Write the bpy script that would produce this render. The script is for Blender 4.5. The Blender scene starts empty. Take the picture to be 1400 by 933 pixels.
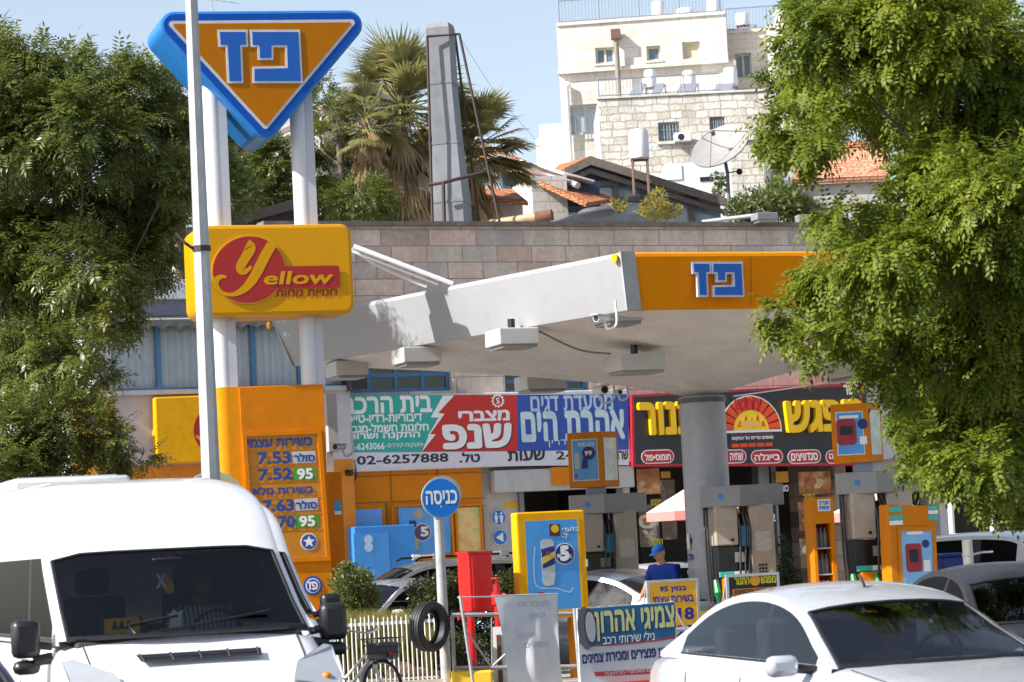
import bpy, math, random, re
from math import sin, cos, pi, radians, atan, atan2, sqrt, hypot
from mathutils import Vector, Matrix
RND = random.Random(7)
S = bpy.context.scene
COL = S.collection

# ------------------------------------------------------------------ camera
FPX, CX, CY, CAMZ = 3600.0, 700.0, 466.5, 1.8
PITCH, ROLL = atan((755 - 466.5) / FPX), radians(2.9)
camd = bpy.data.cameras.new('camera')
cam = bpy.data.objects.new('camera', camd); COL.objects.link(cam)
cam.location = (0, 0, CAMZ)
CM = Matrix.Rotation(pi / 2 + PITCH, 3, 'X') @ Matrix.Rotation(-ROLL, 3, 'Z')
cam.rotation_euler = CM.to_euler()
camd.sensor_width = 36; camd.lens = FPX * 36 / 1400
camd.clip_start = 0.5; camd.clip_end = 6000
camd.dof.use_dof = True; camd.dof.focus_distance = 36; camd.dof.aperture_fstop = 5.0
S.camera = cam
# ------------------------------------------------------------------ light
SUN_AZ = Vector((-0.905, -0.425, 0)).normalized(); SUN_EL = radians(39)
w = bpy.data.worlds.new('World'); S.world = w; w.use_nodes = True
nt = w.node_tree
bg = nt.nodes['Background']; bg.inputs[1].default_value = 0.12
sky = nt.nodes.new('ShaderNodeTexSky'); sky.sky_type = 'NISHITA'; sky.sun_disc = False
sky.sun_elevation = SUN_EL; sky.sun_rotation = atan2(SUN_AZ.x, SUN_AZ.y)
sky.air_density = 1.0; sky.dust_density = 1.4; sky.ozone_density = 1.0
hsv = nt.nodes.new('ShaderNodeHueSaturation'); hsv.inputs['Saturation'].default_value = .70
nt.links.new(sky.outputs[0], hsv.inputs['Color']); nt.links.new(hsv.outputs[0], bg.inputs[0])
sd = bpy.data.lights.new('sun', 'SUN'); sd.energy = 5.0; sd.angle = radians(0.5); sd.color = (1, .96, .91)
so = bpy.data.objects.new('sun', sd); COL.objects.link(so)
sdir = Vector((SUN_AZ.x * cos(SUN_EL), SUN_AZ.y * cos(SUN_EL), sin(SUN_EL)))
so.rotation_euler = sdir.to_track_quat('Z', 'Y').to_euler(); so.location = sdir * 60
vs = S.view_settings
vs.view_transform = 'Standard'; vs.look = 'None'; vs.gamma = 1; vs.exposure = 0.78
vs.use_curve_mapping = False
S.cycles.max_bounces = 6; S.cycles.transparent_max_bounces = 12
S.cycles.use_denoising = True

# ------------------------------------------------------------------ pixel -> world
CAM = Vector((0, 0, CAMZ))
def ray(px, py): return CM @ Vector(((px - CX) / FPX, -(py - CY) / FPX, -1))
def at(px, py, Y):
    r = ray(px, py); return CAM + r * (Y / r.y)
def atz(px, z, Y):
    py = 755.0
    for _ in range(6):
        p = at(px, py, Y); py -= (z - p.z) * FPX / Y
    return at(px, py, Y)
class Fr:
    """upright plane: u along it, v up, w out of its face towards the street"""
    def __init__(s, o, yaw):
        s.o = Vector(o); s.yaw = yaw; a = radians(yaw)
        s.u = Vector((cos(a), sin(a), 0)); s.v = Vector((0, 0, 1)); s.n = Vector((sin(a), -cos(a), 0))
    def P(s, u, v, w=0): return s.o + s.u * u + s.v * v + s.n * w
    def uv(s, px, py):
        r = ray(px, py); t = (s.o - CAM).dot(s.n) / r.dot(s.n); p = CAM + r * t - s.o
        return p.dot(s.u), p.dot(s.v)
    def pts(s, L): return [s.uv(*p) for p in L]
    def box(s, x0, y0, x1, y1):
        xm, ym = (x0 + x1) / 2, (y0 + y1) / 2
        return s.uv(x0, ym)[0], s.uv(xm, y1)[1], s.uv(x1, ym)[0], s.uv(xm, y0)[1]
    def out(s, w): return Fr(s.o + s.n * w, s.yaw)
    def ppm(s, px, py):                       # metres per photo pixel here
        return (s.uv(px + 10, py)[0] - s.uv(px, py)[0]) / 10

# ------------------------------------------------------------------ mesh builder
class MB:
    def __init__(s): s.V = []; s.F = []; s.M = []
    def add(s, vs, fs, m=0):
        b = len(s.V); s.V += [tuple(v) for v in vs]
        for f in fs: s.F.append([b + i for i in f]); s.M.append(m)
        return s
    def quad(s, a, b, c, d, m=0): return s.add([a, b, c, d], [(0, 1, 2, 3)], m)
    def rect(s, fr, u0, v0, u1, v1, w=0, m=0):
        return s.quad(fr.P(u0, v0, w), fr.P(u1, v0, w), fr.P(u1, v1, w), fr.P(u0, v1, w), m)
    def boxf(s, fr, u0, v0, u1, v1, w0, w1, m=0):
        p = [fr.P(u, v, w) for w in (w0, w1) for v in (v0, v1) for u in (u0, u1)]
        return s.add(p, [(0, 2, 3, 1), (4, 5, 7, 6), (0, 1, 5, 4), (2, 6, 7, 3), (0, 4, 6, 2), (1, 3, 7, 5)], m)
    def box(s, c, d, yaw=0, m=0):
        fr = Fr(c, yaw); return s.boxf(fr, -d[0] / 2, -d[2] / 2, d[0] / 2, d[2] / 2, -d[1] / 2, d[1] / 2, m)
    def poly(s, fr, pts, w=0, m=0): return s.add([fr.P(u, v, w) for u, v in pts], [list(range(len(pts)))], m)
    def prism(s, fr, pts, w0, w1, m=0):
        n = len(pts); A = [fr.P(u, v, w0) for u, v in pts]; B = [fr.P(u, v, w1) for u, v in pts]
        return s.add(A + B, [list(range(n))[::-1], list(range(n, 2 * n))] + [(i, (i + 1) % n, n + (i + 1) % n, n + i) for i in range(n)], m)
    def ring(s, fr, outer, inner, w, m=0):
        n = len(outer)
        return s.add([fr.P(u, v, w) for u, v in list(outer) + list(inner)], [(i, (i + 1) % n, n + (i + 1) % n, n + i) for i in range(n)], m)
    def cyl(s, p0, p1, r0, r1=None, n=14, m=0, cap=True):
        r1 = r0 if r1 is None else r1
        return s.tube([p0, p1], [r0, r1], n, m, cap)
    def tube(s, pts, r, n=8, m=0, cap=True, closed=False):
        pts = [Vector(p) for p in pts]; k = len(pts)
        rr = r if isinstance(r, (list, tuple)) else [r] * k
        V = []; prev = None
        for i, p in enumerate(pts):
            if closed: t = pts[(i + 1) % k] - pts[i - 1]
            else: t = pts[min(i + 1, k - 1)] - pts[max(i - 1, 0)]
            t.normalize()
            if prev is None:
                a = Vector((0, 0, 1)) if abs(t.z) < .9 else Vector((1, 0, 0))
                x = a.cross(t).normalized()
            else: x = (prev - t * prev.dot(t)).normalized()
            prev = x; y = t.cross(x)
            V += [p + (x * cos(2 * pi * j / n) + y * sin(2 * pi * j / n)) * rr[i] for j in range(n)]
        Fs = []
        for i in range(k if closed else k - 1):
            a, b = i * n, ((i + 1) % k) * n
            Fs += [(a + j, a + (j + 1) % n, b + (j + 1) % n, b + j) for j in range(n)]
        if cap and not closed: Fs += [list(range(n))[::-1], [(k - 1) * n + j for j in range(n)]]
        return s.add(V, Fs, m)
    def grid(s, rows, m=0, skip=None):
        h, wd = len(rows), len(rows[0])
        fs = [(i * wd + j, i * wd + j + 1, (i + 1) * wd + j + 1, (i + 1) * wd + j) for i in range(h - 1) for j in range(wd - 1) if not (skip and skip(i, j))]
        return s.add([p for r in rows for p in r], fs, m)
    def sphere(s, c, r, n=14, k=9, m=0):
        c = Vector(c); r = r if isinstance(r, (tuple, list)) else (r, r, r); V = []; Fs = []
        for i in range(k + 1):
            t = pi * i / k
            for j in range(n):
                a = 2 * pi * j / n; V.append(c + Vector((r[0] * sin(t) * cos(a), r[1] * sin(t) * sin(a), r[2] * cos(t))))
        for i in range(k):
            for j in range(n): Fs.append((i * n + j, (i + 1) * n + j, (i + 1) * n + (j + 1) % n, i * n + (j + 1) % n))
        return s.add(V, Fs, m)
    def wall(s, fr, u0, v0, u1, v1, holes, w=0, depth=.2, m=0):
        us = sorted({u0, u1, *[h[0] for h in holes], *[h[2] for h in holes]}); vs_ = sorted({v0, v1, *[h[1] for h in holes], *[h[3] for h in holes]})
        us = [u for u in us if u0 <= u <= u1]; vs_ = [v for v in vs_ if v0 <= v <= v1]
        for a, b in zip(us, us[1:]):
            for c, d in zip(vs_, vs_[1:]):
                mu, mv = (a + b) / 2, (c + d) / 2
                if not any(h[0] < mu < h[2] and h[1] < mv < h[3] for h in holes): s.rect(fr, a, c, b, d, w, m)
        for a, c, b, d in holes:
            for (x, y), (X, Y) in (((a, c), (b, c)), ((b, c), (b, d)), ((b, d), (a, d)), ((a, d), (a, c))):
                s.quad(fr.P(x, y, w), fr.P(X, Y, w), fr.P(X, Y, w - depth), fr.P(x, y, w - depth), m)
        return s
    def text(s, fr, t, u0, v0, u1, v1, w, bold=.02, depth=0, m=0, heb=True, skew=0, res=3):
        c = bpy.data.curves.new('t', 'FONT'); c.body = rtl(t) if heb else t; c.offset = 0; c.extrude = 0; c.resolution_u = 2 if heb else res
        c.fill_mode = 'NONE'; o = bpy.data.objects.new('t', c); COL.objects.link(o)
        bpy.context.view_layer.update()
        me = bpy.data.meshes.new_from_object(o.evaluated_get(bpy.context.evaluated_depsgraph_get()))
        V = [v.co.copy() for v in me.vertices]; fs = glyph_faces(V, [tuple(e.vertices) for e in me.edges])
        x0, x1 = min(v.x for v in V), max(v.x for v in V); y0, y1 = min(v.y for v in V), max(v.y for v in V)
        fx, fy = (u1 - u0) / (x1 - x0), (v1 - v0) / (y1 - y0)
        Q = [(u0 + (v.x - x0) * fx + skew * (v.y - y0) * fy, v0 + (v.y - y0) * fy) for v in V]
        if bold:                                             # heavier weight: struck several times, a hair apart in depth
            k = 8 if bold > .025 else 6; bu, bv = bold * fx * 1.25, bold * fy * 1.25
            sh = [(0, 0)] + [(bu * cos(2 * pi * i / k), bv * sin(2 * pi * i / k)) for i in range(k)]
        else: sh = [(0, 0)]
        for i, (du, dv) in enumerate(sh):
            for q, f in fs: s.add([fr.P(u + du, v + dv, w + depth + .0003 * i + .0001 * q) for u, v in (Q[k_] for k_ in f)], [tuple(range(len(f)))], m)
        fs = [list(f) for q, f in fs]
        if depth:
            from collections import Counter
            ec = Counter()
            for f in fs:
                for a, b in zip(f, f[1:] + f[:1]): ec[(min(a, b), max(a, b))] += 1
            for (a, b), k in ec.items():
                if k == 1:
                    for du, dv in sh: s.quad(*[fr.P(Q[i][0] + du, Q[i][1] + dv, ww) for i, ww in ((a, w), (b, w), (b, w + depth), (a, w + depth))], m)
        bpy.data.objects.remove(o); bpy.data.meshes.remove(me); bpy.data.curves.remove(c)
        return s
    def build(s, name, mats, parent=None, smooth=None, bevel=0, local=False, weld=False):
        o3 = Vector((0, 0, 0))
        if parent is not None: o3 = Vector((0, 0, 0)) if local else OFF[parent.name]
        else:
            xs, ys, zs = zip(*s.V); o3 = Vector(((min(xs) + max(xs)) / 2, (min(ys) + max(ys)) / 2, min(zs)))
        me = bpy.data.meshes.new(name)
        me.from_pydata([(v[0] - o3.x, v[1] - o3.y, v[2] - o3.z) for v in s.V], [], s.F)
        for m in (mats if isinstance(mats, (list, tuple)) else [mats]): me.materials.append(m)
        me.polygons.foreach_set('material_index', s.M)
        if weld:
            import bmesh
            bm = bmesh.new(); bm.from_mesh(me); bmesh.ops.remove_doubles(bm, verts=bm.verts, dist=weld if weld is not True else 1e-4)
            bmesh.ops.recalc_face_normals(bm, faces=bm.faces); bm.to_mesh(me); bm.free()
        if smooth is not None:
            me.shade_smooth(); me.set_sharp_from_angle(angle=radians(smooth))
        me.update()
        o = bpy.data.objects.new(name, me); COL.objects.link(o)
        if parent is None: o.location = o3
        else: o.parent = parent
        OFF[o.name] = o3
        if bevel:
            b = o.modifiers.new('bevel', 'BEVEL'); b.width = bevel; b.segments = 2; b.limit_method = 'ANGLE'; b.angle_limit = radians(40)
        return o
OFF = {}
from mathutils.geometry import tessellate_polygon
def glyph_faces(V, E):
    """fill outlines contour by contour, so that overlapping strokes of one letter stay solid"""
    nb = {}
    for a, b in E: nb.setdefault(a, []).append(b); nb.setdefault(b, []).append(a)
    seen = set(); loops = []
    for st in nb:
        if st in seen: continue
        L = [st]; seen.add(st); cur = st
        while True:
            nx = [k for k in nb[cur] if k not in seen]
            if not nx: break
            # follow the vertex order of the outline
            cur = min(nx, key=lambda k: abs(k - cur)); seen.add(cur); L.append(cur)
        if len(L) > 2:
            if len(L) > 2 and L[1] != st + 1 and st + 1 in L: L = [L[0]] + L[1:][::-1]
            loops.append(L)
    ar = lambda L: sum(V[a].x * V[b].y - V[b].x * V[a].y for a, b in zip(L, L[1:] + L[:1])) / 2
    if not loops: return []
    def inside(p, L):
        c = False
        for a, b in zip(L, L[1:] + L[:1]):
            A, B = V[a], V[b]
            if (A.y > p.y) != (B.y > p.y) and p.x < (B.x - A.x) * (p.y - A.y) / (B.y - A.y) + A.x: c = not c
        return c
    outs, hol = [], []
    for L in loops:
        c = [M for M in loops if M is not L and abs(ar(M)) > abs(ar(L)) and inside(V[L[0]], M)]
        (hol if c and ar(min(c, key=lambda M: abs(ar(M)))) * ar(L) < 0 else outs).append(L)
    hs = {i: [] for i in range(len(outs))}
    for h in hol:
        c = [i for i, L in enumerate(outs) if inside(V[h[0]], L)]
        if c: hs[min(c, key=lambda i: abs(ar(outs[i])))].append(h)
    F = []
    for i, L in enumerate(outs):
        polys = [L] + hs[i]; flat = [k for P in polys for k in P]
        for t in tessellate_polygon([[V[k] for k in P] for P in polys]): F.append((i % 4, tuple(flat[k] for k in t)))
    return F
def rtl(t):
    t = t[::-1]
    return re.sub(r'[0-9A-Za-z][0-9A-Za-z.,\-:]*[0-9A-Za-z]|[0-9A-Za-z]', lambda m: m.group(0)[::-1], t)
def tag(o, label, cat=None, group=None, kind=None):
    if label: o['label'] = label
    if cat: o['category'] = cat
    if group: o['group'] = group
    if kind: o['kind'] = kind
    return o
def thing(name, label, cat, loc, group=None, yaw=None):
    o = bpy.data.objects.new(name, None); COL.objects.link(o); o.empty_display_size = .2
    o.location = loc
    if yaw is not None: o.rotation_euler = (0, 0, radians(yaw))
    OFF[o.name] = Vector(loc); return tag(o, label, cat, group)

# ------------------------------------------------------------------ polygon helpers
def rrect(u0, v0, u1, v1, r, n=5):
    P = []
    for cx, cy, a in ((u1 - r, v0 + r, -pi / 2), (u1 - r, v1 - r, 0), (u0 + r, v1 - r, pi / 2), (u0 + r, v0 + r, pi)):
        P += [(cx + r * cos(a + pi / 2 * i / n), cy + r * sin(a + pi / 2 * i / n)) for i in range(n + 1)]
    return P
def disc(u, v, r, n=28, ry=None, rot=0):
    ry = r if ry is None else ry
    return [(u + r * cos(2 * pi * i / n) * cos(rot) - ry * sin(2 * pi * i / n) * sin(rot), v + r * cos(2 * pi * i / n) * sin(rot) + ry * sin(2 * pi * i / n) * cos(rot)) for i in range(n)]
def area(P): return sum(a[0] * b[1] - b[0] * a[1] for a, b in zip(P, P[1:] + P[:1])) / 2
def offset(P, d):
    """mitred offset, d > 0 grows"""
    P = list(P); sg = 1 if area(P) > 0 else -1; Q = []; n = len(P)
    for i in range(n):
        p0, p, p1 = (Vector(P[i - 1]), Vector(P[i]), Vector(P[(i + 1) % n]))
        a = (p - p0).normalized(); b = (p1 - p).normalized()
        na = Vector((a.y, -a.x)) * sg; nb = Vector((b.y, -b.x)) * sg
        q = na + nb; q = q / max(q.length_squared, .2) * 2
        Q.append(tuple(p + q * d))
    return Q
def rounded(P, r, n=6):
    Q = []; m = len(P)
    for i in range(m):
        p0, p, p1 = Vector(P[i - 1]), Vector(P[i]), Vector(P[(i + 1) % m])
        a = (p0 - p).normalized(); b = (p1 - p).normalized(); h = a.angle(b) / 2
        t = r / math.tan(h); c = p + (a + b).normalized() * (r / sin(h))
        s0 = p + a * t; s1 = p + b * t; a0 = atan2(s0.y - c.y, s0.x - c.x); a1 = atan2(s1.y - c.y, s1.x - c.x)
        da = (a1 - a0 + pi) % (2 * pi) - pi
        Q += [(c.x + r * cos(a0 + da * k / n), c.y + r * sin(a0 + da * k / n)) for k in range(n + 1)]
    return Q
def ribbon(pts, wid):
    """outline of a stroke of varying width"""
    L = []; Rr = []; n = len(pts)
    for i in range(n):
        t = Vector(pts[min(i + 1, n - 1)]) - Vector(pts[max(i - 1, 0)]); t.normalize(); nn = Vector((-t.y, t.x)) * wid[i] / 2
        L.append(tuple(Vector(pts[i]) + nn)); Rr.append(tuple(Vector(pts[i]) - nn))
    return L, Rr
def spline(P, n=6):
    out = []; m = len(P)
    for i in range(m - 1):
        p0, p1, p2, p3 = [Vector(P[max(0, min(m - 1, i + k))]) for k in (-1, 0, 1, 2)]
        for j in range(n):
            t = j / n
            out.append(tuple(.5 * ((2 * p1) + (p2 - p0) * t + (2 * p0 - 5 * p1 + 4 * p2 - p3) * t * t + (3 * p1 - p0 - 3 * p2 + p3) * t ** 3)))
    out.append(tuple(P[-1])); return out

# ------------------------------------------------------------------ materials
MC = {}
def mat(name, col, rough=.5, metal=0, var=.12, scale=6, bump=0, spec=.5, dirt=0, coat=0, ior=1.5):
    if name in MC: return MC[name]
    m = bpy.data.materials.new(name); m.use_nodes = True; n = m.node_tree.nodes; l = m.node_tree.links
    b = n['Principled BSDF']; b.inputs['Roughness'].default_value = rough; b.inputs['Metallic'].default_value = metal
    b.inputs['Specular IOR Level'].default_value = spec; b.inputs['IOR'].default_value = ior; b.inputs['Coat Weight'].default_value = coat; b.inputs['Coat Roughness'].default_value = .05
    g = n.new('ShaderNodeNewGeometry')
    tn = n.new('ShaderNodeTexNoise'); tn.inputs['Scale'].default_value = scale; tn.inputs['Detail'].default_value = 6; tn.inputs['Roughness'].default_value = .65
    l.new(g.outputs['Position'], tn.inputs['Vector'])
    r = n.new('ShaderNodeValToRGB'); e = r.color_ramp.elements
    e[0].position = .3; e[1].position = .7
    e[0].color = (*[c * (1 - var) for c in col], 1); e[1].color = (*[min(1, c * (1 + var * .7)) for c in col], 1)
    l.new(tn.outputs[0], r.inputs[0]); src = r.outputs[0]
    if dirt:
        t2 = n.new('ShaderNodeTexNoise'); t2.inputs['Scale'].default_value = 1.7; t2.inputs['Detail'].default_value = 9; t2.inputs['Roughness'].default_value = .7
        mp = n.new('ShaderNodeMapping'); mp.inputs['Scale'].default_value = (1.6, 1.6, .35)
        l.new(g.outputs['Position'], mp.inputs[0]); l.new(mp.outputs[0], t2.inputs['Vector'])
        r2 = n.new('ShaderNodeValToRGB'); r2.color_ramp.elements[0].position = .48; r2.color_ramp.elements[1].position = .75
        l.new(t2.outputs[0], r2.inputs[0])
        mu = n.new('ShaderNodeMath'); mu.operation = 'MULTIPLY'; mu.inputs[1].default_value = dirt; l.new(r2.outputs[0], mu.inputs[0])
        mx = n.new('ShaderNodeMix'); mx.data_type = 'RGBA'; l.new(mu.outputs[0], mx.inputs[0]); l.new(src, mx.inputs[6]); mx.inputs[7].default_value = (.12, .1, .08, 1)
        src = mx.outputs[2]
    l.new(src, b.inputs['Base Color'])
    rr = n.new('ShaderNodeMath'); rr.operation = 'MULTIPLY_ADD'; rr.inputs[1].default_value = .25; rr.inputs[2].default_value = max(0, rough - .12)
    l.new(tn.outputs[0], rr.inputs[0]); l.new(rr.outputs[0], b.inputs['Roughness'])
    if bump:
        bp = n.new('ShaderNodeBump'); bp.inputs['Strength'].default_value = bump; bp.inputs['Distance'].default_value = .02
        l.new(tn.outputs[0], bp.inputs['Height']); l.new(bp.outputs[0], b.inputs['Normal'])
    MC[name] = m; return m
def stone(name, yaw, cols, bw, bh, mortar, mcol, rough=.85, bump=.5, var=.35, rugged=0, tiles=False):
    """coursed stone, laid along a wall of the given yaw"""
    m = bpy.data.materials.new(name); m.use_nodes = True; n = m.node_tree.nodes; l = m.node_tree.links
    b = n['Principled BSDF']; b.inputs['Roughness'].default_value = rough; b.inputs['Specular IOR Level'].default_value = .2
    g = n.new('ShaderNodeNewGeometry'); d = n.new('ShaderNodeVectorMath'); d.operation = 'DOT_PRODUCT'
    d.inputs[1].default_value = (cos(radians(yaw)), sin(radians(yaw)), 0); l.new(g.outputs['Position'], d.inputs[0])
    sp = n.new('ShaderNodeSeparateXYZ'); l.new(g.outputs['Position'], sp.inputs[0])
    cb = n.new('ShaderNodeCombineXYZ'); l.new(d.outputs['Value'], cb.inputs[0]); l.new(sp.outputs[2], cb.inputs[1])
    vec = cb.outputs[0]
    if rugged:
        nz = n.new('ShaderNodeTexNoise'); nz.inputs['Scale'].default_value = 2.2; l.new(cb.outputs[0], nz.inputs['Vector'])
        mm = n.new('ShaderNodeVectorMath'); mm.operation = 'MULTIPLY_ADD'; mm.inputs[1].default_value = (rugged,) * 3; l.new(nz.outputs['Color'], mm.inputs[0]); l.new(cb.outputs[0], mm.inputs[2]); vec = mm.outputs[0]
    br = n.new('ShaderNodeTexBrick'); br.inputs['Scale'].default_value = 1; br.inputs['Brick Width'].default_value = bw; br.inputs['Row Height'].default_value = bh
    br.inputs['Mortar Size'].default_value = mortar; br.inputs['Mortar Smooth'].default_value = .3
    br.inputs['Color1'].default_value = (0, 0, 0, 1); br.inputs['Color2'].default_value = (1, 1, 1, 1); br.offset = .43; br.squash = 1.35; br.squash_frequency = 3
    l.new(vec, br.inputs['Vector'])
    r = n.new('ShaderNodeValToRGB'); e = r.color_ramp.elements
    e[0].color = (*cols[0], 1); e[1].color = (*cols[-1], 1)
    for i, c in enumerate(cols[1:-1]): q = e.new((i + 1) / (len(cols) - 1)); q.color = (*c, 1)
    l.new(br.outputs['Color'], r.inputs[0])
    tn = n.new('ShaderNodeTexNoise'); tn.inputs['Scale'].default_value = 9; tn.inputs['Detail'].default_value = 8; tn.inputs['Roughness'].default_value = .7; l.new(g.outputs['Position'], tn.inputs['Vector'])
    t2 = n.new('ShaderNodeTexNoise'); t2.inputs['Scale'].default_value = 1.0; t2.inputs['Detail'].default_value = 8; t2.inputs['Roughness'].default_value = .65; sm = n.new('ShaderNodeMapping'); sm.inputs['Scale'].default_value = (1.4, 1.4, .22); l.new(g.outputs['Position'], sm.inputs[0]); l.new(sm.outputs[0], t2.inputs['Vector'])
    ad = n.new('ShaderNodeMath'); ad.operation = 'MULTIPLY'; l.new(tn.outputs[0], ad.inputs[0]); l.new(t2.outputs[0], ad.inputs[1])
    mr = n.new('ShaderNodeMapRange'); mr.inputs[1].default_value = .1; mr.inputs[2].default_value = .4; mr.inputs[3].default_value = 1 - var; mr.inputs[4].default_value = 1.1; l.new(ad.outputs[0], mr.inputs[0])
    mx = n.new('ShaderNodeMix'); mx.data_type = 'RGBA'; mx.blend_type = 'MULTIPLY'; mx.inputs[0].default_value = 1; l.new(r.outputs[0], mx.inputs[6]); l.new(mr.outputs[0], mx.inputs[7])
    m2 = n.new('ShaderNodeMix'); m2.data_type = 'RGBA'; l.new(br.outputs['Fac'], m2.inputs[0]); l.new(mx.outputs[2], m2.inputs[6]); m2.inputs[7].default_value = (*mcol, 1)
    l.new(m2.outputs[2], b.inputs['Base Color'])
    iv = n.new('ShaderNodeMath'); iv.operation = 'MULTIPLY_ADD'; iv.inputs[1].default_value = -1; l.new(br.outputs['Fac'], iv.inputs[0]); l.new(tn.outputs[0], iv.inputs[2])
    bp = n.new('ShaderNodeBump'); bp.inputs['Strength'].default_value = bump; bp.inputs['Distance'].default_value = .05 if rugged else .015; l.new(iv.outputs[0], bp.inputs['Height']); l.new(bp.outputs[0], b.inputs['Normal'])
    return m
def leafmat(name, c0, c1, trans=.35, gloss=.25, rough=.38):
    m = bpy.data.materials.new(name); m.use_nodes = True; n = m.node_tree.nodes; l = m.node_tree.links
    n.remove(n['Principled BSDF']); out = n['Material Output']
    g = n.new('ShaderNodeNewGeometry'); r = n.new('ShaderNodeValToRGB'); r.color_ramp.elements[0].color = (*c0, 1); r.color_ramp.elements[1].color = (*c1, 1)
    q = r.color_ramp.elements.new(.97); q.color = (c1[0] * 1.2, c1[1] * 1.05, c1[2] * .8, 1)
    nz = n.new('ShaderNodeTexNoise'); nz.inputs['Scale'].default_value = 1.3; l.new(g.outputs['Position'], nz.inputs['Vector'])
    ad = n.new('ShaderNodeMath'); ad.operation = 'MULTIPLY_ADD'; ad.inputs[1].default_value = .55; l.new(g.outputs['Random Per Island'], ad.inputs[0])
    sb = n.new('ShaderNodeMath'); sb.operation = 'MULTIPLY_ADD'; sb.inputs[1].default_value = 1.2; sb.inputs[2].default_value = -.4; l.new(nz.outputs[0], sb.inputs[0]); l.new(sb.outputs[0], ad.inputs[2])
    l.new(ad.outputs[0], r.inputs[0])
    d = n.new('ShaderNodeBsdfPrincipled'); d.inputs['Roughness'].default_value = rough; d.inputs['Specular IOR Level'].default_value = gloss; l.new(r.outputs[0], d.inputs['Base Color'])
    t = n.new('ShaderNodeBsdfTranslucent'); hs = n.new('ShaderNodeHueSaturation'); hs.inputs['Hue'].default_value = .497; hs.inputs['Value'].default_value = 1.7; l.new(r.outputs[0], hs.inputs['Color']); l.new(hs.outputs[0], t.inputs[0])
    mx = n.new('ShaderNodeMixShader'); mx.inputs[0].default_value = trans; l.new(d.outputs[0], mx.inputs[1]); l.new(t.outputs[0], mx.inputs[2]); l.new(mx.outputs[0], out.inputs[0])
    return m
def glassmat(name, tint=(.5, .55, .55), refl=.12, clear=.75, ior=1.45):
    if name in MC: return MC[name]
    m = bpy.data.materials.new(name); m.use_nodes = True; n = m.node_tree.nodes; l = m.node_tree.links
    n.remove(n['Principled BSDF']); out = n['Material Output']
    t = n.new('ShaderNodeBsdfTransparent'); t.inputs[0].default_value = (*tint, 1)
    g = n.new('ShaderNodeBsdfGlossy'); g.inputs['Roughness'].default_value = .03
    f = n.new('ShaderNodeFresnel'); f.inputs[0].default_value = ior
    a = n.new('ShaderNodeMath'); a.operation = 'ADD'; a.inputs[1].default_value = refl; l.new(f.outputs[0], a.inputs[0])
    mx = n.new('ShaderNodeMixShader'); l.new(a.outputs[0], mx.inputs[0]); l.new(t.outputs[0], mx.inputs[1]); l.new(g.outputs[0], mx.inputs[2]); l.new(mx.outputs[0], out.inputs[0])
    MC[name] = m; return m
ORANGE = mat('orange_panel', (.62, .19, .0), .45, spec=.2, var=.10, dirt=.16)
YELLOW = mat('yellow_panel', (.80, .38, .0), .4, spec=.2, var=.10, dirt=.14)
ORANGE_LIT = mat('orange_panel_sunlit', (.72, .27, .0), .4, spec=.2, var=.08, dirt=.10)  # orange lightened towards yellow: sunlight on the price column put into its colour
BLUE = mat('sign_blue', (.001, .075, .40), .4, spec=.25, var=.06)
BLUE_LIT = mat('sign_blue_sunlit', (.02, .19, .55), .4, var=.1, dirt=.1)  # sign blue lightened for the casing sides, their sunlit look put into the colour
WHITE = mat('white_print', (.78, .78, .76), .5, var=.05)
WPAINT = mat('white_paint', (.72, .72, .71), .35, var=.05, dirt=.08)
GALV = mat('galvanised_steel', (.46, .47, .48), .45, .35, var=.15, dirt=.15)
STEEL = mat('brushed_steel', (.36, .35, .33), .35, .6, var=.12)
BLACK = mat('black_plastic', (.012, .012, .013), .4, var=.2)
DARK = mat('dark_recess', (.02, .02, .022), .8, var=.2)
NAVY = mat('navy_print', (.012, .025, .16), .5, var=.05)
RED = mat('red_print', (.36, .012, .01), .45, var=.06)
LBLUE = mat('poster_blue', (.09, .32, .68), .35, var=.18, scale=2.5)
# ================================================================== setting
asph = mat('asphalt', (.055, .055, .057), .9, var=.3, scale=18, bump=.3)
conc = mat('concrete_paving', (.33, .31, .28), .85, var=.2, scale=4, bump=.2, dirt=.25)
soil = mat('dry_soil', (.34, .26, .17), .95, var=.35, scale=7, bump=.6)
m = MB(); m.quad((-1500, -60, 0), (1500, -60, 0), (1500, 3000, 0), (-1500, 3000, 0))
tag(m.build('ground', asph), None, kind='structure')
ROADY = radians(20)
m = MB(); fr = Fr((0, 31.0, 0), 8)
m.boxf(fr, -30, .0, 30, .14, -30, 0.0)
tag(m.build('forecourt', conc), None, kind='structure')
m = MB(); m.boxf(fr, -30, .0, 30, .15, .003, .2); tag(m.build('kerb', mat('kerb_stone', (.5, .49, .46), .8, var=.2)), None, kind='structure')
wm = mat('road_paint', (.75, .75, .72), .7, var=.15, scale=14)
m = MB(); f2 = Fr((0, 26.2, .004), 8)
for i in range(-8, 9):
    a, b, c, d = f2.P(i * 6, 0, .06), f2.P(i * 6 + 3, 0, .06), f2.P(i * 6 + 3, 0, -.06), f2.P(i * 6, 0, -.06); m.quad(a, b, c, d)
tag(m.build('lane_markings', wm), None, kind='structure')
m = MB(); pf = Fr((0, 33.2, .14), 8)
m.boxf(pf, pf.uv(430, 900)[0], 0, pf.uv(612, 900)[0], .15, -.9, .35)
tag(m.build('planting_bed', soil), None, kind='structure')

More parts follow.
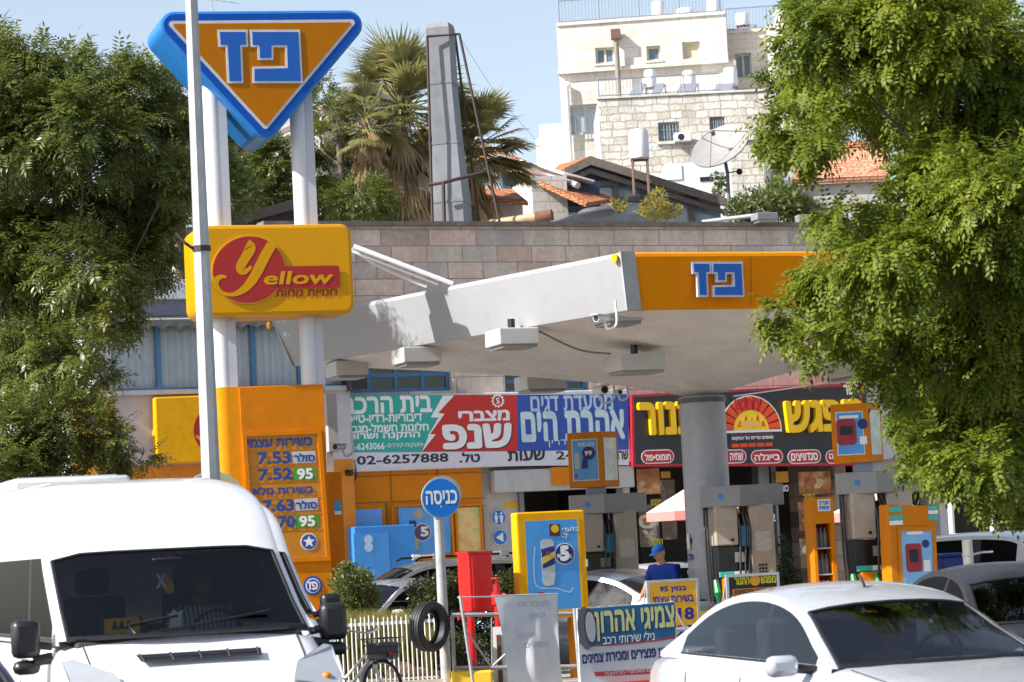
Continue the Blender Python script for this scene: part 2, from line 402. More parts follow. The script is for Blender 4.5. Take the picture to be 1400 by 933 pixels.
# ================================================================== shop building
FYAW = 23
FA = Fr((0, 54.5, 0), FYAW)
STONE = stone('jerusalem_stone', FYAW, [(.46, .37, .31), (.66, .48, .39), (.68, .57, .48), (.50, .45, .41), (.74, .56, .46), (.66, .60, .54)], .78, .34, .010, (.24, .2, .18), bump=.4, var=.38)
CLEAR = glassmat('window_glass', (.97, .98, .99), .02)
DGLASS = mat('dark_glass', (.015, .02, .026), .08, spec=.8, var=.2)
BFRAME = mat('blue_window_frame', (.06, .17, .33), .45, var=.1)
GREYP = mat('grey_panel', (.42, .42, .43), .5, var=.08, dirt=.12)
BEIGE = mat('beige_render', (.46, .43, .40), .8, var=.12, dirt=.12)
def window(root, fr, u0, v0, u1, v1, w, fm, gm, nx=2, ny=1, t=.05, sill=None):
    m = MB()
    for a, b, c, d in ((u0, v0, u1, v0 + t), (u0, v1 - t, u1, v1), (u0, v0 + t, u0 + t, v1 - t), (u1 - t, v0 + t, u1, v1 - t)): m.boxf(fr, a, b, c, d, w - .04, w + .04)
    for i in range(1, nx): x = u0 + (u1 - u0) * i / nx; m.boxf(fr, x - t / 2, v0 + t, x + t / 2, v1 - t, w - .03, w + .03)
    for i in range(1, ny): y = v0 + (v1 - v0) * i / ny; m.boxf(fr, u0 + t, y - t / 2, u1 - t, y + t / 2, w - .027, w + .027)
    o = m.build('window', fm, root)
    MB().rect(fr, u0 + t, v0 + t, u1 - t, v1 - t, w).build('pane', gm, o)
    if sill: MB().boxf(fr, u0 - .1, v0 - .09, u1 + .1, v0 - .004, w, w + .3).build('sill', sill, o)
    return o
uL, _ = FA.uv(372, 480); uR, _ = FA.uv(1137, 330); vT = FA.uv(800, 310)[1]; vB = FA.uv(660, 640)[1]
shop = thing('shop_building', 'two storey building of pinkish grey stone blocks behind the petrol station canopy', 'building', FA.P((uL + uR) / 2, 0))
wins = [FA.box(470, 488, 618, 536), FA.box(690, 504, 806, 536)]
doorway = FA.box(716, 668, 858, 900); bak = FA.box(866, 636, 1184, 900)
doorway = (doorway[0], .14, doorway[2], doorway[3]); bak = (bak[0], .14, bak[2], bak[3])
m = MB(); m.wall(FA, uL, vB, uR, vT, wins, 0, .3)
u664 = FA.uv(664, 700)[0]
m.wall(FA, u664, .14, bak[2] + .3, vB, [(doorway[0], doorway[1], doorway[2], min(doorway[3], vB - .01)), (bak[0], bak[1], bak[2], vB - .02)], -.002, .35, 1)
D = 11
m.quad(FA.P(uL, 0), FA.P(uL, 0, -D), FA.P(uL, vT, -D), FA.P(uL, vT)); m.quad(FA.P(uR, 0), FA.P(uR, 0, -D), FA.P(uR, vT, -D), FA.P(uR, vT))
m.quad(FA.P(uL, 0, -D), FA.P(uR, 0, -D), FA.P(uR, vT, -D), FA.P(uL, vT, -D)); m.rect(FA, uL, .14, u664, vB, -.004, 1)
m.build('wall', [STONE, BEIGE], shop)
MB().quad(FA.P(uL, vT - .5, -.25), FA.P(uR, vT - .5, -.25), FA.P(uR, vT - .5, -D + .1), FA.P(uL, vT - .5, -D + .1)).build('roof', BEIGE, shop)
MB().boxf(FA, uL - .1, vT, uR + .1, vT + .09, -.35, .12).build('coping', mat('weathered_coping', (.16, .14, .125), .9, var=.4, scale=5, bump=.3), shop)
for b, nx in ((wins[0], 4), (wins[1], 3)):
    window(shop, FA, *b, -.2, BFRAME, DGLASS, nx, 2, .08)
# interiors of the two shop openings; their deep shade is put into the colour
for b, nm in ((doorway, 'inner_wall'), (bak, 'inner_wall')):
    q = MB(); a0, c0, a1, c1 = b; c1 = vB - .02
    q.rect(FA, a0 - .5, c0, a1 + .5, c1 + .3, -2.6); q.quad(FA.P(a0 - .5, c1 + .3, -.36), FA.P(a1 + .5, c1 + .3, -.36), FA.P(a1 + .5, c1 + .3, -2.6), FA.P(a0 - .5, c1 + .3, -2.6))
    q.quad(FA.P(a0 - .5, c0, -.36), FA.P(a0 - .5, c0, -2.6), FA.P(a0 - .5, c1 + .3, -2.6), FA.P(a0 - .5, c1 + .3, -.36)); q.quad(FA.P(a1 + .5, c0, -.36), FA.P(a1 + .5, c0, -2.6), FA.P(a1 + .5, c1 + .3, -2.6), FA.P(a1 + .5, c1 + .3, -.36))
    q.build(nm, mat('shaded_shop_interior', (.035, .028, .024), .8, var=.5, scale=1.5), shop)
bx = FA.box(668, 641, 858, 671)
MB().boxf(FA, *bx, .003, .35).build('awning_box', mat('pale_box', (.45, .43, .42), .6, var=.1, dirt=.2), shop, bevel=.02)
sx = FA.box(744, 640, 776, 664); MB().boxf(FA, *sx, .353, .42).build('end_plate', ORANGE, shop)
m = MB()
for a, b in ((1061, 1076), (1079, 1086)):
    q = FA.box(a, 650, b, 860); MB().boxf(FA, q[0], .14, q[2], vB - .02, -.9, -.6).build('mullion', mat('grey_mullion', (.2, .2, .2), .4, .4), shop)
q = FA.box(712, 670, 718, 860); MB().boxf(FA, q[0], .14, q[2], vB - .3, .0, .1).build('door_frame', MC['grey_mullion'], shop)

# left wing with the curtained windows
wl = thing('shop_wing', 'grey rendered wing with long blue framed curtained windows behind the left sign pylon', 'building', FA.P(FA.uv(300, 600)[0], 0, .5))
FW = FA.out(.5)
a0 = FW.uv(128, 480)[0]; a1 = FW.uv(476, 480)[0]; tz = FW.uv(300, 384)[1]; hb = FW.box(152, 440, 474, 531)
ob = FW.uv(300, 634)[1]
m = MB(); m.wall(FW, a0, ob, a1, FW.uv(300, 432)[1], [hb], 0, .2); m.boxf(FW, a0 - .1, FW.uv(300, 432)[1], a1 + .05, FW.uv(300, 410)[1], -.3, .12, 1); m.boxf(FW, a0 - .25, FW.uv(300, 410)[1], a1 + .05, tz, -.3, .3, 2)
m.quad(FW.P(a0, 0), FW.P(a0, 0, -8), FW.P(a0, tz - .1, -8), FW.P(a0, tz - .1)); m.quad(FW.P(a0, tz - .2, 0), FW.P(a1, tz - .2, 0), FW.P(a1, tz - .2, -8), FW.P(a0, tz - .2, -8))
m.quad(FW.P(a1, 0), FW.P(a1, 0, -1), FW.P(a1, tz - .1, -1), FW.P(a1, tz - .1))
m.build('wall', [mat('pale_grey_render', (.46, .44, .45), .75, var=.1, dirt=.15), mat('grey_blue_band', (.17, .18, .24), .6), mat('white_slab_edge', (.62, .63, .66), .6, dirt=.1)], wl)
MB().rect(FW, a0, .14, a1, ob, .004).build('base_panel', mat('orange_base', (.62, .2, .008), .5, var=.1), wl)
n = 5
for i in range(n):
    u0 = hb[0] + (hb[2] - hb[0]) * i / n; u1 = hb[0] + (hb[2] - hb[0]) * (i + 1) / n
    window(wl, FW, u0, hb[1], u1, hb[3], -.12, BFRAME, CLEAR, 1, 1, .045)
m = MB(); rows = [[], []]
for i in range(420):
    u = hb[0] + (hb[2] - hb[0]) * i / 419; ww = -.26 + .05 * sin(i * .9) + .03 * sin(i * .37)
    rows[0].append(FW.P(u, hb[1] - .1, ww)); rows[1].append(FW.P(u, hb[3], ww * .97))
m.grid(rows); m.build('curtain', mat('pale_curtain', (.90, .93, .95), .8, var=.06), wl, smooth=60)
m = MB(); top, bot = [], []
for i in range(161):
    u = hb[0] + (hb[2] - hb[0]) * i / 160; top.append(FW.P(u, hb[3] + .03, .34)); bot.append(FW.P(u, hb[3] - .17 + .07 * abs(sin(i * .30)), .36))
m.grid([bot, top]); m.build('awning_valance', mat('grey_awning', (.10, .10, .095), .9), wl); MB().quad(FW.P(hb[0], hb[3] + .03, .335), FW.P(hb[2], hb[3] + .03, .335), FW.P(hb[2], hb[3] + .13, .02), FW.P(hb[0], hb[3] + .13, .02)).build('awning', mat('pale_awning', (.45, .45, .42), .9), wl)
MB().boxf(FW, hb[0] - .1, hb[1] - .1, hb[2] + .1, hb[1] - .01, .003, .15).build('sill', mat('grey_sill', (.4, .4, .4), .7), wl)

# right lower building under the tree
rb = thing('shop_extension', 'low grey shop row at the right end, half hidden behind the overhanging tree', 'building', FA.P(uR + 6, 0))
r0 = bak[2] + .31; r1 = FA.uv(1480, 600)[0]; rt = FA.uv(1300, 478)[1]
ho = FA.box(1192, 660, 1290, 800); ho2 = FA.box(1302, 660, 1470, 800)
m = MB(); m.wall(FA, r0, .14, r1, rt, [(ho[0], .15, ho[2], ho[3]), (ho2[0], .15, ho2[2], ho2[3])], -.1, .8)
m.quad(FA.P(r0, rt, -.1), FA.P(r1, rt, -.1), FA.P(r1, rt, -8), FA.P(r0, rt, -8)); m.quad(FA.P(r1, 0, -.1), FA.P(r1, 0, -8), FA.P(r1, rt, -8), FA.P(r1, rt, -.1))
m.build('wall', GREYP, rb)
m = MB(); m.rect(FA, ho[0] - .2, .1, ho2[2] + .2, ho[3] + .2, -1.5); m.build('inner_wall', MC['shaded_shop_interior'], rb)
for k, (x0, y0, x1, y1) in enumerate([(1143, 497, 1160, 524), (1161, 497, 1180, 524), (1200, 497, 1225, 524)]):
    b = FA.box(x0, y0, x1, y1); MB().boxf(FA, *b, -.097, -.02).build('shutter', mat('white_shutter', (.5, .52, .55), .5), rb)

# ------------------------------------------------------------------ sign boards on the facade
def plate(root, fr, pts, w, m, name='panel', d=.004): return MB().prism(fr, pts, w, w + d).build(name, m, root)
def letters(root, fr, L, m, w, name='lettering', depth=0):
    for it in L:
        t, x0, y0, x1, y1 = it[:5]; kw = it[5] if len(it) > 5 else {}
        MB().text(fr, t, *fr.box(x0, y0, x1, y1), w, depth=depth, **kw).build(name, m, root)
B4 = dict(bold=.035); B3 = dict(bold=.028)
def rc(fr, x0, y0, x1, y1): u0, v0, u1, v1 = fr.box(x0, y0, x1, y1); return [(u0, v0), (u1, v0), (u1, v1), (u0, v1)]
FS = FA.out(.40)
sb = thing('shop_signboard', 'long lit shop board in teal, red and blue with a white phone number strip below', 'sign', FS.P(FS.uv(660, 640)[0], FS.uv(660, 640)[1]))
b = FS.box(462, 537, 861, 639)
m = MB(); m.boxf(FS, b[0], b[1], b[2], b[3], -.37, -.02); m.build('box', mat('sign_box_white', (.6, .6, .6), .5, dirt=.1), sb, bevel=.02)
TEAL = mat('teal_print', (.02, .36, .29), .4, var=.06); SRED = mat('sign_red', (.52, .02, .012), .4, var=.06); SBLUE = mat('sign_royal_blue', (.02, .07, .36), .4, var=.08); LILAC = mat('white_strip', (.62, .60, .66), .5, var=.05)
plate(sb, FS, FS.pts([(464, 540), (612, 540), (578, 618), (464, 619)]), -.02, TEAL)
plate(sb, FS, FS.pts([(612, 540), (707, 540), (708, 617), (578, 618)]), -.02, SRED)
plate(sb, FS, FS.pts([(707, 540), (860, 539), (860, 615), (708, 617)]), -.02, SBLUE)
plate(sb, FS, FS.pts([(464, 619.6), (860, 615.6), (861, 636), (464, 639)]), -.02, LILAC)
plate(sb, FS, FS.pts([(606, 541), (621, 541), (599, 565), (608, 566), (588, 594), (596, 594), (577, 618), (586, 597), (585, 596.5), (600, 571), (589, 571)]), -.013, WHITE, 'lightning_bolt')
letters(sb, FS, [('בית הרכב', 470, 543, 590, 564, B3), ('דיבוריות-רדיו-טייפ', 475, 567, 577, 577, B3), ('חלונות חשמל-מגבים', 470, 579, 586, 590.5, B3), ('התקנה ושרות', 476, 592, 574, 602, B3), ('02-6243066', 474, 606, 526, 615, dict(bold=.02)), ('-אזעקות-קודנים-', 528, 606, 581, 613, dict(bold=0)),
    ('מצברי', 628, 562, 696, 575, B4)], WHITE, -.014)
letters(sb, FS, [('שנפ', 609.5, 583, 699.5, 612.5, dict(bold=.04))], mat('dark_red_shadow', (.05, .01, .02), .5), -.0145, 'letter_shadow')
letters(sb, FS, [('שנפ', 608, 582, 698, 611, dict(bold=.04))], WHITE, -.012)
ec = FS.uv(681, 548); m = MB(); r = FS.ppm(681, 548)
gear = [(ec[0] + r * (9 if i % 4 < 2 else 7.4) * cos(2 * pi * i / 48), ec[1] + r * (9 if i % 4 < 2 else 7.4) * sin(2 * pi * i / 48)) for i in range(48)]
m.ring(FS, gear, disc(*ec, r * 6, 48), -.013); m.text(FS, 'S', ec[0] - 2.2 * r, ec[1] - 3.5 * r, ec[0] + 2.2 * r, ec[1] + 3.5 * r, -.013, heb=False); m.build('gear_emblem', WHITE, sb)
letters(sb, FS, [('מסעדת דגים', 726, 541, 838, 561, dict(bold=.02)), ('מהדרין', 749, 601, 796, 611, dict(bold=.005))], mat('pale_blue_print', (.42, .53, .62), .5), -.014)
letters(sb, FS, [('אהבת הים', 714, 564, 853, 600, dict(bold=.035))], mat('light_aqua_print', (.50, .62, .64), .5), -.013)
letters(sb, FS, [('02-6257888', 488.5, 622, 613, 633.5, dict(bold=.02)), ('טל.', 629, 619, 656, 632, B3), ('שעות', 695, 617, 745, 629.5, B3), ('24', 761, 617, 786, 628, dict(bold=.02)), ('שרות', 838, 617, 859, 628, B3)], mat('black_print', (.02, .018, .03), .5), -.013)

FB = FA.out(.5)
bs = thing('bakery_signboard', 'black bakery board with raised yellow letters, flaming oven emblem and red pills', 'sign', FB.P(FB.uv(1020, 636)[0], FB.uv(1020, 636)[1]))
m = MB(); P4 = FB.pts([(864, 540), (1180, 524), (1182, 636), (866, 638)]); m.prism(FB, P4, -.47, -.02); m.build('box', mat('sign_edge_red', (.42, .015, .03), .45), bs)
plate(bs, FB, offset(P4, -.05), -.02, mat('charcoal_sign_face', (.022, .022, .024), .4))
YL = mat('raised_yellow_letter', (.85, .50, .004), .35, var=.04)
letters(bs, FB, [('התנור', 873, 552, 975, 592, dict(bold=.03)), ('מפגש', 1073, 549, 1176, 589, dict(bold=.03))], YL, -.01, depth=.12)
letters(bs, FB, [('כשר', 1154, 527, 1174, 539, B3)], WHITE, -.01)
pm = MB(); pt = []
for t, x0, x1 in (('חומוס•פול', 877, 922), ('שתיה חמה', 975, 1021), ('בייגלה', 1027, 1071), ('סנדוויצים', 1077, 1123), ('בורקסים', 1129, 1174)):
    u0, v0, u1, v1 = FB.box(x0, 615, x1, 634); r = (v1 - v0) / 2 - .001
    plate(bs, FB, rrect(u0, v0, u1, v1, r), -.0155, WHITE, 'pill_edge'); plate(bs, FB, rrect(u0 + .02, v0 + .02, u1 - .02, v1 - .02, r - .02), -.011, mat('pill_red', (.5, .006, .02), .35), 'pill')
    pt.append((t, x0 + 5, 620, x1 - 5, 629.5, B3))
letters(bs, FB, pt, WHITE, -.0055)
# oven emblem
ppm = FB.ppm(1027, 590); c = FB.uv(1027.5, 588)
OR = mat('oven_orange', (.80, .07, .004), .4); half = lambda r, n=24: [(c[0] + r * cos(pi * i / n), c[1] + r * sin(pi * i / n)) for i in range(n + 1)]
plate(bs, FB, half(42 * ppm) + [(c[0] - 42 * ppm, c[1] - 3 * ppm), (c[0] + 42 * ppm, c[1] - 3 * ppm)][:2], -.0155, WHITE, 'emblem_edge'); plate(bs, FB, half(40.6 * ppm), -.0115, mat('brick_gap_black', (.03, .012, .01), .5), 'emblem_ground', .0014)
m = MB()
for i in range(11):
    a, b2 = pi * i / 11 + .03, pi * (i + 1) / 11 - .03
    m.prism(FB, [(c[0] + 24 * ppm * cos(a), c[1] + 24 * ppm * sin(a)), (c[0] + 40 * ppm * cos(a), c[1] + 40 * ppm * sin(a)), (c[0] + 40.5 * ppm * cos((a + b2) / 2), c[1] + 40.5 * ppm * sin((a + b2) / 2)), (c[0] + 40 * ppm * cos(b2), c[1] + 40 * ppm * sin(b2)), (c[0] + 24 * ppm * cos(b2), c[1] + 24 * ppm * sin(b2))], -.0099, -.005)
m.build('oven_bricks', OR, bs)
for r_ in range(2):
    m = MB()
    for k in range(5):
        x = -28 + k * 11.5; y = -5 - r_ * 11
        m.prism(FB, [(c[0] + (x) * ppm, c[1] + (y - 4.5) * ppm), (c[0] + (x + 10) * ppm, c[1] + (y - 4.5) * ppm), (c[0] + (x + 10) * ppm, c[1] + y * ppm), (c[0] + x * ppm, c[1] + y * ppm)], -.011, -.005)
    m.build('base_bricks', OR, bs)
plate(bs, FB, half(24 * ppm), -.0105, mat('flame_yellow', (.9, .62, .01), .4), 'oven_glow')
m = MB()
for dx, h in ((-15, 13), (-7, 19), (1, 16), (9, 20), (16, 12)): m.poly(FB, [(c[0] + (dx - 4) * ppm, c[1] + 4 * ppm), (c[0] + (dx + 4) * ppm, c[1] + 4 * ppm), (c[0] + (dx + 2.5) * ppm, c[1] + h * .6 * ppm), (c[0] + (dx + 1) * ppm, c[1] + h * ppm), (c[0] + (dx - 2.5) * ppm, c[1] + h * .55 * ppm)], -.005)
m.build('flames', OR, bs); plate(bs, FB, disc(c[0], c[1] + 7 * ppm, 15 * ppm, 20, 5 * ppm), -.0045, mat('bread_yellow', (.8, .45, .08), .5), 'bread_loaf')
plate(bs, FB, FB.pts([(998, 595), (1060, 593), (1060, 602), (998, 604)]), -.0045, mat('dark_ribbon', (.04, .03, .05), .5), 'ribbon')
letters(bs, FB, [('מאפים טריים על המקום', 1001, 596, 1057, 602, B3)], WHITE, .0005); letters(bs, FB, [('מפגש', 1005, 546, 1038, 560, B3)], mat('red_letter', (.6, .005, .02), .4), -.004)

gs = thing('grey_signboard', 'plain grey shop board with a dark box picture beside the black bakery board', 'sign', FA.P(FA.uv(1250, 628)[0], FA.uv(1250, 628)[1], .3))
FG = FA.out(.45); MB().prism(FG, FG.pts([(1185, 532), (1312, 526), (1314, 624), (1187, 628)]), -.4, 0).build('panel', mat('grey_sign_face', (.42, .41, .41), .5, var=.05), gs)
plate(gs, FG, FG.pts([(1218, 585), (1226, 581), (1236, 590), (1236, 612), (1228, 618), (1222, 606)]), .001, DARK, 'picture')
ts = thing('teal_signboard', 'teal shop board with white letters glimpsed through the leaves at the right edge', 'sign', FA.P(FA.uv(1400, 600)[0], FA.uv(1400, 600)[1], .4))
MB().prism(FG, FG.pts([(1374, 532), (1470, 526), (1470, 592), (1374, 596)]), -.4, 0).build('panel', TEAL, ts)
letters(ts, FG, [('מתחם', 1380, 542, 1462, 556, B4), ('לרכב', 1385, 562, 1450, 574, B3), ('שירות', 1382, 578, 1460, 588, B3)], WHITE, .004)
os_ = thing('orange_hanging_sign', 'small orange sign hanging at the shop row beneath the tree', 'sign', FA.P(FA.uv(1283, 656)[0], FA.uv(1283, 656)[1], .2))
MB().prism(FG, rc(FG, 1272, 634, 1296, 660), -.06, 0).build('panel', ORANGE, os_); letters(os_, FG, [('רכב', 1277, 649, 1292, 657, B3)], NAVY, .004)

# ------------------------------------------------------------------ yellow shop front and what stands on the facade
yf = thing('yellow_shopfront', 'orange panelled convenience shop front below the teal and red board', 'shopfront', FA.P(FA.uv(560, 800)[0], .14, .2))
FY = FA.out(.22); b = FY.box(452, 642, 664, 900)
m = MB(); m.boxf(FY, b[0], .14, b[2], b[3], -.2, 0); m.build('panel', ORANGE, yf)
m = MB()
for x0, y0, x1, y1 in ((452, 649, 664, 650), (452, 685, 664, 686), (534, 642, 535, 685), (598, 642, 599, 685), (529, 687, 532, 800), (574, 690, 576, 800), (660, 690, 663, 800), (622, 686, 623, 760)): m.boxf(FY, *FY.box(x0, y0, x1, y1), .001, .012)
m.build('panel_seams', mat('seam_brown', (.2, .09, .01), .6), yf)
m = MB()
for x0, y0, x1, y1 in ((536, 689, 620, 692), (536, 692, 539, 800), (617, 692, 620, 800), (622, 689, 660, 692), (622, 692, 625, 760), (656, 692, 659, 760)): m.boxf(FY, *FY.box(x0, y0, x1, y1), .013, .06)
m.build('poster_frame', ORANGE, yf)
def poster(label, fr, pts, m_, w=.015, extra=()):
    o = thing('poster', label, 'poster', fr.P(*pts[0], w)); plate(o, fr, pts, w, m_, 'sheet')
    for nm, ps, mm, dw in extra: plate(o, fr, ps, w + .004 + dw, mm, nm)
    return o
def food(name, a, b_, c_): 
    mm = mat(name, a, .4, var=.3, scale=3); n_ = mm.node_tree; r = [q for q in n_.nodes if q.type == 'VALTORGB'][0]; r.color_ramp.elements[0].color = (*a, 1); r.color_ramp.elements[1].color = (*b_, 1); q = r.color_ramp.elements.new(.52); q.color = (*c_, 1); return mm
poster('plain sky blue poster sheet above the blue ice cabinet', FY, rc(FY, 471, 697, 522, 722), mat('sky_poster', (.14, .36, .72), .4, var=.1))
cc = FY.uv(577, 728); pk = FY.ppm(577, 728)
o = poster('blue drinks poster with a price roundel reading 5 in the orange shop front', FY, FY.pts([(544, 694), (616, 692), (616, 756), (546, 760)]), LBLUE, .02,
    [('drink_bottle', FY.pts([(557, 722), (569, 722), (570, 730), (571, 752), (558, 753), (556, 740)]), mat('drink_yellow', (.5, .45, .12), .4), 0), ('bottle_cap', FY.pts([(559, 712), (568, 712), (569, 721), (558, 721)]), NAVY, 0), ('muffin', disc(*FY.uv(571, 703), 6 * pk), mat('muffin_brown', (.45, .33, .2), .6), .0), ('roundel_edge', disc(*cc, 11.5 * pk), WHITE, 0), ('roundel', disc(*cc, 10.6 * pk), mat('roundel_plum', (.09, .05, .12), .4), .004)])
letters(o, FY, [('5', 575, 721, 584, 733, dict(bold=.04, heb=False))], WHITE, .034)
poster('orange and green menu poster beside the blue drinks poster', FY, rc(FY, 625, 694, 656, 754), food('menu_print', (.6, .3, .05), (.35, .45, .12), (.75, .5, .2)), .02)
cb = thing('ice_cabinet', 'blue ice cabinet with a pale penguin like figure shape on its door', 'cabinet', FY.P(FY.uv(515, 800)[0], .14, .6))
tag(cb, 'blue ice cabinet with a pale three circle mark on its door', 'cabinet')
b = FY.box(470, 720, 552, 800); MB().boxf(FY, b[0], .14, b[2], b[3], .08, .7).build('body', mat('cabinet_blue', (.03, .22, .6), .4, var=.1), cb, bevel=.02)
d = FY.out(.7); q = d.box(484, 729, 532, 800); MB().boxf(d, q[0], .3, q[2], q[3], .002, .03).build('door', mat('cabinet_door_blue', (.05, .27, .66), .4), cb)
qq = d.uv(503, 740); k = d.ppm(503, 740); m = MB(); m.poly(d, disc(qq[0], qq[1] + 2 * k, 6 * k), .034); m.poly(d, disc(qq[0], qq[1] - 8 * k, 6 * k), .0342); m.poly(d, [(qq[0] - 6 * k, qq[1] - 22 * k), (qq[0] - 2 * k, qq[1] - 14 * k), (qq[0] + 2 * k, qq[1] - 14 * k), (qq[0] + 6 * k, qq[1] - 22 * k), (qq[0], qq[1] - 10 * k)], .0344); m.build('mark', mat('pale_blue_mark', (.4, .55, .75), .5), cb)
# toilets and arrow signs
def roundsign(label, fr, px, py, r, w, name='round_sign'):
    u, v = fr.uv(px, py); k = fr.ppm(px, py); o = thing(name, label, 'sign', fr.P(u, v - r * k, w))
    plate(o, fr, disc(u, v, r * k), w, WHITE, 'rim', .02); plate(o, fr, disc(u, v, r * k * .93), w + .021, mat('sign_disc_blue', (.01, .16, .52), .4), 'plate'); return o, u, v, k
o, u, v, k = roundsign('round blue toilets sign with two white figures on the shop wall', FA, 681, 708, 10, .012)
m = MB()
for s_ in (-3.6, 3.6):
    m.poly(FA, disc(u + s_ * k, v + 5 * k, 1.6 * k, 12), .04); m.poly(FA, [(u + (s_ - 1.2) * k, v - 7 * k), (u + (s_ + 1.2) * k, v - 7 * k), (u + (s_ + 2.6) * k, v + 2.6 * k), (u + (s_ - 2.6) * k, v + 2.6 * k)], .04)
m.build('pictogram', WHITE, o)
o, u, v, k = roundsign('round blue sign with a white arrow pointing left on the shop wall', FA, 683, 735, 10, .012)
MB().poly(FA, [(u - 6 * k, v), (u + 4 * k, v - 6 * k), (u + 4 * k, v + 6 * k)], .04).build('arrow', WHITE, o)
o = thing('wall_notice', 'small yellow notice on the shop wall above the toilets sign', 'notice', FA.P(FA.uv(699, 694)[0], FA.uv(699, 694)[1], .01)); plate(o, FA, rc(FA, 690, 687, 708, 694), .004, YELLOW, 'sheet')
# food posters of the bakery
FK = FA.out(-.45)
FOOD = [food('bread_picture', (.25, .07, .03), (.75, .5, .25), (.5, .2, .06)), food('plate_picture', (.04, .03, .025), (.7, .62, .5), (.12, .08, .05)), food('pastry_picture', (.04, .02, .01), (.7, .45, .2), (.4, .14, .03)), food('salad_picture', (.05, .12, .02), (.6, .55, .45), (.2, .1, .05))]
for lab, pts, k_ in (('bread roll picture on the bakery window left of the round column', (868, 641, 902, 676), 0), ('dark plate picture with white bowl on the bakery window behind the attendant', (869, 690, 901, 748), 1), ('pastry basket picture on the bakery front right of the grey mullion', (1092, 645, 1136, 676), 2), ('sesame roll picture low on the bakery front beside the yellow bottle rack', (1092, 686, 1116, 726), 2), ('wrap picture at the foot of the bakery front beside the yellow bottle rack', (1094, 736, 1118, 776), 3), ('grey cloth picture on the bakery window next to the round column', (904, 656, 924, 738), 1)):
    x0, y0, x1, y1 = pts; mx, my, rx, ry = (x0 + x1) / 2, (y0 + y1) / 2, (x1 - x0) / 2, (y1 - y0) / 2; kf = FK.ppm(mx, my); rf = random.Random(x0); ex = []
    if k_ in (1, 3): ex.append(('plate_picture', disc(*FK.uv(mx, my - ry * .2), rx * .8 * kf, 20, min(ry, rx) * .55 * kf), mat('plate_cream', (.62, .58, .5), .4), 0))
    for q in range(5): ex.append(('food_picture', disc(*FK.uv(mx + rf.uniform(-.5, .5) * rx, my + rf.uniform(-.45, .45) * ry), rx * rf.uniform(.2, .34) * kf, 14, rx * rf.uniform(.12, .2) * kf, rf.uniform(-.5, .5)), [mat('crust_brown', (.42, .18, .05), .5, var=.3, scale=20), mat('crumb_cream', (.68, .5, .28), .5, var=.3, scale=20), mat('lettuce_green', (.10, .2, .04), .5, var=.3, scale=20)][q % 3 if k_ == 3 else q % 2], .004 + .001 * q))
    poster(lab, FK, rc(FK, *pts), FOOD[k_], .0, ex)
for lab, x0, y0, x1, y1 in (('small amber price card high on the bakery window left of the round column', 903, 645, 916, 654), ('small amber price card high on the bakery window beside the grey mullion', 1060, 645, 1077, 660)):
    poster(lab, FK, rc(FK, x0, y0, x1, y1), mat('amber_card', (.55, .25, .01), .5), .02)
bt = thing('window_lettering', 'yellow and white words on the dark bakery front around the pumps', 'lettering', FK.P(FK.uv(1000, 760)[0], FK.uv(1000, 760)[1]))
letters(bt, FK, [('מפגש', 889, 683, 903, 691, B3), ('התנור', 887, 738, 905, 745, B3), ('התנור', 1097, 676, 1113, 684, B3), ('התנור', 1101, 728, 1113, 735, B3)], mat('acid_yellow_print', (.55, .5, .02), .5), .03)
letters(bt, FK, [('כשר', 1065, 664, 1077, 672, B3), ('22', 1049, 703, 1059, 713, dict(bold=.02, heb=False)), ('71', 1052, 732, 1058, 742, dict(bold=.02, heb=False))], WHITE, .03)
MB().rect(FK, *FK.box(1046, 690, 1062, 760), .02).build('dark_film', BLACK, bt)

# facade yellow signs on the wing
ys = thing('square_shop_sign', 'yellow square shop sign with red emblem on the wing behind the lamp post', 'sign', FW.P(FW.uv(252, 633)[0], FW.uv(252, 633)[1], .2))
MB().prism(FW, FW.pts([(206, 545), (306, 541), (309, 630), (209, 636)]), .01, .3).build('box', YELLOW, ys, bevel=.03)
cu = FW.uv(292, 590); k = FW.ppm(292, 590); plate(ys, FW, disc(*cu, 33 * k, 32), .303, RED, 'emblem_disc'); 
m = MB(); L_, R_ = ribbon([(cu[0] - 30 * k, cu[1] - 6 * k), (cu[0] - 18 * k, cu[1] - 16 * k), (cu[0] - 4 * k, cu[1] - 8 * k), (cu[0] + 12 * k, cu[1] + 20 * k)], [3 * k, 8 * k, 8 * k, 6 * k]); m.grid([[FW.P(*p, .311) for p in L_], [FW.P(*p, .311) for p in R_]]); m.build('emblem_stroke', YELLOW, ys)
y2 = thing('rounded_shop_sign', 'yellow rounded sign with dark disc half hidden by the left tree', 'sign', FW.P(FW.uv(128, 640)[0], FW.uv(128, 640)[1], .2))
MB().prism(FW, rrect(*FW.box(98, 545, 152, 650), .2), .01, .28).build('box', mat('amber_sign', (.75, .33, .01), .4), y2, bevel=.02)
cu = FW.uv(128, 578); plate(y2, FW, disc(*cu, 17 * k, 24), .283, mat('plum_disc', (.10, .05, .08), .5), 'emblem_disc')
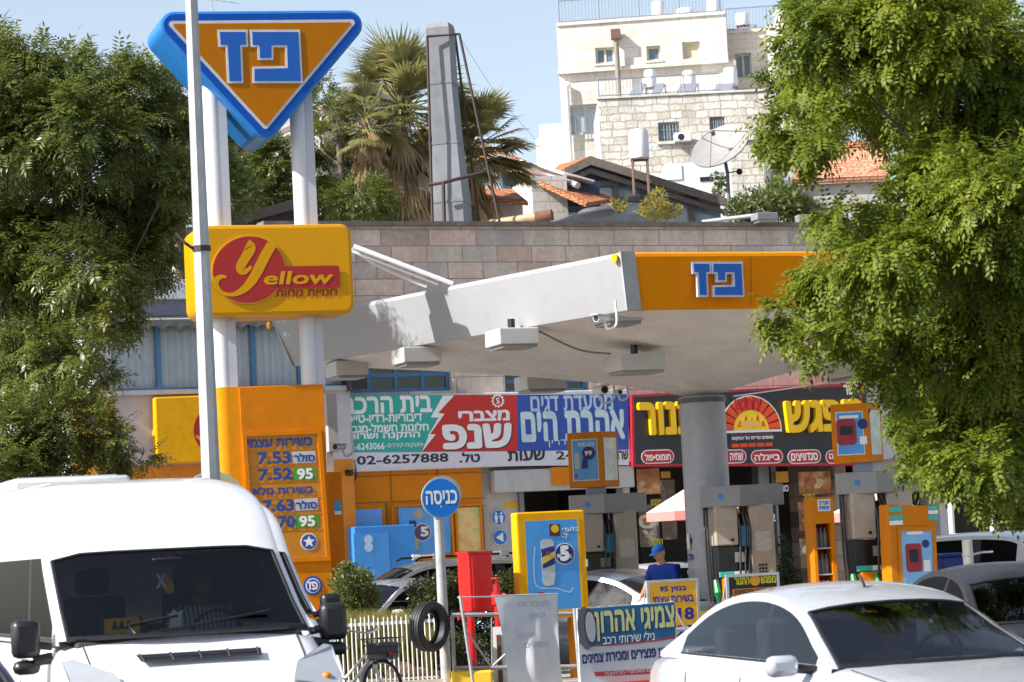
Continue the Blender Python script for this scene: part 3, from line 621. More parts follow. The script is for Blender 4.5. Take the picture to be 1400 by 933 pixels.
# ================================================================== background hill houses
CREAM = [(.66, .61, .54), (.74, .695, .63), (.80, .76, .70)]
AST = stone('smooth_limestone', -6, CREAM, 1.1, .42, .012, (.48, .43, .36), bump=.25, var=.30)
RST = stone('rusticated_limestone', 0, [(.66, .60, .50), (.84, .80, .72), (.88, .85, .79), (.76, .71, .62)], .5, .30, .022, (.50, .43, .33), bump=1.0, var=.42, rugged=.16)
WTANK = mat('tank_white', (.8, .8, .8), .45, var=.04)
APANE = mat('far_window_pane', (.10, .16, .22), .15, spec=.7, var=.2); AFR = mat('pale_frame', (.6, .58, .5), .5)
ap = thing('apartment_building', 'tall cream limestone apartment block on the hill with tanks and railing on its roof', 'building', (at(900, 100, 112).x, 112, 0))
FP = Fr((0, 110, 0), -6)
def hz(fr, L): return [fr.box(*b) for b in L]
mw = [(814, 65, 840, 87), (884, 63, 903, 83), (933, 57, 957, 81)]; lw = [(777, 142, 821, 183)]
a = FP.box(762, 28, 994, 90); m = MB(); m.wall(FP, a[0], a[1] - .0, a[2], a[3], hz(FP, mw), 0, .3)
a2 = FP.box(771, 90, 1010, 240); m.wall(FP, a2[0] - .1, 0, a2[2], a[1], hz(FP, lw), -.15, .4)
m.boxf(FP, a[0], a[3], a[2], a[3] + .14, -9, .08, 0); m.boxf(FP, a[0] - .05, a[1] - .12, a[2] + .02, a[1] + .03, -.14, .1)
m.quad(FP.P(a[0], a[1], 0), FP.P(a[0], a[1], -9), FP.P(a[0], a[3], -9), FP.P(a[0], a[3], 0)); m.quad(FP.P(a[2], a[1], 0), FP.P(a[2], a[1], -9), FP.P(a[2], a[3], -9), FP.P(a[2], a[3], 0))
m.quad(FP.P(a2[0] - .1, 0, -.15), FP.P(a2[0] - .1, 0, -9), FP.P(a2[0] - .1, a[1], -9), FP.P(a2[0] - .1, a[1], -.15))
b = FP.box(994, 27, 1160, 240); rw = hz(FP, [(1003, 60, 1026, 94)]); m.wall(FP, b[0] - .3, 0, b[2], b[3], rw, -2.2, .4); m.boxf(FP, b[0], b[3], b[2], b[3] + .14, -9, -2.1)
b3 = FP.box(1049, 27, 1160, 110); m.boxf(FP, b3[0], b3[1], b3[2], b[3] - .003, -2.19, -.6)
m.quad(FP.P(a[2], 0, -.15), FP.P(a[2], 0, -3), FP.P(a[2], a[1], -3), FP.P(a[2], a[1], -.15))
s2 = FP.box(738, 168, 772, 240); m.boxf(FP, s2[0], 0, s2[2], s2[3], -5, -.3); s3 = FP.box(731, 186, 739, 240); m.boxf(FP, s3[0], 0, s3[2], s3[3], -4, -.8)
m.build('wall', AST, ap)
for i, q in enumerate(hz(FP, mw)): window(ap, FP, *q, -.22, AFR, APANE if i < 2 else mat('beige_blind', (.55, .48, .33), .6), 2 if i == 0 else 1, 1, .09, AST)
window(ap, FP, *rw[0], -2.5, AFR, APANE, 2, 1, .08); window(ap, FP, *hz(FP, lw)[0], -.45, AFR, mat('pale_blind_glass', (.4, .45, .5), .2), 2, 1, .1)
RAILM = mat('grey_railing', (.22, .25, .30), .5, .3)
def railing(root, fr, u0, u1, v0, h, w, step=.14, name='railing'):
    m = MB(); n = int((u1 - u0) / step)
    for i in range(n + 1): x = u0 + (u1 - u0) * i / n; r = .03 if i % 12 == 0 else .011; m.cyl(fr.P(x, v0, w), fr.P(x, v0 + h, w), r, n=5)
    for hh in (.1, h): m.cyl(fr.P(u0, v0 + hh, w), fr.P(u1, v0 + hh, w), .025, n=5)
    return m.build(name, RAILM, root)
railing(ap, FP, a[0] + .1, a[2] - .1, a[3] + .14, 1.0, -.3); railing(ap, FP, b[0] + .1, b[2] - .2, b[3] + .14, 1.0, -2.5)
q = hz(FP, lw)[0]; railing(ap, FP, q[0], q[2], q[1] - .05, .75, .05, name='balcony_railing')
def pipe(root, pts, r, m_, name='drain_pipe'): return MB().tube(pts, r, 8).build(name, m_, root, smooth=50)
u, v = FP.uv(774, 120); pipe(ap, [FP.P(u, 0, .1), FP.P(u, v, .1), FP.P(u + .12, v + .15, .0)], .13, WPAINT)
u, v = FP.uv(847, 133); u2, v2 = FP.uv(841, 46); pipe(ap, [FP.P(u, v - 4, .3), FP.P(u, v2, .3)], .11, mat('rusty_flue', (.28, .24, .21), .6), 'flue'); MB().boxf(FP, u - .2, v2 - .3, u + .2, v2 + .1, .1, .5).build('flue_cap', mat('rust_brown', (.16, .08, .06), .7), ap)
def tank(label, fr, x0, y0, x1, y1, w, m_=WTANK, stand=0, group=None, name='water_tank'):
    b = fr.box(x0, y0, x1, y1); r = (b[2] - b[0]) / 2; uc = (b[0] + b[2]) / 2
    o = thing(name, label, 'water tank', fr.P(uc, b[1] - stand, w), group)
    M_ = MB(); n = 20
    prof = [(b[1], r * .97), (b[1] + .05, r), (b[3] - .1, r), (b[3] - .03, r * .9), (b[3], r * .4)]
    rows = [[fr.P(uc + rr * cos(2 * pi * j / n), vv, w + rr * sin(2 * pi * j / n)) for j in range(n + 1)] for vv, rr in prof]
    M_.grid(rows); M_.build('barrel', m_, o, smooth=40)
    if stand:
        M_ = MB()
        for dx in (-.75, .75):
            for dw in (-.7, .7): M_.cyl(fr.P(uc + dx * r, b[1], w + dw * r), fr.P(uc + dx * r, b[1] - stand, w + dw * r), .03, n=5)
        M_.boxf(fr, uc - r * .9, b[1] - .05, uc + r * .9, b[1] - .002, w - r * .9, w + r * .9); M_.build('stand', mat('rusty_stand', (.2, .12, .09), .7), o)
    return o
for x0, y0, x1, y1, lb in ((889, -6, 907, 22, 'white boiler tank leftmost on the apartment roof'), (923, 4, 949, 21, 'low wide white boiler second from the left on the apartment roof'), (965, -8, 985, 20, 'white boiler tank in the middle of the apartment roof'), (1003, -4, 1022, 14, 'white boiler tank second from the right on the apartment roof'), (1057, -8, 1075, 10, 'white boiler tank rightmost on the apartment roof')):
    tank(lb, FP, x0, y0, x1, y1, -1.2 if x0 < 990 else -3.4, group='boilers on the apartment roof', stand=.9 if x0 < 990 else .6)
PANEL = mat('solar_panel_glass', (.30, .32, .36), .2, .2, spec=.8, var=.1)
def panel(label, fr, x0, y0, x1, y1, w, group=None):
    b = fr.box(x0, y0, x1, y1); o = thing('solar_panel', label, 'solar panel', fr.P((b[0] + b[2]) / 2, b[1], w), group)
    dx = .35; dp = (b[3] - b[1]) * .9; P_ = [fr.P(b[0], b[1], w + dp), fr.P(b[2] - dx, b[1], w + dp), fr.P(b[2], b[3], w), fr.P(b[0] + dx, b[3], w)]
    n_ = (P_[1] - P_[0]).cross(P_[3] - P_[0]).normalized() * .08
    MB().quad(*P_).quad(*[p - n_ for p in P_][::-1]).add(P_ + [p - n_ for p in P_], [(0, 4, 5, 1), (1, 5, 6, 2), (2, 6, 7, 3), (3, 7, 4, 0)]).build('collector', PANEL, o)
    m = MB(); [m.cyl(p - n_, fr.P(*(lambda q: ((q - fr.o).dot(fr.u), b[1] - .05, (q - fr.o).dot(fr.n)))(p)), .03, n=5) for p in P_[2:]]; m.build('legs', GALV, o)
for x0, y0, x1, y1, lb in ((884, 22, 916, 31, 'collector under the leftmost roof boiler'), (922, 19, 952, 28, 'collector under the low wide roof boiler'), (958, 18, 990, 26, 'collector under the middle roof boiler'), (1000, 13, 1032, 30, 'collector under the second boiler from the right'), (1048, 10, 1080, 28, 'collector under the rightmost roof boiler')):
    panel('grey solar ' + lb, FP, x0, y0, x1, y1, -1.3 if x0 < 990 else -3.3, 'solar collectors on the apartment roof')
# rusticated annex
an = thing('stone_annex', 'rough hewn pale stone annex with barred windows in front of the apartment block', 'building', (at(950, 200, 103).x, 103, 0))
FX = Fr((at(950, 200, 103).x, 103, 0), 0)
A = FX.box(820, 128, 1130, 240); xw = hz(FX, [(900, 167, 929, 198), (970, 160, 991, 180)])
m = MB(); m.wall(FX, A[0], 0, A[2], A[3], xw, 0, .35); m.quad(FX.P(A[0], 0), FX.P(A[0], 0, -6), FX.P(A[0], A[3], -6), FX.P(A[0], A[3])); m.quad(FX.P(A[0], A[3] - .3, -.1), FX.P(A[2], A[3] - .3, -.1), FX.P(A[2], A[3] - .3, -6), FX.P(A[0], A[3] - .3, -6)); m.build('wall', RST, an)
MB().boxf(FX, A[0] - .05, A[3], A[2], A[3] + .07, -.3, .06).build('coping', AST, an)
for q in xw:
    o = window(an, FX, *q, -.25, AFR, APANE, 2, 1, .07); m = MB()
    for i in range(1, 7): x = q[0] + (q[2] - q[0]) * i / 7; m.cyl(FX.P(x, q[1], -.08), FX.P(x, q[3], -.08), .022, n=5)
    for i in (1, 2): y = q[1] + (q[3] - q[1]) * i / 3; m.cyl(FX.P(q[0], y, -.08), FX.P(q[2], y, -.08), .018, n=5)
    m.build('bars', RAILM, o)
q = FX.box(898, 191, 1030, 195); m = MB(); m.boxf(FX, q[0], q[1], A[2], q[3], .003, .1); m.build('string_course', AST, an)
def acunit(label, fr, x0, y0, x1, y1, w):
    b = fr.box(x0, y0, x1, y1); o = thing('air_conditioner', label, 'air conditioner', fr.P((b[0] + b[2]) / 2, b[1], w)); MB().boxf(fr, *b, w, w + .4).build('casing', WTANK, o, bevel=.03)
    h = b[3] - b[1]; MB().poly(fr, disc(b[0] + (b[2] - b[0]) * .4, (b[1] + b[3]) / 2, h * .38), w + .404).build('fan_grille', DARK, o)
acunit('white air conditioner unit on the rough stone annex wall', FX, 921, 184, 944, 196, .1)
railing(an, FX, A[0] + .05, FX.uv(985, 120)[0], A[3] + .07, .75, -.2)
for x0, y0, x1, y1, lb in ((884, 83, 901, 108, 'white boiler tank leftmost on the rough stone annex'), (938, 84, 956, 110, 'white boiler tank in the middle of the rough stone annex'), (995, 80, 1014, 107, 'white boiler tank rightmost on the rough stone annex')):
    tank(lb, FX, x0, y0, x1, y1, -2.0, group='boilers on the stone annex', stand=.8)
for x0, x1, lb in ((858, 886, 'leftmost'), (888, 912, 'second'), (922, 958, 'third'), (972, 1008, 'rightmost')):
    panel('tilted grey solar collector, %s of the row on the rough stone annex' % lb, FX, x0, 107, x1, 130, -1.2, 'solar collectors on the stone annex')
wc = thing('roof_shed', 'low white shed with a dark slot window behind the satellite dish', 'shed', (at(940, 235, 90).x, 90, 0)); FH = Fr((at(940, 235, 90).x, 90, 0), 0)
q = FH.box(910, 222, 1000, 262); MB().boxf(FH, q[0], 0, q[2], q[3], -4, 0).build('wall', WTANK, wc); q = FH.box(957, 242, 975, 248); MB().boxf(FH, *q, .002, .03).build('slot_window', BLACK, wc)
q = FH.box(912, 226, 932, 246); MB().boxf(FH, *q, .002, .04).build('shutter', mat('white_panel', (.82, .82, .8), .4), wc)

# tiled houses
TILE = stone('terracotta_tiles', 15, [(.42, .14, .06), (.55, .21, .10), (.62, .28, .15), (.48, .17, .08)], .15, .075, .012, (.22, .08, .04), bump=1.0, var=.3)
TIMBER = mat('weathered_timber', (.17, .14, .12), .8, var=.3, scale=9)
def slab(pts, t):
    n_ = (pts[1] - pts[0]).cross(pts[-1] - pts[0]).normalized()
    if n_.z < 0: n_ = -n_
    k = len(pts); m = MB(); lo = [p - n_ * t for p in pts]; m.add(list(pts) + lo, [list(range(k)), list(range(k, 2 * k))[::-1]] + [(i, (i + 1) % k, k + (i + 1) % k, k + i) for i in range(k)]); return m
h1 = thing('tiled_house', 'white house with a sloping terracotta roof and stone side wall behind the palm', 'house', (at(740, 260, 70).x, 70, 0))
slab([at(648, 190, 75), at(842, 271, 70), at(802, 277, 67.5), at(655, 210, 70)], .12).build('roof', TILE, h1)
FH1 = Fr((at(700, 260, 70.5).x, 70.5, 0), 15)
m = MB(); m.prism(FH1, [(FH1.uv(655, 250)[0], 0), (FH1.uv(838, 270)[0], 0), FH1.uv(838, 275), FH1.uv(690, 212), FH1.uv(655, 208)], -4, 0); m.build('wall', mat('white_render', (.66, .66, .66), .8, var=.06), h1)
for x0, y0, x1, y1 in ((686, 232, 706, 258), (712, 238, 733, 260)): window(h1, FH1, *FH1.box(x0, y0, x1, y1), .03, BFRAME, APANE, 2, 1, .06)
q = FH1.box(748, 257, 826, 310); MB().boxf(FH1, FH1.uv(700, 262)[0], 0, q[0] , FH1.uv(720, 256)[1], .01, 2.0).build('terrace_wall', stone('terrace_stone', 15, CREAM, .5, .28, .012, (.45, .4, .33), bump=.5, var=.25), h1)
q = FH1.box(748, 259, 800, 292); MB().boxf(FH1, *q, .2, 1.4).build('lattice_screen', mat('dark_blue_lattice', (.03, .05, .10), .6, var=.4, scale=20), h1)
slab([FH1.P(*FH1.uv(708, 220), .2), FH1.P(*FH1.uv(800, 262), .2), FH1.P(*FH1.uv(786, 261), 1.9), FH1.P(*FH1.uv(744, 250), 1.9)], .04).build('white_sheet', mat('white_awning_sheet', (.8, .8, .78), .7, var=.05), h1)
MB().tube([at(745, 236, 70), at(790, 254, 68.8)], .09, 8).build('roof_pipe', GALV, h1, smooth=50)
h0 = thing('small_tiled_house', 'low beige house corner with a tiled eave right behind the grey chimney', 'house', (at(690, 285, 64).x, 64, 0))
FH0 = Fr((at(690, 285, 64).x, 64, 0), 12); q = FH0.box(650, 270, 715, 305); MB().boxf(FH0, q[0], 0, q[2], q[3], -3, 0).build('wall', BEIGE, h0)
slab([at(640, 258, 67), at(700, 258, 66), at(722, 276, 63.4), at(640, 268, 63.4)], .1).build('roof', TILE, h0)
h2 = thing('pergola_house', 'timber gabled house with glazed front and terracotta roof below the stone annex', 'house', (at(880, 270, 74).x, 74, 0))
FH2 = Fr((at(880, 270, 74).x, 74, 0), 8)
ridge = (803, 217); Lf = (768, 234); Rt = (992, 276)
def P2(p, w): return FH2.P(*FH2.uv(*p), w)
rg = FH2.uv(*ridge); 
sl = MB()
for e in (Lf, Rt):
    s_ = slab([P2(ridge, .5), P2(e, .5), P2(e, -5) + Vector((0, 0, .25)), P2(ridge, -5) + Vector((0, 0, .6))], .1); sl.add(s_.V, s_.F)
sl.build('roof', TILE, h2)
m = MB()
for e in (Lf, Rt):
    a_, b_ = FH2.uv(*ridge), FH2.uv(*e); m.prism(FH2, [(a_[0], a_[1] - .02), (b_[0], b_[1] - .02), (b_[0], b_[1] - .24), (a_[0], a_[1] - .26)], .42, .56); m.prism(FH2, [(a_[0], a_[1] - .32), (b_[0], b_[1] - .32), (b_[0], b_[1] - .45), (a_[0], a_[1] - .48)], .3, .4)
gu = [FH2.uv(x, 280)[0] for x in (842, 880, 944, 985)]
for x in (842, 880, 944): u = FH2.uv(x, 270)[0]; m.boxf(FH2, u - .07, 0, u + .07, FH2.uv(x, 236 + (x - 842) * .21)[1], .0, .15)
u0, u1 = FH2.uv(842, 270)[0], FH2.uv(985, 290)[0]; v = FH2.uv(900, 272)[1]; m.boxf(FH2, u0, v - .06, u1, v + .06, .02, .12); v = FH2.uv(820, 252)[1]; m.boxf(FH2, FH2.uv(790, 250)[0], v - .08, FH2.uv(890, 250)[0], v + .08, .03, .13)
m.build('timber_frame', TIMBER, h2)
MB().poly(FH2, [(FH2.uv(780, 240)[0], 0), (u1, 0), FH2.uv(985, 282), FH2.uv(803, 226), FH2.uv(780, 238)], -.05).build('glazing', mat('sky_tinted_pane', (.30, .38, .46), .08, spec=.9, var=.15), h2)  # the sky's reflection is put into the pale blue base colour
MB().prism(FH2, [FH2.uv(782, 244), FH2.uv(890, 252), FH2.uv(803, 224)], -.03, .0).build('gable_board', mat('dark_gable', (.09, .09, .11), .6), h2)
h3 = thing('right_tiled_roof_house', 'house with a bright terracotta roof showing in a gap of the right tree', 'house', (at(1140, 240, 66).x, 66, 0))
slab([at(1100, 208, 70), at(1215, 200, 70), at(1215, 240, 66), at(1078, 245, 66)], .15).build('roof', stone('bright_terracotta', 0, [(.55, .24, .13), (.66, .33, .2), (.72, .42, .28)], .15, .085, .014, (.3, .11, .06), bump=1.0, var=.2), h3)
m = MB(); m.tube([at(1098, 207, 70.2), at(1216, 199, 70.2)], .16, 8); m.build('ridge_tiles', TILE, h3)
F3 = Fr((at(1140, 240, 66.2).x, 66.2, 0), 0); MB().boxf(F3, F3.uv(1082, 250)[0], 0, F3.uv(1215, 250)[0], F3.uv(1140, 243)[1] - .15, -3, 0).build('wall', BEIGE, h3)
slab([at(1096, 208, 70), at(1102, 208, 70), at(1082, 246, 65.8), at(1072, 246, 65.8)], .2).build('verge_board', GALV, h3)
h4 = thing('left_brown_roof', 'dark timber clad gable with a brown tiled roof between the pylon legs', 'house', (at(360, 300, 60).x, 60, 0))
F4 = Fr((at(360, 300, 60).x, 60, 0), 10)
MB().prism(F4, [(F4.uv(250, 320)[0], 0), (F4.uv(420, 320)[0], 0), F4.uv(420, 272), F4.uv(250, 322)], -4, 0).build('wall', mat('dark_timber_cladding', (.07, .062, .058), .8, var=.5, scale=12), h4)
s_ = slab([P for P in (F4.P(*F4.uv(240, 318), .3), F4.P(*F4.uv(420, 270), .3), F4.P(*F4.uv(420, 270), -4) + Vector((0, 0, .3)), F4.P(*F4.uv(240, 318), -4) + Vector((0, 0, .3)))], .22); s_.build('roof', mat('brown_roof_edge', (.15, .12, .11), .8), h4)
h5 = thing('hill_house', 'distant pale house gable half hidden behind the palm on the hill', 'house', (at(470, 150, 130).x, 130, 0))
F5 = Fr((at(470, 150, 130).x, 130, 0), 25); MB().prism(F5, [(F5.uv(440, 200)[0], 0), (F5.uv(560, 200)[0], 0), F5.uv(560, 120), F5.uv(500, 115), F5.uv(440, 150)], -8, 0).build('wall', mat('pinkish_render', (.45, .38, .36), .8), h5)
s_ = slab([F5.P(*F5.uv(436, 152), .4), F5.P(*F5.uv(502, 112), .4), F5.P(*F5.uv(502, 112), -8), F5.P(*F5.uv(436, 152), -8)], .3); s_.build('roof', mat('grey_pink_roof', (.30, .24, .23), .8), h5)

# ------------------------------------------------------------------ things on the shop roof
zr = vT - .5
ch = thing('chimney', 'tall tapering grey sheet metal chimney on the stone building roof', 'chimney', (at(616, 300, 57).x, 57, zr))
ZINC = mat('grey_sheet_metal', (.17, .18, .20), .55, .35, var=.2, scale=2, dirt=.2)
cyw = radians(-14); cc = []
for px0, px1, py in ((592, 645, 318), (591, 643, 278), (592, 633, 198), (586, 625, 116), (583, 621, 40), (585, 619, 34)):
    p = at((px0 + px1) / 2, py, 57); wd = (px1 - px0) / 3600 * 57
    cc.append((p, wd))
def csec(p, wd): 
    h = wd / 2 / 1.17; return [p + Matrix.Rotation(cyw, 3, 'Z') @ Vector((sx * h, sy * h, 0)) for sx, sy in ((-1, -1), (1, -1), (1, 1), (-1, 1))]
m = MB(); rings = [csec(p, wd) for p, wd in cc]
for r_ in rings: r_.append(r_[0])
rings[0] = [Vector((p.x, p.y, zr)) for p in rings[0]]
m.grid(rings); m.add(rings[-1][:4], [(0, 1, 2, 3)]); m.build('shaft', ZINC, ch)
m = MB()
for i in (1, 2, 3): 
    lo = csec(cc[i][0] - Vector((0, 0, .02)), cc[i][1] + .03); hi = csec(cc[i][0] + Vector((0, 0, .03)), cc[i][1] + .03); m.grid([lo + [lo[0]], hi + [hi[0]]])
m.build('joint_bands', ZINC, ch)
RUST = mat('rusty_frame', (.06, .035, .03), .75, var=.3)
m = MB(); q0 = at(584, 50, 56.6); q1 = at(628, 47, 56.6); b0 = at(590, 300, 56.4); b1 = at(683, 304, 56.4); b2 = at(655, 304, 57.6); q2 = at(622, 47, 57.4)
m.tube([Vector((b0.x, b0.y, zr)), q0], .035, 6); m.tube([q0, q1, b1], .034, 6); m.tube([q1, q2], .03, 6); m.tube([q2, b2], .032, 6)
f0 = at(586, 253, 56.35); f1 = at(606, 250, 56.3); f2_ = at(660, 236, 56.7); m.tube([f0, f1, f2_], .04, 6); m.tube([at(606, 250, 56.3), Vector((at(606, 300, 56.3).x, 56.3, zr))], .045, 6); m.build('bracing_frame', RUST, ch)
rp = thing('roof_pipe', 'rusty brown pipe lying along the parapet beside the chimney', 'pipe', at(755, 300, 56)); MB().tube([at(655, 309, 57), at(735, 297, 56.5)], .1, 10).build('pale_length', mat('tan_pipe', (.45, .3, .17), .6, var=.3), rp, smooth=50); MB().tube([at(733, 298, 56.5), at(755, 294, 56.4)], .13, 10).build('rusty_end', mat('rust_pipe', (.16, .07, .04), .8, var=.4), rp, smooth=50)
du = thing('roof_duct', 'long low grey metal duct on the roof behind the parapet', 'duct', (at(820, 305, 57.5).x, 57.5, zr)); FD = Fr((at(820, 300, 57.5).x, 57.5, 0), 20)
MB().prism(FD, [FD.uv(756, 306), FD.uv(900, 306), FD.uv(872, 293), FD.uv(788, 291)], -1.5, 0).build('casing', ZINC, du); MB().sphere(at(816, 291, 56.8), (.42, .42, .12)).build('round_vent', mat('grey_vent', (.1, .1, .11), .7), du, smooth=60)
fl = thing('roof_floodlight', 'grey floodlight on a pipe arm along the parapet at the right', 'floodlight', at(1045, 303, 56.8)); FLm = mat('floodlight_grey', (.22, .23, .25), .5)
pc = at(1045, 297, 56.6); MB().box(pc, (.5, .35, .16), 20).build('head', FLm, fl, bevel=.02); MB().tube([at(960, 304, 57), at(1032, 295, 56.8)], .05, 8).build('arm', GALV, fl, smooth=50); MB().box(pc - Vector((0, 0, .1)), (.4, .28, .05), 20).build('lens', mat('lens_glass', (.3, .3, .3), .1), fl)
f2l = thing('roof_lamp_box', 'small dark lamp box on the parapet close to the right tree', 'lamp', at(1098, 301, 57.2)); MB().box(at(1098, 300, 57.2), (.3, .25, .18), 15).build('casing', FLm, f2l, bevel=.02)
# satellite dish
ds = thing('satellite_dish', 'large grey mesh satellite dish on a pole behind the building', 'satellite dish', (at(993, 262, 72).x, 72, 0))
dc = at(988, 206, 72); ax = Vector((-.42, -.62, .66)).normalized(); q = ax.to_track_quat('Z', 'Y'); rows = []; Rr = .86
for i in range(9):
    r = Rr * i / 8 + .001; rows.append([dc + q @ Vector((r * cos(2 * pi * j / 36), r * sin(2 * pi * j / 36), .2 * (r / Rr) ** 2)) for j in range(37)])
back = [[p - (q @ Vector((0, 0, .035))) for p in r] for r in rows]
MB().grid(rows).grid([r[::-1] for r in back]).grid([rows[-1], back[-1]]).build('reflector', mat('dish_grey', (.27, .255, .25), .6, var=.08), ds, smooth=60)
fp = dc + q @ Vector((0, 0, .75)); m = MB()
for j in (0, 1, 2): a_ = 2 * pi * j / 3 + .5; m.cyl(dc + q @ Vector((Rr * cos(a_), Rr * sin(a_), .2)), fp, .014, n=5)
m.cyl(fp, fp - ax * .15, .06); m.build('feed_arms', mat('dish_dark', (.16, .16, .16), .6), ds)
pb = at(996, 262, 72.2); m = MB(); m.cyl((pb.x, pb.y, 0), (pb.x, pb.y, dc.z - .55), .05); m.tube([(pb.x, pb.y, dc.z - .6), dc - ax * .05], .05, 8); m.build('mast', MC['dish_dark'], ds); m = MB(); m.tube([Vector((pb.x, pb.y, dc.z - .6)), at(1010, 234, 72.4)], .02, 6); m.sphere(at(1011, 235, 72.4), .09); m.build('actuator', BLACK, ds)
FT = Fr((at(873, 200, 73).x, 73, 0), 0); tank('large white water tank on a rusty stand above the pergola roof', FT, 860, 177, 887, 217, 0, stand=1.0)
tank('plain white water tank right of the satellite dish', FT, 1045, 223, 1071, 256, 0)
# cables over the roofs
def cable(label, pts, r=.006, name='cable'): return tag(MB().tube(spline(pts, 8), r, 5).build(name, mat('cable_grey', (.22, .22, .23), .6)), label, 'cable')
cable('thin black cable sloping from the chimney top towards the houses', [tuple(at(628, 50, 57)), tuple(at(680, 130, 61)), tuple(at(740, 200, 66))], .005)
cable('sagging cable over the black bakery board', [tuple(FB.P(*FB.uv(985, 545), .6)), tuple(FB.P(*FB.uv(1090, 530), 1.2)), tuple(FB.P(*FB.uv(1225, 505), 1.6))], .014)
an2 = thing('tv_antenna', 'thin rooftop television antenna just above the blue triangular sign', 'antenna', at(290, 20, 70)); p = at(289, 2, 70); m = MB(); m.cyl((p.x, p.y, p.z - 9), (p.x, p.y, p.z + .3), .02, n=6); m.cyl(at(262, -4, 70), at(327, 5, 70), .012, n=5)
for x in range(266, 326, 10): m.cyl(at(x, -5 + (x - 266) * .14, 69.7), at(x, -3 + (x - 266) * .14, 70.3), .008, n=5)
m.build('aerial', GALV, an2)
ab = thing('awning_arm', 'pair of white awning arms slanting across the stone wall right of the round corner sign', 'awning', FA.P(*FA.uv(530, 380), .5)); tag(ab, 'white awning tube slanting across the stone wall beside the yellow word sign', 'awning')
m = MB(); m.tube([FA.P(*FA.uv(470, 342), .6), FA.P(*FA.uv(585, 399), 1.4)], .05, 8); m.tube([FA.P(*FA.uv(470, 348), .5), FA.P(*FA.uv(570, 398), 1.2)], .025, 8); m.build('tube', WPAINT, ab)
MB().tube(spline([tuple(FA.P(*FA.uv(470, 345), .5)), tuple(FA.P(*FA.uv(510, 372), .6)), tuple(FA.P(*FA.uv(560, 400), 1.0))], 8), .035, 6).build('rolled_cloth', mat('cream_cloth', (.6, .57, .5), .9), ab)
# ================================================================== sign pylon
PYAW = 17
PO = at(365, 400, 35.0); FPY = Fr((PO.x, 35.0, 0), PYAW)
py = thing('sign_pylon', 'tall petrol station pylon with blue and orange triangle, yellow word sign and price column', 'sign', FPY.P(0, 0, -.15))
LEGW = mat('pylon_leg_white', (.62, .63, .66), .4, var=.04, dirt=.08)
def leg_path(fr, pts, w): return [fr.P(*fr.uv(*p), w) for p in pts]
u_l = FPY.uv(313, 527)[0]; u_r = FPY.uv(433, 527)[0]; RL = .145; wl_ = -.34
vt1 = FPY.uv(300, 100)[1]; vt2 = FPY.uv(420, 100)[1]; vpb = FPY.uv(380, 526)[1]
for u, vt in ((u_l, FPY.uv(300, 112)[1]), (u_r, FPY.uv(420, 125)[1])):
    o = MB().cyl(FPY.P(u, vpb - .1, wl_), FPY.P(u, vt + .3, wl_), RL * .9, n=28).build('leg', LEGW, py, smooth=40)
    MB().boxf(FPY, u + .058, vpb - .1, u + .165, vt + .3, wl_ - .11, wl_ + .125).build('leg_channel', mat('leg_channel_grey', (.5, .51, .55), .5, var=.05), o)
# triangle
def tri(P3, r): return rounded(P3, r)
k = FPY.ppm(365, 100)
T0 = FPY.pts([(194, 15.5), (520, 13), (364, 200)]); T0 = T0[::-1]
if area(T0) < 0: T0 = T0[::-1]
W0 = .0; DT = 1.08
O_ = rounded(T0, 20 * k, 8)
sgn = MB(); n = len(O_); bev = .05
lv = [(-DT, 0.0), (-bev, 0.0), (-.012, -.012), (0, -bev)]
rows = [[FPY.P(*p, W0 + w_) for p in (offset(O_, d_) if d_ else O_)] for w_, d_ in lv]
rows = [r + [r[0]] for r in rows]
sgn.grid(rows); sgn.add([FPY.P(*p, W0 - DT) for p in O_], [list(range(n))[::-1]])
tri_o = sgn.build('triangle_casing', BLUE_LIT, py, smooth=40)
plate(tri_o, FPY, offset(O_, -.045), W0 + .001, BLUE, 'blue_face')
T2 = offset(T0, -13.5 * k * 1.02); plate(tri_o, FPY, rounded(T2, 4.5 * k, 5), W0 + .006, mat('grey_white_line', (.55, .54, .55), .5), 'white_line')
plate(tri_o, FPY, rounded(offset(T2, -4 * k), 2 * k, 4), W0 + .011, mat('triangle_orange', (.44, .145, .0), .45, spec=.15, var=.05), 'orange_field')
GZ = [(480, 178), (620, 178), (623, 248), (590, 248), (598, 446), (533, 446), (523, 248), (485, 248)]
GP = [(657, 178), (908, 178), (922, 446), (670, 446), (670, 380), (852, 376), (848, 250), (762, 250), (762, 319), (700, 320), (697, 250), (660, 248)]
def logo(root, fr, f, w, d=.02, edge=3.0):
    kk = fr.ppm(*f((700, 300)))
    for G in (GZ, GP):
        P_ = fr.pts([f(p) for p in G])
        e = plate(root, fr, offset(P_, edge * kk), w, mat('letter_edge_white', (.6, .6, .62), .5), 'letter_edge', d)
        plate(root, fr, P_, w + d + .001, mat('letter_blue', (.002, .095, .42), .4, var=.05), 'letter', .005)
logo(tri_o, FPY, lambda p: (180 + p[0] / 4, p[1] / 4), W0 + .016, .01)
# yellow word sign
DY = .82
yb = rrect(*FPY.box(266, 307.5, 482, 431.5), .15, 6)
fy2 = FPY
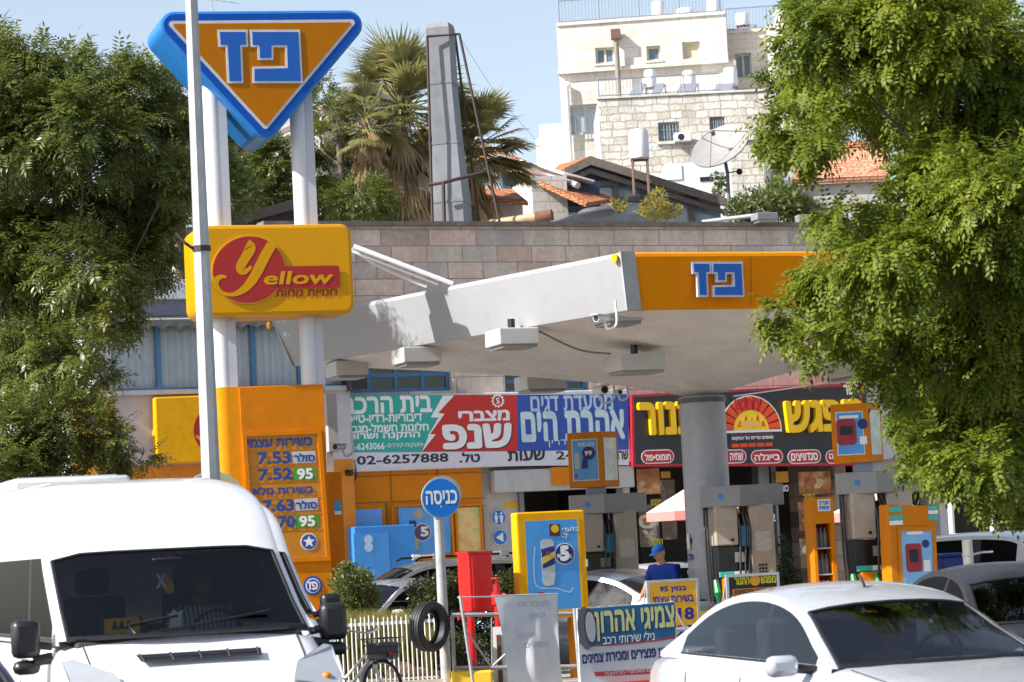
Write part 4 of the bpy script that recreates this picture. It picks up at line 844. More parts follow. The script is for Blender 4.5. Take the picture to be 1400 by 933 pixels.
# slightly tilted corners follow the pylon frame
m = MB(); lv = [(-DY, -.04), (-DY + .04, 0), (-.31, 0), (-.30, -.012), (-.28, -.012), (-.27, 0), (-.05, 0), (-.012, -.012), (0, -.05)]
rows = [[FPY.P(*p, W0 + .04 + w_) for p in (offset(yb, d_) if d_ else yb)] for w_, d_ in lv]; rows = [r + [r[0]] for r in rows]; m.grid(rows)
m.add(rows[0][:-1], [list(range(len(yb)))[::-1]]); m.add(rows[-1][:-1], [list(range(len(yb)))])
WS = mat('word_sign_yellow', (.62, .29, .002), .4, spec=.2, var=.04)
ysn = m.build('word_sign', WS, py, smooth=40)
w2 = W0 + .042
ce = FPY.uv(339, 369.5); k = FPY.ppm(339, 370)
bar = FPY.pts([(372, 365.5), (462, 364), (463.5, 391), (462, 393.5), (360, 396)])
plate(ysn, FPY, disc(ce[0], ce[1], 51 * k, 40, 46.5 * k, radians(18)), w2, mat('ochre_edge', (.72, .36, .004), .4), 'emblem_edge', .012)
plate(ysn, FPY, disc(ce[0], ce[1], 49.5 * k, 40, 44.5 * k, radians(18)), w2 + .013, RED, 'emblem_disc', .006)
plate(ysn, FPY, rounded(bar, 2.5 * k, 3), w2 + .0125, RED, 'emblem_bar', .0055)
def fy(p): return FPY.uv(230 + p[0] * .3, 280 + p[1] * .3)
m = MB()
for pts, wd in (([(352, 184), (372, 200), (350, 240), (325, 285), (333, 306), (352, 304), (375, 285)], [44, 40, 40, 38, 30, 20, 10]),
                ([(470, 182), (440, 230), (405, 300), (372, 355), (335, 392), (290, 412), (245, 405), (215, 375), (216, 345), (240, 330), (262, 334)], [40, 42, 42, 38, 28, 16, 13, 22, 26, 16, 8])):
    c_ = spline(pts, 6); ws = [wd[min(i // 6, len(wd) - 1)] * (1 - (i % 6) / 6) + wd[min(i // 6 + 1, len(wd) - 1)] * (i % 6) / 6 for i in range(len(c_))]
    L_, R_ = ribbon(c_, [x * 1.12 for x in ws]); m.grid([[FPY.P(*fy(p), w2 + .022) for p in L_], [FPY.P(*fy(p), w2 + .022) for p in R_]])
m.text(FPY, 'ellow', *FPY.box(359, 372, 451, 389), w2 + .022, bold=.022, heb=False, skew=.22)
m.build('lettering', WS, ysn)
letters(ysn, FPY, [('חנויות נוחות', 376, 396.5, 459, 405.5, dict(bold=.025, skew=.1))], RED, w2 + .003, 'small_lettering')
# price column
m = MB(); ub0, ub1 = u_l, FPY.uv(432, 527)[0]; rr = .165; wc_ = wl_
v0 = .14
m.boxf(FPY, ub0, v0, ub1 + .12, vpb, wc_ - rr, wc_ + rr); 
rows = [[], []]
for i in range(17):
    a_ = pi / 2 + pi * i / 16
    for rws, v in zip(rows, (v0, vpb)): rws.append(FPY.P(ub0 + rr * cos(a_), v, wc_ + rr * sin(a_)))
m.grid(rows); m.add([p for p in rows[1]], [list(range(17))])
pb_ = m.build('price_column', ORANGE_LIT, py, smooth=40)
wf = wc_ + rr
def fpp(L): return FPY.out(wf).pts(L)
FPP = FPY.out(wf)
plate(pb_, FPP, FPP.pts([(327, 531), (441, 526), (455, 838), (342, 845)]), .002, ORANGE, 'front_panel', .03)
m = MB(); fo = FPP.pts([(330, 592), (438, 588), (451, 767), (343, 771)]); fi = offset(fo, -.055); m.ring(FPP, fo, fi, .06)
for P_, w_ in ((fo, 0), (fi, 1)):
    for a_, b_ in zip(P_, P_[1:] + P_[:1]): m.quad(FPP.P(*a_, .06), FPP.P(*b_, .06), FPP.P(*b_, .033), FPP.P(*a_, .033))
m.build('price_frame', ORANGE, pb_)
plate(pb_, FPP, fi, .034, mat('price_sheet_orange', (.52, .20, .01), .4, var=.05), 'price_sheet')
m = MB()
for yl in (0, 1, 2, 3, 4, 5): y = 616.5 + yl * 22; m.prism(FPP, FPP.pts([(337 + yl * 1, y + 1), (436 + yl * 1, y - 2), (436 + yl, y - 1.2), (337 + yl, y + 1.8)]), .039, .041)
m.build('rail_lines', mat('rail_brown', (.35, .17, .02), .5), pb_)
pn = mat('price_navy', (.012, .06, .28), .45)
letters(pb_, FPP, [('בשירות עצמי', 338, 600, 426, 610.5, B3), ('7.53', 352, 619, 396, 634, dict(bold=.03, heb=False)), ('7.52', 353, 641.5, 398, 656, dict(bold=.03, heb=False)), ('בשירות מלא', 345, 665, 427, 675.5, B3), ('7.63', 359, 684.5, 400, 699, dict(bold=.03, heb=False)), ('7.70', 362, 707, 402, 721.5, dict(bold=.03, heb=False))], pn, .045)
GREEN = mat('price_green', (.06, .30, .03), .45)
for y, g in ((626, 0), (648.5, 1), (690.5, 0), (713, 1)):
    dx = (y - 626) * .05; plate(pb_, FPP, rc(FPP, 399 + dx, y - 8.5, 430.5 + dx, y + 7.5), .0385, GREEN if g else mat('price_label_grey', (.50, .50, .52), .5), 'fuel_label')
letters(pb_, FPP, [('סולר', 401, 620.5, 429, 631.5, B3), ('סולר', 404, 685, 432, 696, B3)], pn, .0445)
letters(pb_, FPP, [('95', 406, 641.5, 426, 655, dict(bold=.035, heb=False)), ('95', 409, 706, 429, 719.5, dict(bold=.035, heb=False))], WHITE, .0445)
c_ = FPP.uv(421.5, 741); k = FPP.ppm(421, 741)
plate(pb_, FPP, disc(*c_, 11.5 * k), .0385, WHITE, 'star_rim'); plate(pb_, FPP, disc(*c_, 10.2 * k), .0435, mat('star_blue', (.03, .09, .32), .4), 'star_disc')
MB().poly(FPP, [(c_[0] + (8.5 if i % 2 == 0 else 3.6) * k * sin(pi * i / 5), c_[1] + (8.5 if i % 2 == 0 else 3.6) * k * cos(pi * i / 5)) for i in range(10)], .0485).build('star', WHITE, pb_)
plate(pb_, FPP, disc(*FPP.uv(427, 801), 13 * k), .034, mat('round_sticker_blue', (.02, .08, .4), .4), 'sticker')
plate(pb_, FPP, disc(*FPP.uv(427, 801), 10 * k), .039, WHITE, 'sticker_center'); plate(pb_, FPP, disc(*FPP.uv(427, 801), 8.5 * k), .044, mat('round_sticker_blue', (.02, .08, .4), .4), 'sticker_core')
letters(pb_, FPP, [('פז', 421, 796, 433, 806, B4)], WHITE, .05, 'sticker_lettering')
# service pier behind the pylon, with blue sticker and small cameras
sp_ = thing('service_pier', 'narrow orange pier right beside the price column with a small blue sticker', 'pier', FPY.P(FPY.uv(463, 700)[0], .14, -.9))
FSP = FPY.out(-.7); b = FSP.box(450, 645, 471, 820); MB().boxf(FSP, b[0], .14, b[2], b[3], -.3, 0).build('body', ORANGE, sp_, bevel=.01)
plate(sp_, FSP, rc(FSP, 457, 685, 467, 704), .002, mat('sticker_cyan', (.05, .35, .65), .4), 'sticker'); plate(sp_, FSP, rc(FSP, 457, 699, 467, 704), .007, WHITE, 'sticker_strip')
b = FSP.box(449, 538, 463, 618); MB().boxf(FSP, b[0], b[1], b[2], b[3], -.2, -.05).build('grey_box', GREYP, sp_, bevel=.01)
b = FSP.box(449, 618, 458, 646); MB().boxf(FSP, b[0], b[1] - .02, b[2], b[3], -.22, -.1).build('post', GALV, sp_)
def camera_unit(label, p, yaw, col, s=.3, name='security_camera'):
    o = thing(name, label, 'camera', p); fr = Fr(p, yaw)
    MB().tube([fr.P(0, 0, s * .5), fr.P(0, .01, -s * .5)], [s * .2, s * .2], 10).build('body', col, o, smooth=40); MB().boxf(fr, -s * .24, s * .17, s * .24, s * .22, -s * .55, s * .7).build('hood', col, o)
    MB().tube(spline([tuple(fr.P(0, -s * .15, -s * .3)), tuple(fr.P(s * .2, -s * .55, -s * .3)), tuple(fr.P(s * .75, -s * .3, -s * .3)), tuple(fr.P(s * .7, s * .9, -s * .35))], 5), .018, 6).build('bracket', col, o)
    MB().poly(fr, disc(0, 0, s * .16, 12), s * .51).build('lens', BLACK, o); return o
camera_unit('dark spotlight hanging below the corner of the shop board', FS.P(*FS.uv(473, 648), .1), 30, BLACK, .3, 'spotlight')
camera_unit('small grey camera on the narrow pier beside the price column', FSP.P(*FSP.uv(462, 612), .1), -30, GALV, .22)
# ------------------------------------------------------------------ canopy
zt, zb, zc = 5.5, 4.78, 3.78
N_, L_, R_ = Vector((1.42, 33.0, 0)), Vector((-3.61, 39.9, 0)), Vector((9.0, 36.1, 0)); B_ = L_ + R_ - N_; CC = (L_ + R_) / 2
cn = thing('petrol_canopy', 'big petrol station canopy with funnel shaped soffit, white side and orange front edge', 'canopy', (CC.x, CC.y, .14))
CWHITE = mat('canopy_white', (.36, .37, .385), .5, var=.04, dirt=.10); COR = mat('canopy_orange', (.86, .27, .0), .45, spec=.15, var=.04, dirt=.05)
def cp(s, t, z, ins=0):
    s *= 1 - ins; t *= 1 - ins; return CC + (N_ - L_) * (s / 2) + (R_ - N_) * (t / 2) + Vector((0, 0, z))
# corners: N=(1,-1) L=(-1,-1) R=(1,1) B=(-1,1)
INS = .045
edges = {'L': ((1, -1), (-1, -1)), 'F': ((1, -1), (1, 1)), 'R': ((1, 1), (-1, 1)), 'Bk': ((-1, 1), (-1, -1))}
for kx, ma in (('L', CWHITE), ('F', COR), ('R', CWHITE), ('Bk', CWHITE)):
    (s0, t0), (s1, t1) = edges[kx]; rows = []
    for z, i in ((zt, .012), (zt - .02, .002), (zt - .06, 0), (zb + .04, INS), (zb, INS + .004), (zb, INS + .02)): rows.append([cp(s0 + (s1 - s0) * q / 10, t0 + (t1 - t0) * q / 10, z, i) for q in range(11)])
    MB().grid(rows).build('fascia', ma, cn, smooth=25)
# corner trim
fn = Vector(((R_ - N_).y, -(R_ - N_).x, 0)).normalized()
for (s, t) in ((1, -1), (-1, -1)):
    p0, p1 = cp(s, t, zt + .004, -.002), cp(s, t, zb, INS - .004); d1 = (R_ - N_).normalized()
    m = MB(); m.quad(p0, p0 + d1 * .2, p1 + d1 * .2, p1); m.quad(p0 - Vector((0, .01, 0)), p1 - Vector((0, .01, 0)), p1 - (N_ - L_).normalized() * .03, p0 - (N_ - L_).normalized() * .03)
    m.V = [tuple(Vector(v) + fn * .012) for v in m.V]; m.build('corner_trim', mat('corner_trim_grey', (.40, .40, .41), .5), cn)
m = MB()
for s, t in ((1, -1), (-1, -1)):
    p = cp(s, t, zt - .07, -.002) - (N_ - L_).normalized() * .09
    ln = Vector((-(N_ - L_).y, (N_ - L_).x, 0)).normalized(); ln = ln if ln.x < 0 else -ln; fr = Fr(p + ln * .01, math.degrees(atan2(ln.x, -ln.y))); m.prism(fr, disc(0, 0, .055, 16), 0, .02)
m.build('yellow_cap', YELLOW, cn)
# soffit
m = MB(); NG = 36; rows = []
def sofz(s, t): r = max(abs(s), abs(t)); return zc + (zb - zc) * (max(r, .0) ** .62)
for i in range(NG + 1):
    rows.append([])
    for j in range(NG + 1):
        s, t = -1 + 2 * i / NG, -1 + 2 * j / NG; s = math.copysign(abs(s) ** 1.4, s); t = math.copysign(abs(t) ** 1.4, t); rows[-1].append(cp(s, t, sofz(s, t), INS + .015))
m.grid(rows); m.build('soffit', mat('soffit_plaster', (.80, .75, .69), .75, var=.08, scale=2, dirt=.24), cn, smooth=35)
m = MB(); m.add([cp(s, t, zt - .02, .012) for s, t in ((1, -1), (1, 1), (-1, 1), (-1, -1))], [(0, 1, 2, 3)]); m.build('roof_deck', CWHITE, cn)
for t0_ in (-.55, -.1, .35, .8):
    p0, p1 = cp(1, t0_, zt - .07, .0), cp(1, t0_, zb + .04, INS); MB().tube([p0 + fn * .001, p1 + fn * .001], .005, 5).build('sheet_joint', mat('joint_ochre', (.40, .14, .0), .6), cn)
m = MB(); m.cyl((CC.x, CC.y, .14), (CC.x, CC.y, zc + .12), .33, n=36); m.build('column', mat('column_grey', (.35, .36, .39), .45, .1, var=.1, dirt=.3), cn, smooth=40)
MB().cyl((CC.x, CC.y, zc + .03), (CC.x, CC.y, zc + .1), .35, n=36).build('column_collar', mat('collar_dark', (.1, .1, .1), .5), cn, smooth=40)
# stickers on the column face
m1, m2 = MB(), MB()
fc = Fr((CC.x, CC.y, 0), -4)
def onface(b, px, py, rpx, ma_):
    p = at(px, py, CC.y - .33); u = (p - fc.o).dot(fc.u); v = p.z; k = CC.y / 3600; r = rpx * k
    V = [fc.P(u, v, sqrt(max(.0, .333 ** 2 - u * u)))]
    for i in range(20): uu = u + r * .9 * cos(2 * pi * i / 20); V.append(fc.P(uu, v + r * sin(2 * pi * i / 20), sqrt(max(0, .3345 ** 2 - uu * uu))))
    b.add(V, [(0, i + 1, (i + 1) % 20 + 1) for i in range(20)])
for px, py in ((942, 740), (944, 762)): onface(m1, px, py, 5, 0)
m1.build('sticker', mat('sticker_violet', (.08, .04, .28), .5), cn); onface(m2, 944, 783, 5.5, 0); m2.build('sticker', mat('sticker_grey', (.3, .3, .34), .5), cn)
q = Fr(fc.P(-.3, 0, .18), -55); MB().boxf(q, -.03, fc.uv(928, 752)[1], .03, fc.uv(928, 731)[1], .0, .012).build('notice_strip', mat('yellow_white_notice', (.7, .66, .45), .5), cn)
cs = Fr(cp(1, -.25, zt - .365, INS / 2) + fn * .05, math.degrees(atan2((R_ - N_).y, (R_ - N_).x)))
cl = thing('canopy_logo', 'raised blue two letter emblem with white edges on the orange canopy front', 'sign', cs.P(cs.uv(980, 408)[0], cs.uv(980, 408)[1])); 
logo(cl, cs, lambda p: (946 + (p[0] - 480) * (1013 - 946) / (922 - 480), 361.5 + (p[1] - 178) * (404 - 361.5) / (446 - 178)), .0, .05, 2.4)
# soffit floodlights
SBOX = mat('soffit_lamp_casing', (.52, .51, .48), .5, var=.06, dirt=.1)
def solamp(label, px, py, Y, wd, big=0):
    p = at(px, py, Y); o = thing('canopy_floodlight', label, 'floodlight', p - Vector((0, 0, .14)), 'floodlights under the canopy'); yw = 20
    m = MB(); fr = Fr(p, yw); m.boxf(fr, -wd / 2, -.11, wd / 2, .11, -.3, .3); m.build('casing', SBOX, o, bevel=.015)
    MB().boxf(fr, -wd / 2 + .05, -.15, wd / 2 - .02, -.112, -.26, .26).build('lens_frame', mat('lens_frame_grey', (.3, .29, .27), .5), o)
    MB().cyl(p + Vector((0, 0, .1)), (p.x, p.y, max(p.z + .16, min(p.z + .95, zb + .12))), .05, n=8).build('stem', BLACK, o)
for a_ in (('boxy floodlight under the white canopy edge near its middle', 700, 462, 35.0, .56), ('boxy floodlight under the white canopy edge left of the middle', 569, 487, 37.3, .56), ('boxy floodlight farthest left under the canopy behind the pylon leg', 474, 505, 39.2, .5), ('large boxy floodlight hanging from the soffit left of the column', 868, 497, 35.6, .66), ('floodlight tucked under the near corner of the canopy', 843, 430, 34.0, .5), ('floodlight on the far side of the canopy above the blue board', 739, 524, 41.0, .66), ('floodlight under the right of the canopy behind the leaves', 1168, 506, 37.4, .6)): solamp(*a_)
camera_unit('white camera on a curled bracket under the near canopy corner', at(822, 436, 32.9), -35, WPAINT, .24)
camera_unit('white camera under the canopy above the blue restaurant board', at(821, 534, 39.5), 20, WPAINT, .34); camera_unit('smaller white camera right of the one above the blue restaurant board', at(846, 537, 39.6), 10, WPAINT, .2)
sk = thing('loudspeaker', 'black loudspeaker box under the far left end of the canopy', 'loudspeaker', FS.P(*FS.uv(484, 530), .1)); MB().prism(FS, FS.pts([(462, 512), (486, 507), (490, 534), (470, 536)]), .05, .5).build('box', BLACK, sk, bevel=.02); MB().poly(FS, disc(*FS.uv(478, 522), .1), .505).build('cone', DARK, sk)
tag(MB().tube(spline([tuple(at(735, 452, 34.9)), tuple(at(790, 478, 35.2)), tuple(at(835, 484, 35.4))], 6), .014, 6).build('conduit', mat('conduit_grey', (.2, .19, .18), .6)), 'thin grey conduit sagging under the canopy between two floodlights', 'conduit')
# ------------------------------------------------------------------ lamp post in front of the pylon
lb = at(288, 642, 29.5); lp = thing('lamp_post', 'tall galvanised octagonal lamp post standing in front of the sign pylon', 'lamp post', (lb.x, lb.y, .0))
m = MB(); zt_ = 11.5; m.tube([(lb.x, lb.y, .15), (lb.x, lb.y, 2.0), (lb.x, lb.y, 9), (lb.x, lb.y, zt_)], [.118, .11, .066, .058], 8); m.build('pole', mat('octagonal_pole', (.40, .41, .42), .55, .25, var=.2, scale=3, dirt=.25), lp)
m = MB(); m.box((lb.x, lb.y, .16), (.4, .4, .03)); m.build('base_plate', GALV, lp)
z1 = at(278, 340, 29.5).z; m = MB(); m.tube([(lb.x - .09, lb.y - .02, z1), (lb.x - .17, lb.y - .1, z1 + .06), (lb.x - .27, lb.y - .1, z1 + .18)], .018, 6); m.cyl((lb.x, lb.y, z1 - .03), (lb.x, lb.y, z1 + .03), .105, n=8); m.build('wire_hook', RUST, lp)
m = MB(); m.tube([(lb.x, lb.y, zt_), (lb.x + .3, lb.y - .6, zt_ + .5), (lb.x + .5, lb.y - 1.4, zt_ + .6)], .045, 8); m.box((lb.x + .55, lb.y - 1.6, zt_ + .6), (.25, .6, .14), 18); m.build('lamp_head', GALV, lp)

# ------------------------------------------------------------------ pumps
def lf(root_loc, yaw): return Fr(root_loc, yaw)
PSTEEL = mat('pump_steel', (.44, .37, .29), .45, .1, var=.14, dirt=.2); PGREY = mat('pump_gantry', (.27, .265, .26), .4, .3, var=.1)
MINT = mat('mint_label', (.05, .45, .36), .4)
def pump(label, px, py, Y, topper, yaw=12, screen=True):
    g = at(px, py, Y); o = thing('petrol_pump', label, 'petrol pump', (g.x, g.y, .14)); f = Fr((g.x, g.y, .14), yaw)
    H = g.z - .14                                                   # gantry top
    MB().boxf(f, -.85, 0, .85, .14, -.55, .55).build('island', mat('pump_island', (.4, .38, .35), .8), o, bevel=.02)
    m = MB()
    fl_, fr_ = Fr(f.P(0, 0, .3), yaw - 22), Fr(f.P(0, 0, .3), yaw + 14)
    m.boxf(fl_, -.58, H - .3, .0, H, -.5, 0); m.boxf(fr_, -.0, H - .305, .72, H - .003, -.5, 0); m.build('gantry', PGREY, o, bevel=.012)
    plate(o, fl_, disc(-.28, H - .15, .042, 16), .003, mat('gantry_badge', (.03, .2, .55), .4), 'badge')
    MB().boxf(f, -.36, 1.60, -.02, H - .28, -.35, .18).build('left_cabinet', PSTEEL, o, bevel=.02)
    MB().boxf(f, .14, .25, .50, H - .28, -.3, .22).build('right_cabinet', PSTEEL, o, bevel=.02)
    m = MB(); m.boxf(f, -.34, .14, .13, 1.59, -.3, .12); m.boxf(f, -.02, 1.595, .135, H - .4, -.3, -.1); m.build('dark_core', BLACK, o)
    MB().boxf(f, -.34, 1.24, .12, 1.58, .125, .2).build('display_panel', mat('display_black', (.012, .012, .012), .2), o, bevel=.01)
    MB().boxf(f, -.10, 1.36, .04, 1.50, .203, .21).build('display', mat('display_grey', (.25, .26, .22), .3), o)
    MB().boxf(f, -.33, 1.16, .10, 1.235, .14, .215).build('label_strip', MINT, o); MB().boxf(f, -.12, 1.163, .10, 1.232, .2155, .219).build('price_strip', WHITE, o)
    MB().boxf(f, -.30, .2, .12, 1.15, .14, .24).build('lower_panel', ORANGE, o, bevel=.02)
    plate(o, f, [(.20, 1.5), (.44, 1.5), (.44, 1.78), (.20, 1.78)], .222, mat('pump_notice', (.5, .48, .42), .5, var=.25, scale=25), 'notice'); plate(o, f, [(-.14, 1.66), (-.09, 1.66), (-.09, 1.70), (-.14, 1.70)], .182, BLACK, 'sticker')
    m = MB(); [m.boxf(f, .24 + .045 * (i % 3), 1.14 + .05 * (i // 3), .27 + .045 * (i % 3), 1.17 + .05 * (i // 3), .222, .23) for i in range(12)]; m.build('keypad', BLACK, o)
    if screen:
        s_ = MB().boxf(f, .0, 1.54, .14, 1.90, .0, .14).build('screen_panel', BLACK, o); plate(s_, f, [(.015, 1.57), (.125, 1.57), (.125, 1.87), (.015, 1.87)], .142, mat('screen_cyan', (.05, .38, .68), .3, var=.4, scale=14), 'screen')
    m = MB()
    for k_, x in enumerate((-.02, .05, .11)): m.tube(spline([tuple(f.P(x, H - .3, .1)), tuple(f.P(x + .02, 1.8, .2 + .03 * k_)), tuple(f.P(x - .03, 1.15, .27)), tuple(f.P(x - .06 * k_, .6, .3)), tuple(f.P(-.1 - .08 * k_, .75, .3))], 5), .016, 6)
    for k_, x in enumerate((-.42, -.46)): m.tube(spline([tuple(f.P(x, H - .3, .0)), tuple(f.P(x - .03, 1.7, .1)), tuple(f.P(x, .6, .15)), tuple(f.P(-.36, .9, .2))], 5), .018, 6)
    m.build('hose', BLACK, o)
    for k_, x in enumerate((-.42, -.08)):
        q = MB(); q.tube([f.P(x, 1.12, .26), f.P(x, .95, .34), f.P(x + .03, .82, .3)], [.035, .055, .03], 8); q.build('nozzle', mat('nozzle_green', (.01, .22, .07), .4), o)
    if topper:
        x0, y0, x1, y1, xs, ma_ = topper; ft = Fr(f.P(0, 0, .25), yaw - 5)
        q = Fr(f.P(0, 0, .2), yaw - 22); q2 = Fr(f.P(0, 0, .2), yaw + 20)
        a_ = ft.box(x0, y0, xs, y1); b_ = ft.box(xs, y0, x1, y1); hinge = ft.P(a_[2], 0, 0); q = Fr(hinge, yaw - 14); q2 = Fr(hinge, yaw + 40)
        wa = (a_[2] - a_[0]) / cos(radians(9)); wb = (b_[2] - b_[0]) / cos(radians(45))
        m = MB(); z0, z1_ = a_[1], a_[3]
        A_, Bp, C_ = q.P(-wa, 0), q.P(0, 0), q2.P(wb, 0); D_ = C_ + (A_ - Bp)
        m.add([Vector((p.x, p.y, .14 + z)) for z in (z0, z1_) for p in (A_, Bp, C_, D_)], [(3, 2, 1, 0), (4, 5, 6, 7), (0, 1, 5, 4), (1, 2, 6, 5), (2, 3, 7, 6), (3, 0, 4, 7)])
        t_ = m.build('topper_box', ORANGE, o, bevel=.012); 
        s1 = [(-wa + .08, z0 + .12), (-.07, z0 + .12), (-.07, z1_ - .12), (-wa + .08, z1_ - .12)]
        plate(t_, q, offset(s1, .012), .002, WHITE, 'poster_edge'); plate(t_, q, s1, .0065, LBLUE, 'poster')
        s2 = [(.05, z0 + .1), (wb - .05, z0 + .1), (wb - .05, z1_ - .1), (.05, z1_ - .1)]; plate(t_, q2, s2, .003, mat('shiny_poster_film', (.45, .47, .47), .15, .3, var=.35, scale=5), 'side_poster')
        if ma_ == 'bag':
            c0 = (-wa * .52, (z0 + z1_) / 2); m = MB(); m.prism(q, rrect(c0[0] - .17, c0[1] - .16, c0[0] + .1, c0[1] + .2, .06), .011, .016); m.build('appliance_picture', mat('picture_red', (.3, .02, .03), .4), t_); plate(t_, q, rrect(c0[0] - .12, c0[1] - .02, c0[0] + .05, c0[1] + .1, .02), .0165, BLACK, 'picture_opening'); plate(t_, q, disc(c0[0] + .19, c0[1] + .12, .07, 16), .011, NAVY, 'price_roundel'); plate(t_, q, [(c0[0] + .14, c0[1] - .16), (c0[0] + .24, c0[1] - .16), (c0[0] + .24, c0[1] - .05), (c0[0] + .14, c0[1] - .05)], .011, WHITE, 'price_card'); plate(t_, q, [(c0[0] - .12, z1_ - .2), (c0[0] + .14, z1_ - .2), (c0[0] + .14, z1_ - .16), (c0[0] - .12, z1_ - .16)], .011, WHITE, 'headline')
        else:
            c0 = (-wa * .38, z0 + (z1_ - z0) * .62); plate(t_, q, disc(*c0, .105, 20), .011, NAVY, 'price_roundel'); MB().text(q, '99', c0[0] - .06, c0[1] - .035, c0[0] + .05, c0[1] + .035, .017, bold=.03, heb=False).build('price_lettering', WHITE, t_)
            m = MB(); m.prism(q, [(-wa * .62, z0 + .3), (-wa * .42, z0 + .3), (-wa * .42, z0 + .46), (-wa * .55, z0 + .48)], .011, .016); m.build('product_picture', NAVY, t_); m = MB(); m.prism(q, rrect(-wa * .8, z0 + .3, -wa * .66, z0 + .55, .03), .011, .016); m.build('bottle_picture', mat('picture_grey', (.45, .48, .45), .4), t_); MB().text(q, 'מבצע מיוחד', -wa * .7, z1_ - .22, -wa * .2, z1_ - .165, .011, bold=.02).build('headline', WHITE, t_); plate(t_, q, [(-wa * .82, z0 + .17), (-wa * .74, z0 + .17), (-wa * .74, z0 + .22), (-wa * .82, z0 + .22)], .011, RED, 'red_tab')
        MB().boxf(ft, a_[0] * .3 - .1, H - .02, a_[2] + .05, z0 + .02, -.25, -.1).build('topper_post', mat('topper_post_grey', (.25, .29, .36), .4), o)
    return o
pump('petrol pump standing just right of the round column, with plain gantry and no ad box', 1003, 664, 37.6, None)
pump('petrol pump topped by an orange ad box with a red appliance, under the leaves', 1191, 645, 36.4, (1138, 552, 1211, 633, 1187, 'bag'), 8)
pump('petrol pump behind the tall drink ad, topped by a 99 price box', 822, 676, 41.5, (777, 591, 848, 667, 823, 'shoe'), 8)
# ================================================================== kerbside things
# yellow framed advertising light box
fa = Fr((at(756, 760, 34.2).x, 34.2, 0), 21)
ad = thing('advertising_panel', 'tall yellow framed light box with a blue drink can poster priced 5', 'advertising panel', fa.P(0, .14, -.1))
b = fa.box(709, 699, 803, 846); fo = [(b[0], b[1]), (b[2], b[1]), (b[2], b[3]), (b[0], b[3])]
MB().boxf(fa, b[0], b[1], b[2], b[3], -.22, -.004).build('case', YELLOW, ad, bevel=.025)
fi = offset(fo, -.115); fj = offset(fo, -.08); m = MB(); m.ring(fa, fj, fi, .004); m.ring(fa, offset(fo, -.02), fj, 0.0); m.build('frame', YELLOW, ad)
p0 = plate(ad, fa, fi, .0, mat('light_box_blue', (.06, .30, .68), .3, var=.12, scale=3), 'poster')
K = fa.ppm(756, 770)
def adp(x, y): return fa.uv(690 + x * .2926, 660 + y * .2926)
can = [adp(168, 280), adp(178, 266), adp(215, 264), adp(228, 276), adp(236, 440), adp(228, 478), adp(190, 484), adp(178, 470)]
plate(p0, fa, can, .005, mat('can_silver', (.50, .53, .56), .35, .2, var=.25, scale=18), 'can_picture'); plate(p0, fa, [adp(169, 312), adp(229, 296), adp(233, 380), adp(177, 404)], .010, NAVY, 'can_band')
plate(p0, fa, [adp(172, 352), adp(230, 322), adp(232, 348), adp(174, 384)], .015, mat('can_gold', (.62, .42, .06), .4), 'can_stripe'); plate(p0, fa, disc(*adp(198, 330), 2.6 * K, 12), .02, RED, 'can_dot')
plate(p0, fa, disc(*adp(279, 333), 13.8 * K), .005, WHITE, 'roundel_edge'); plate(p0, fa, disc(*adp(279, 333), 12.7 * K), .010, NAVY, 'roundel')
m = MB(); u, v = adp(279, 333); m.text(fa, '5', u - 5.2 * K, v - 7.5 * K, u + 4.5 * K, v + 9 * K, .016, bold=.06, heb=False); m.text(fa, 'ב-', u + 5 * K, v - 5.5 * K, u + 9 * K, v - 1.5 * K, .016); m.text(fa, '₪', u - 10.5 * K, v - 4 * K, u - 6 * K, v + 0 * K, .016)
x0 = adp(268, 228); x1 = adp(343, 205); m.text(fa, 'בלעדי', x0[0], x0[1], x1[0], x1[1], .006); x0 = adp(268, 262); x1 = adp(290, 232); m.text(fa, 'ל-', x0[0], x0[1], x1[0], x1[1], .006); m.build('lettering', WHITE, p0)
plate(p0, fa, [adp(209, 194), adp(257, 194), adp(257, 250), adp(209, 250)], .005, mat('badge_maroon', (.08, .02, .015), .4), 'badge'); plate(p0, fa, disc(*adp(234, 216), 5.2 * K, 20), .010, mat('badge_amber', (.75, .45, .02), .4), 'badge_disc'); 
m = MB(); L2, R2 = ribbon(spline([adp(140, 300), adp(135, 400), adp(152, 486), adp(240, 494), adp(300, 512), adp(320, 490)], 6), [.012] * 31); m.grid([[fa.P(*p, .006) for p in L2], [fa.P(*p, .006) for p in R2]]); m.build('swash_line', mat('pale_swash', (.5, .65, .78), .4), p0)
plate(p0, fa, disc(*adp(168, 524), 6 * K, 16, 3.5 * K), .006, RED, 'red_spot')
m = MB(); [m.boxf(fa, u - .05, .14, u + .05, b[1] - .002, -.17, -.05) for u in (b[0] + .2, b[2] - .2)]; m.build('leg', ORANGE, ad)
MB().boxf(fa, b[2] - .018, (b[1] + b[3]) / 2 - .05, b[2] + .004, (b[1] + b[3]) / 2 + .05, -.004, .02).build('lock', GALV, ad)
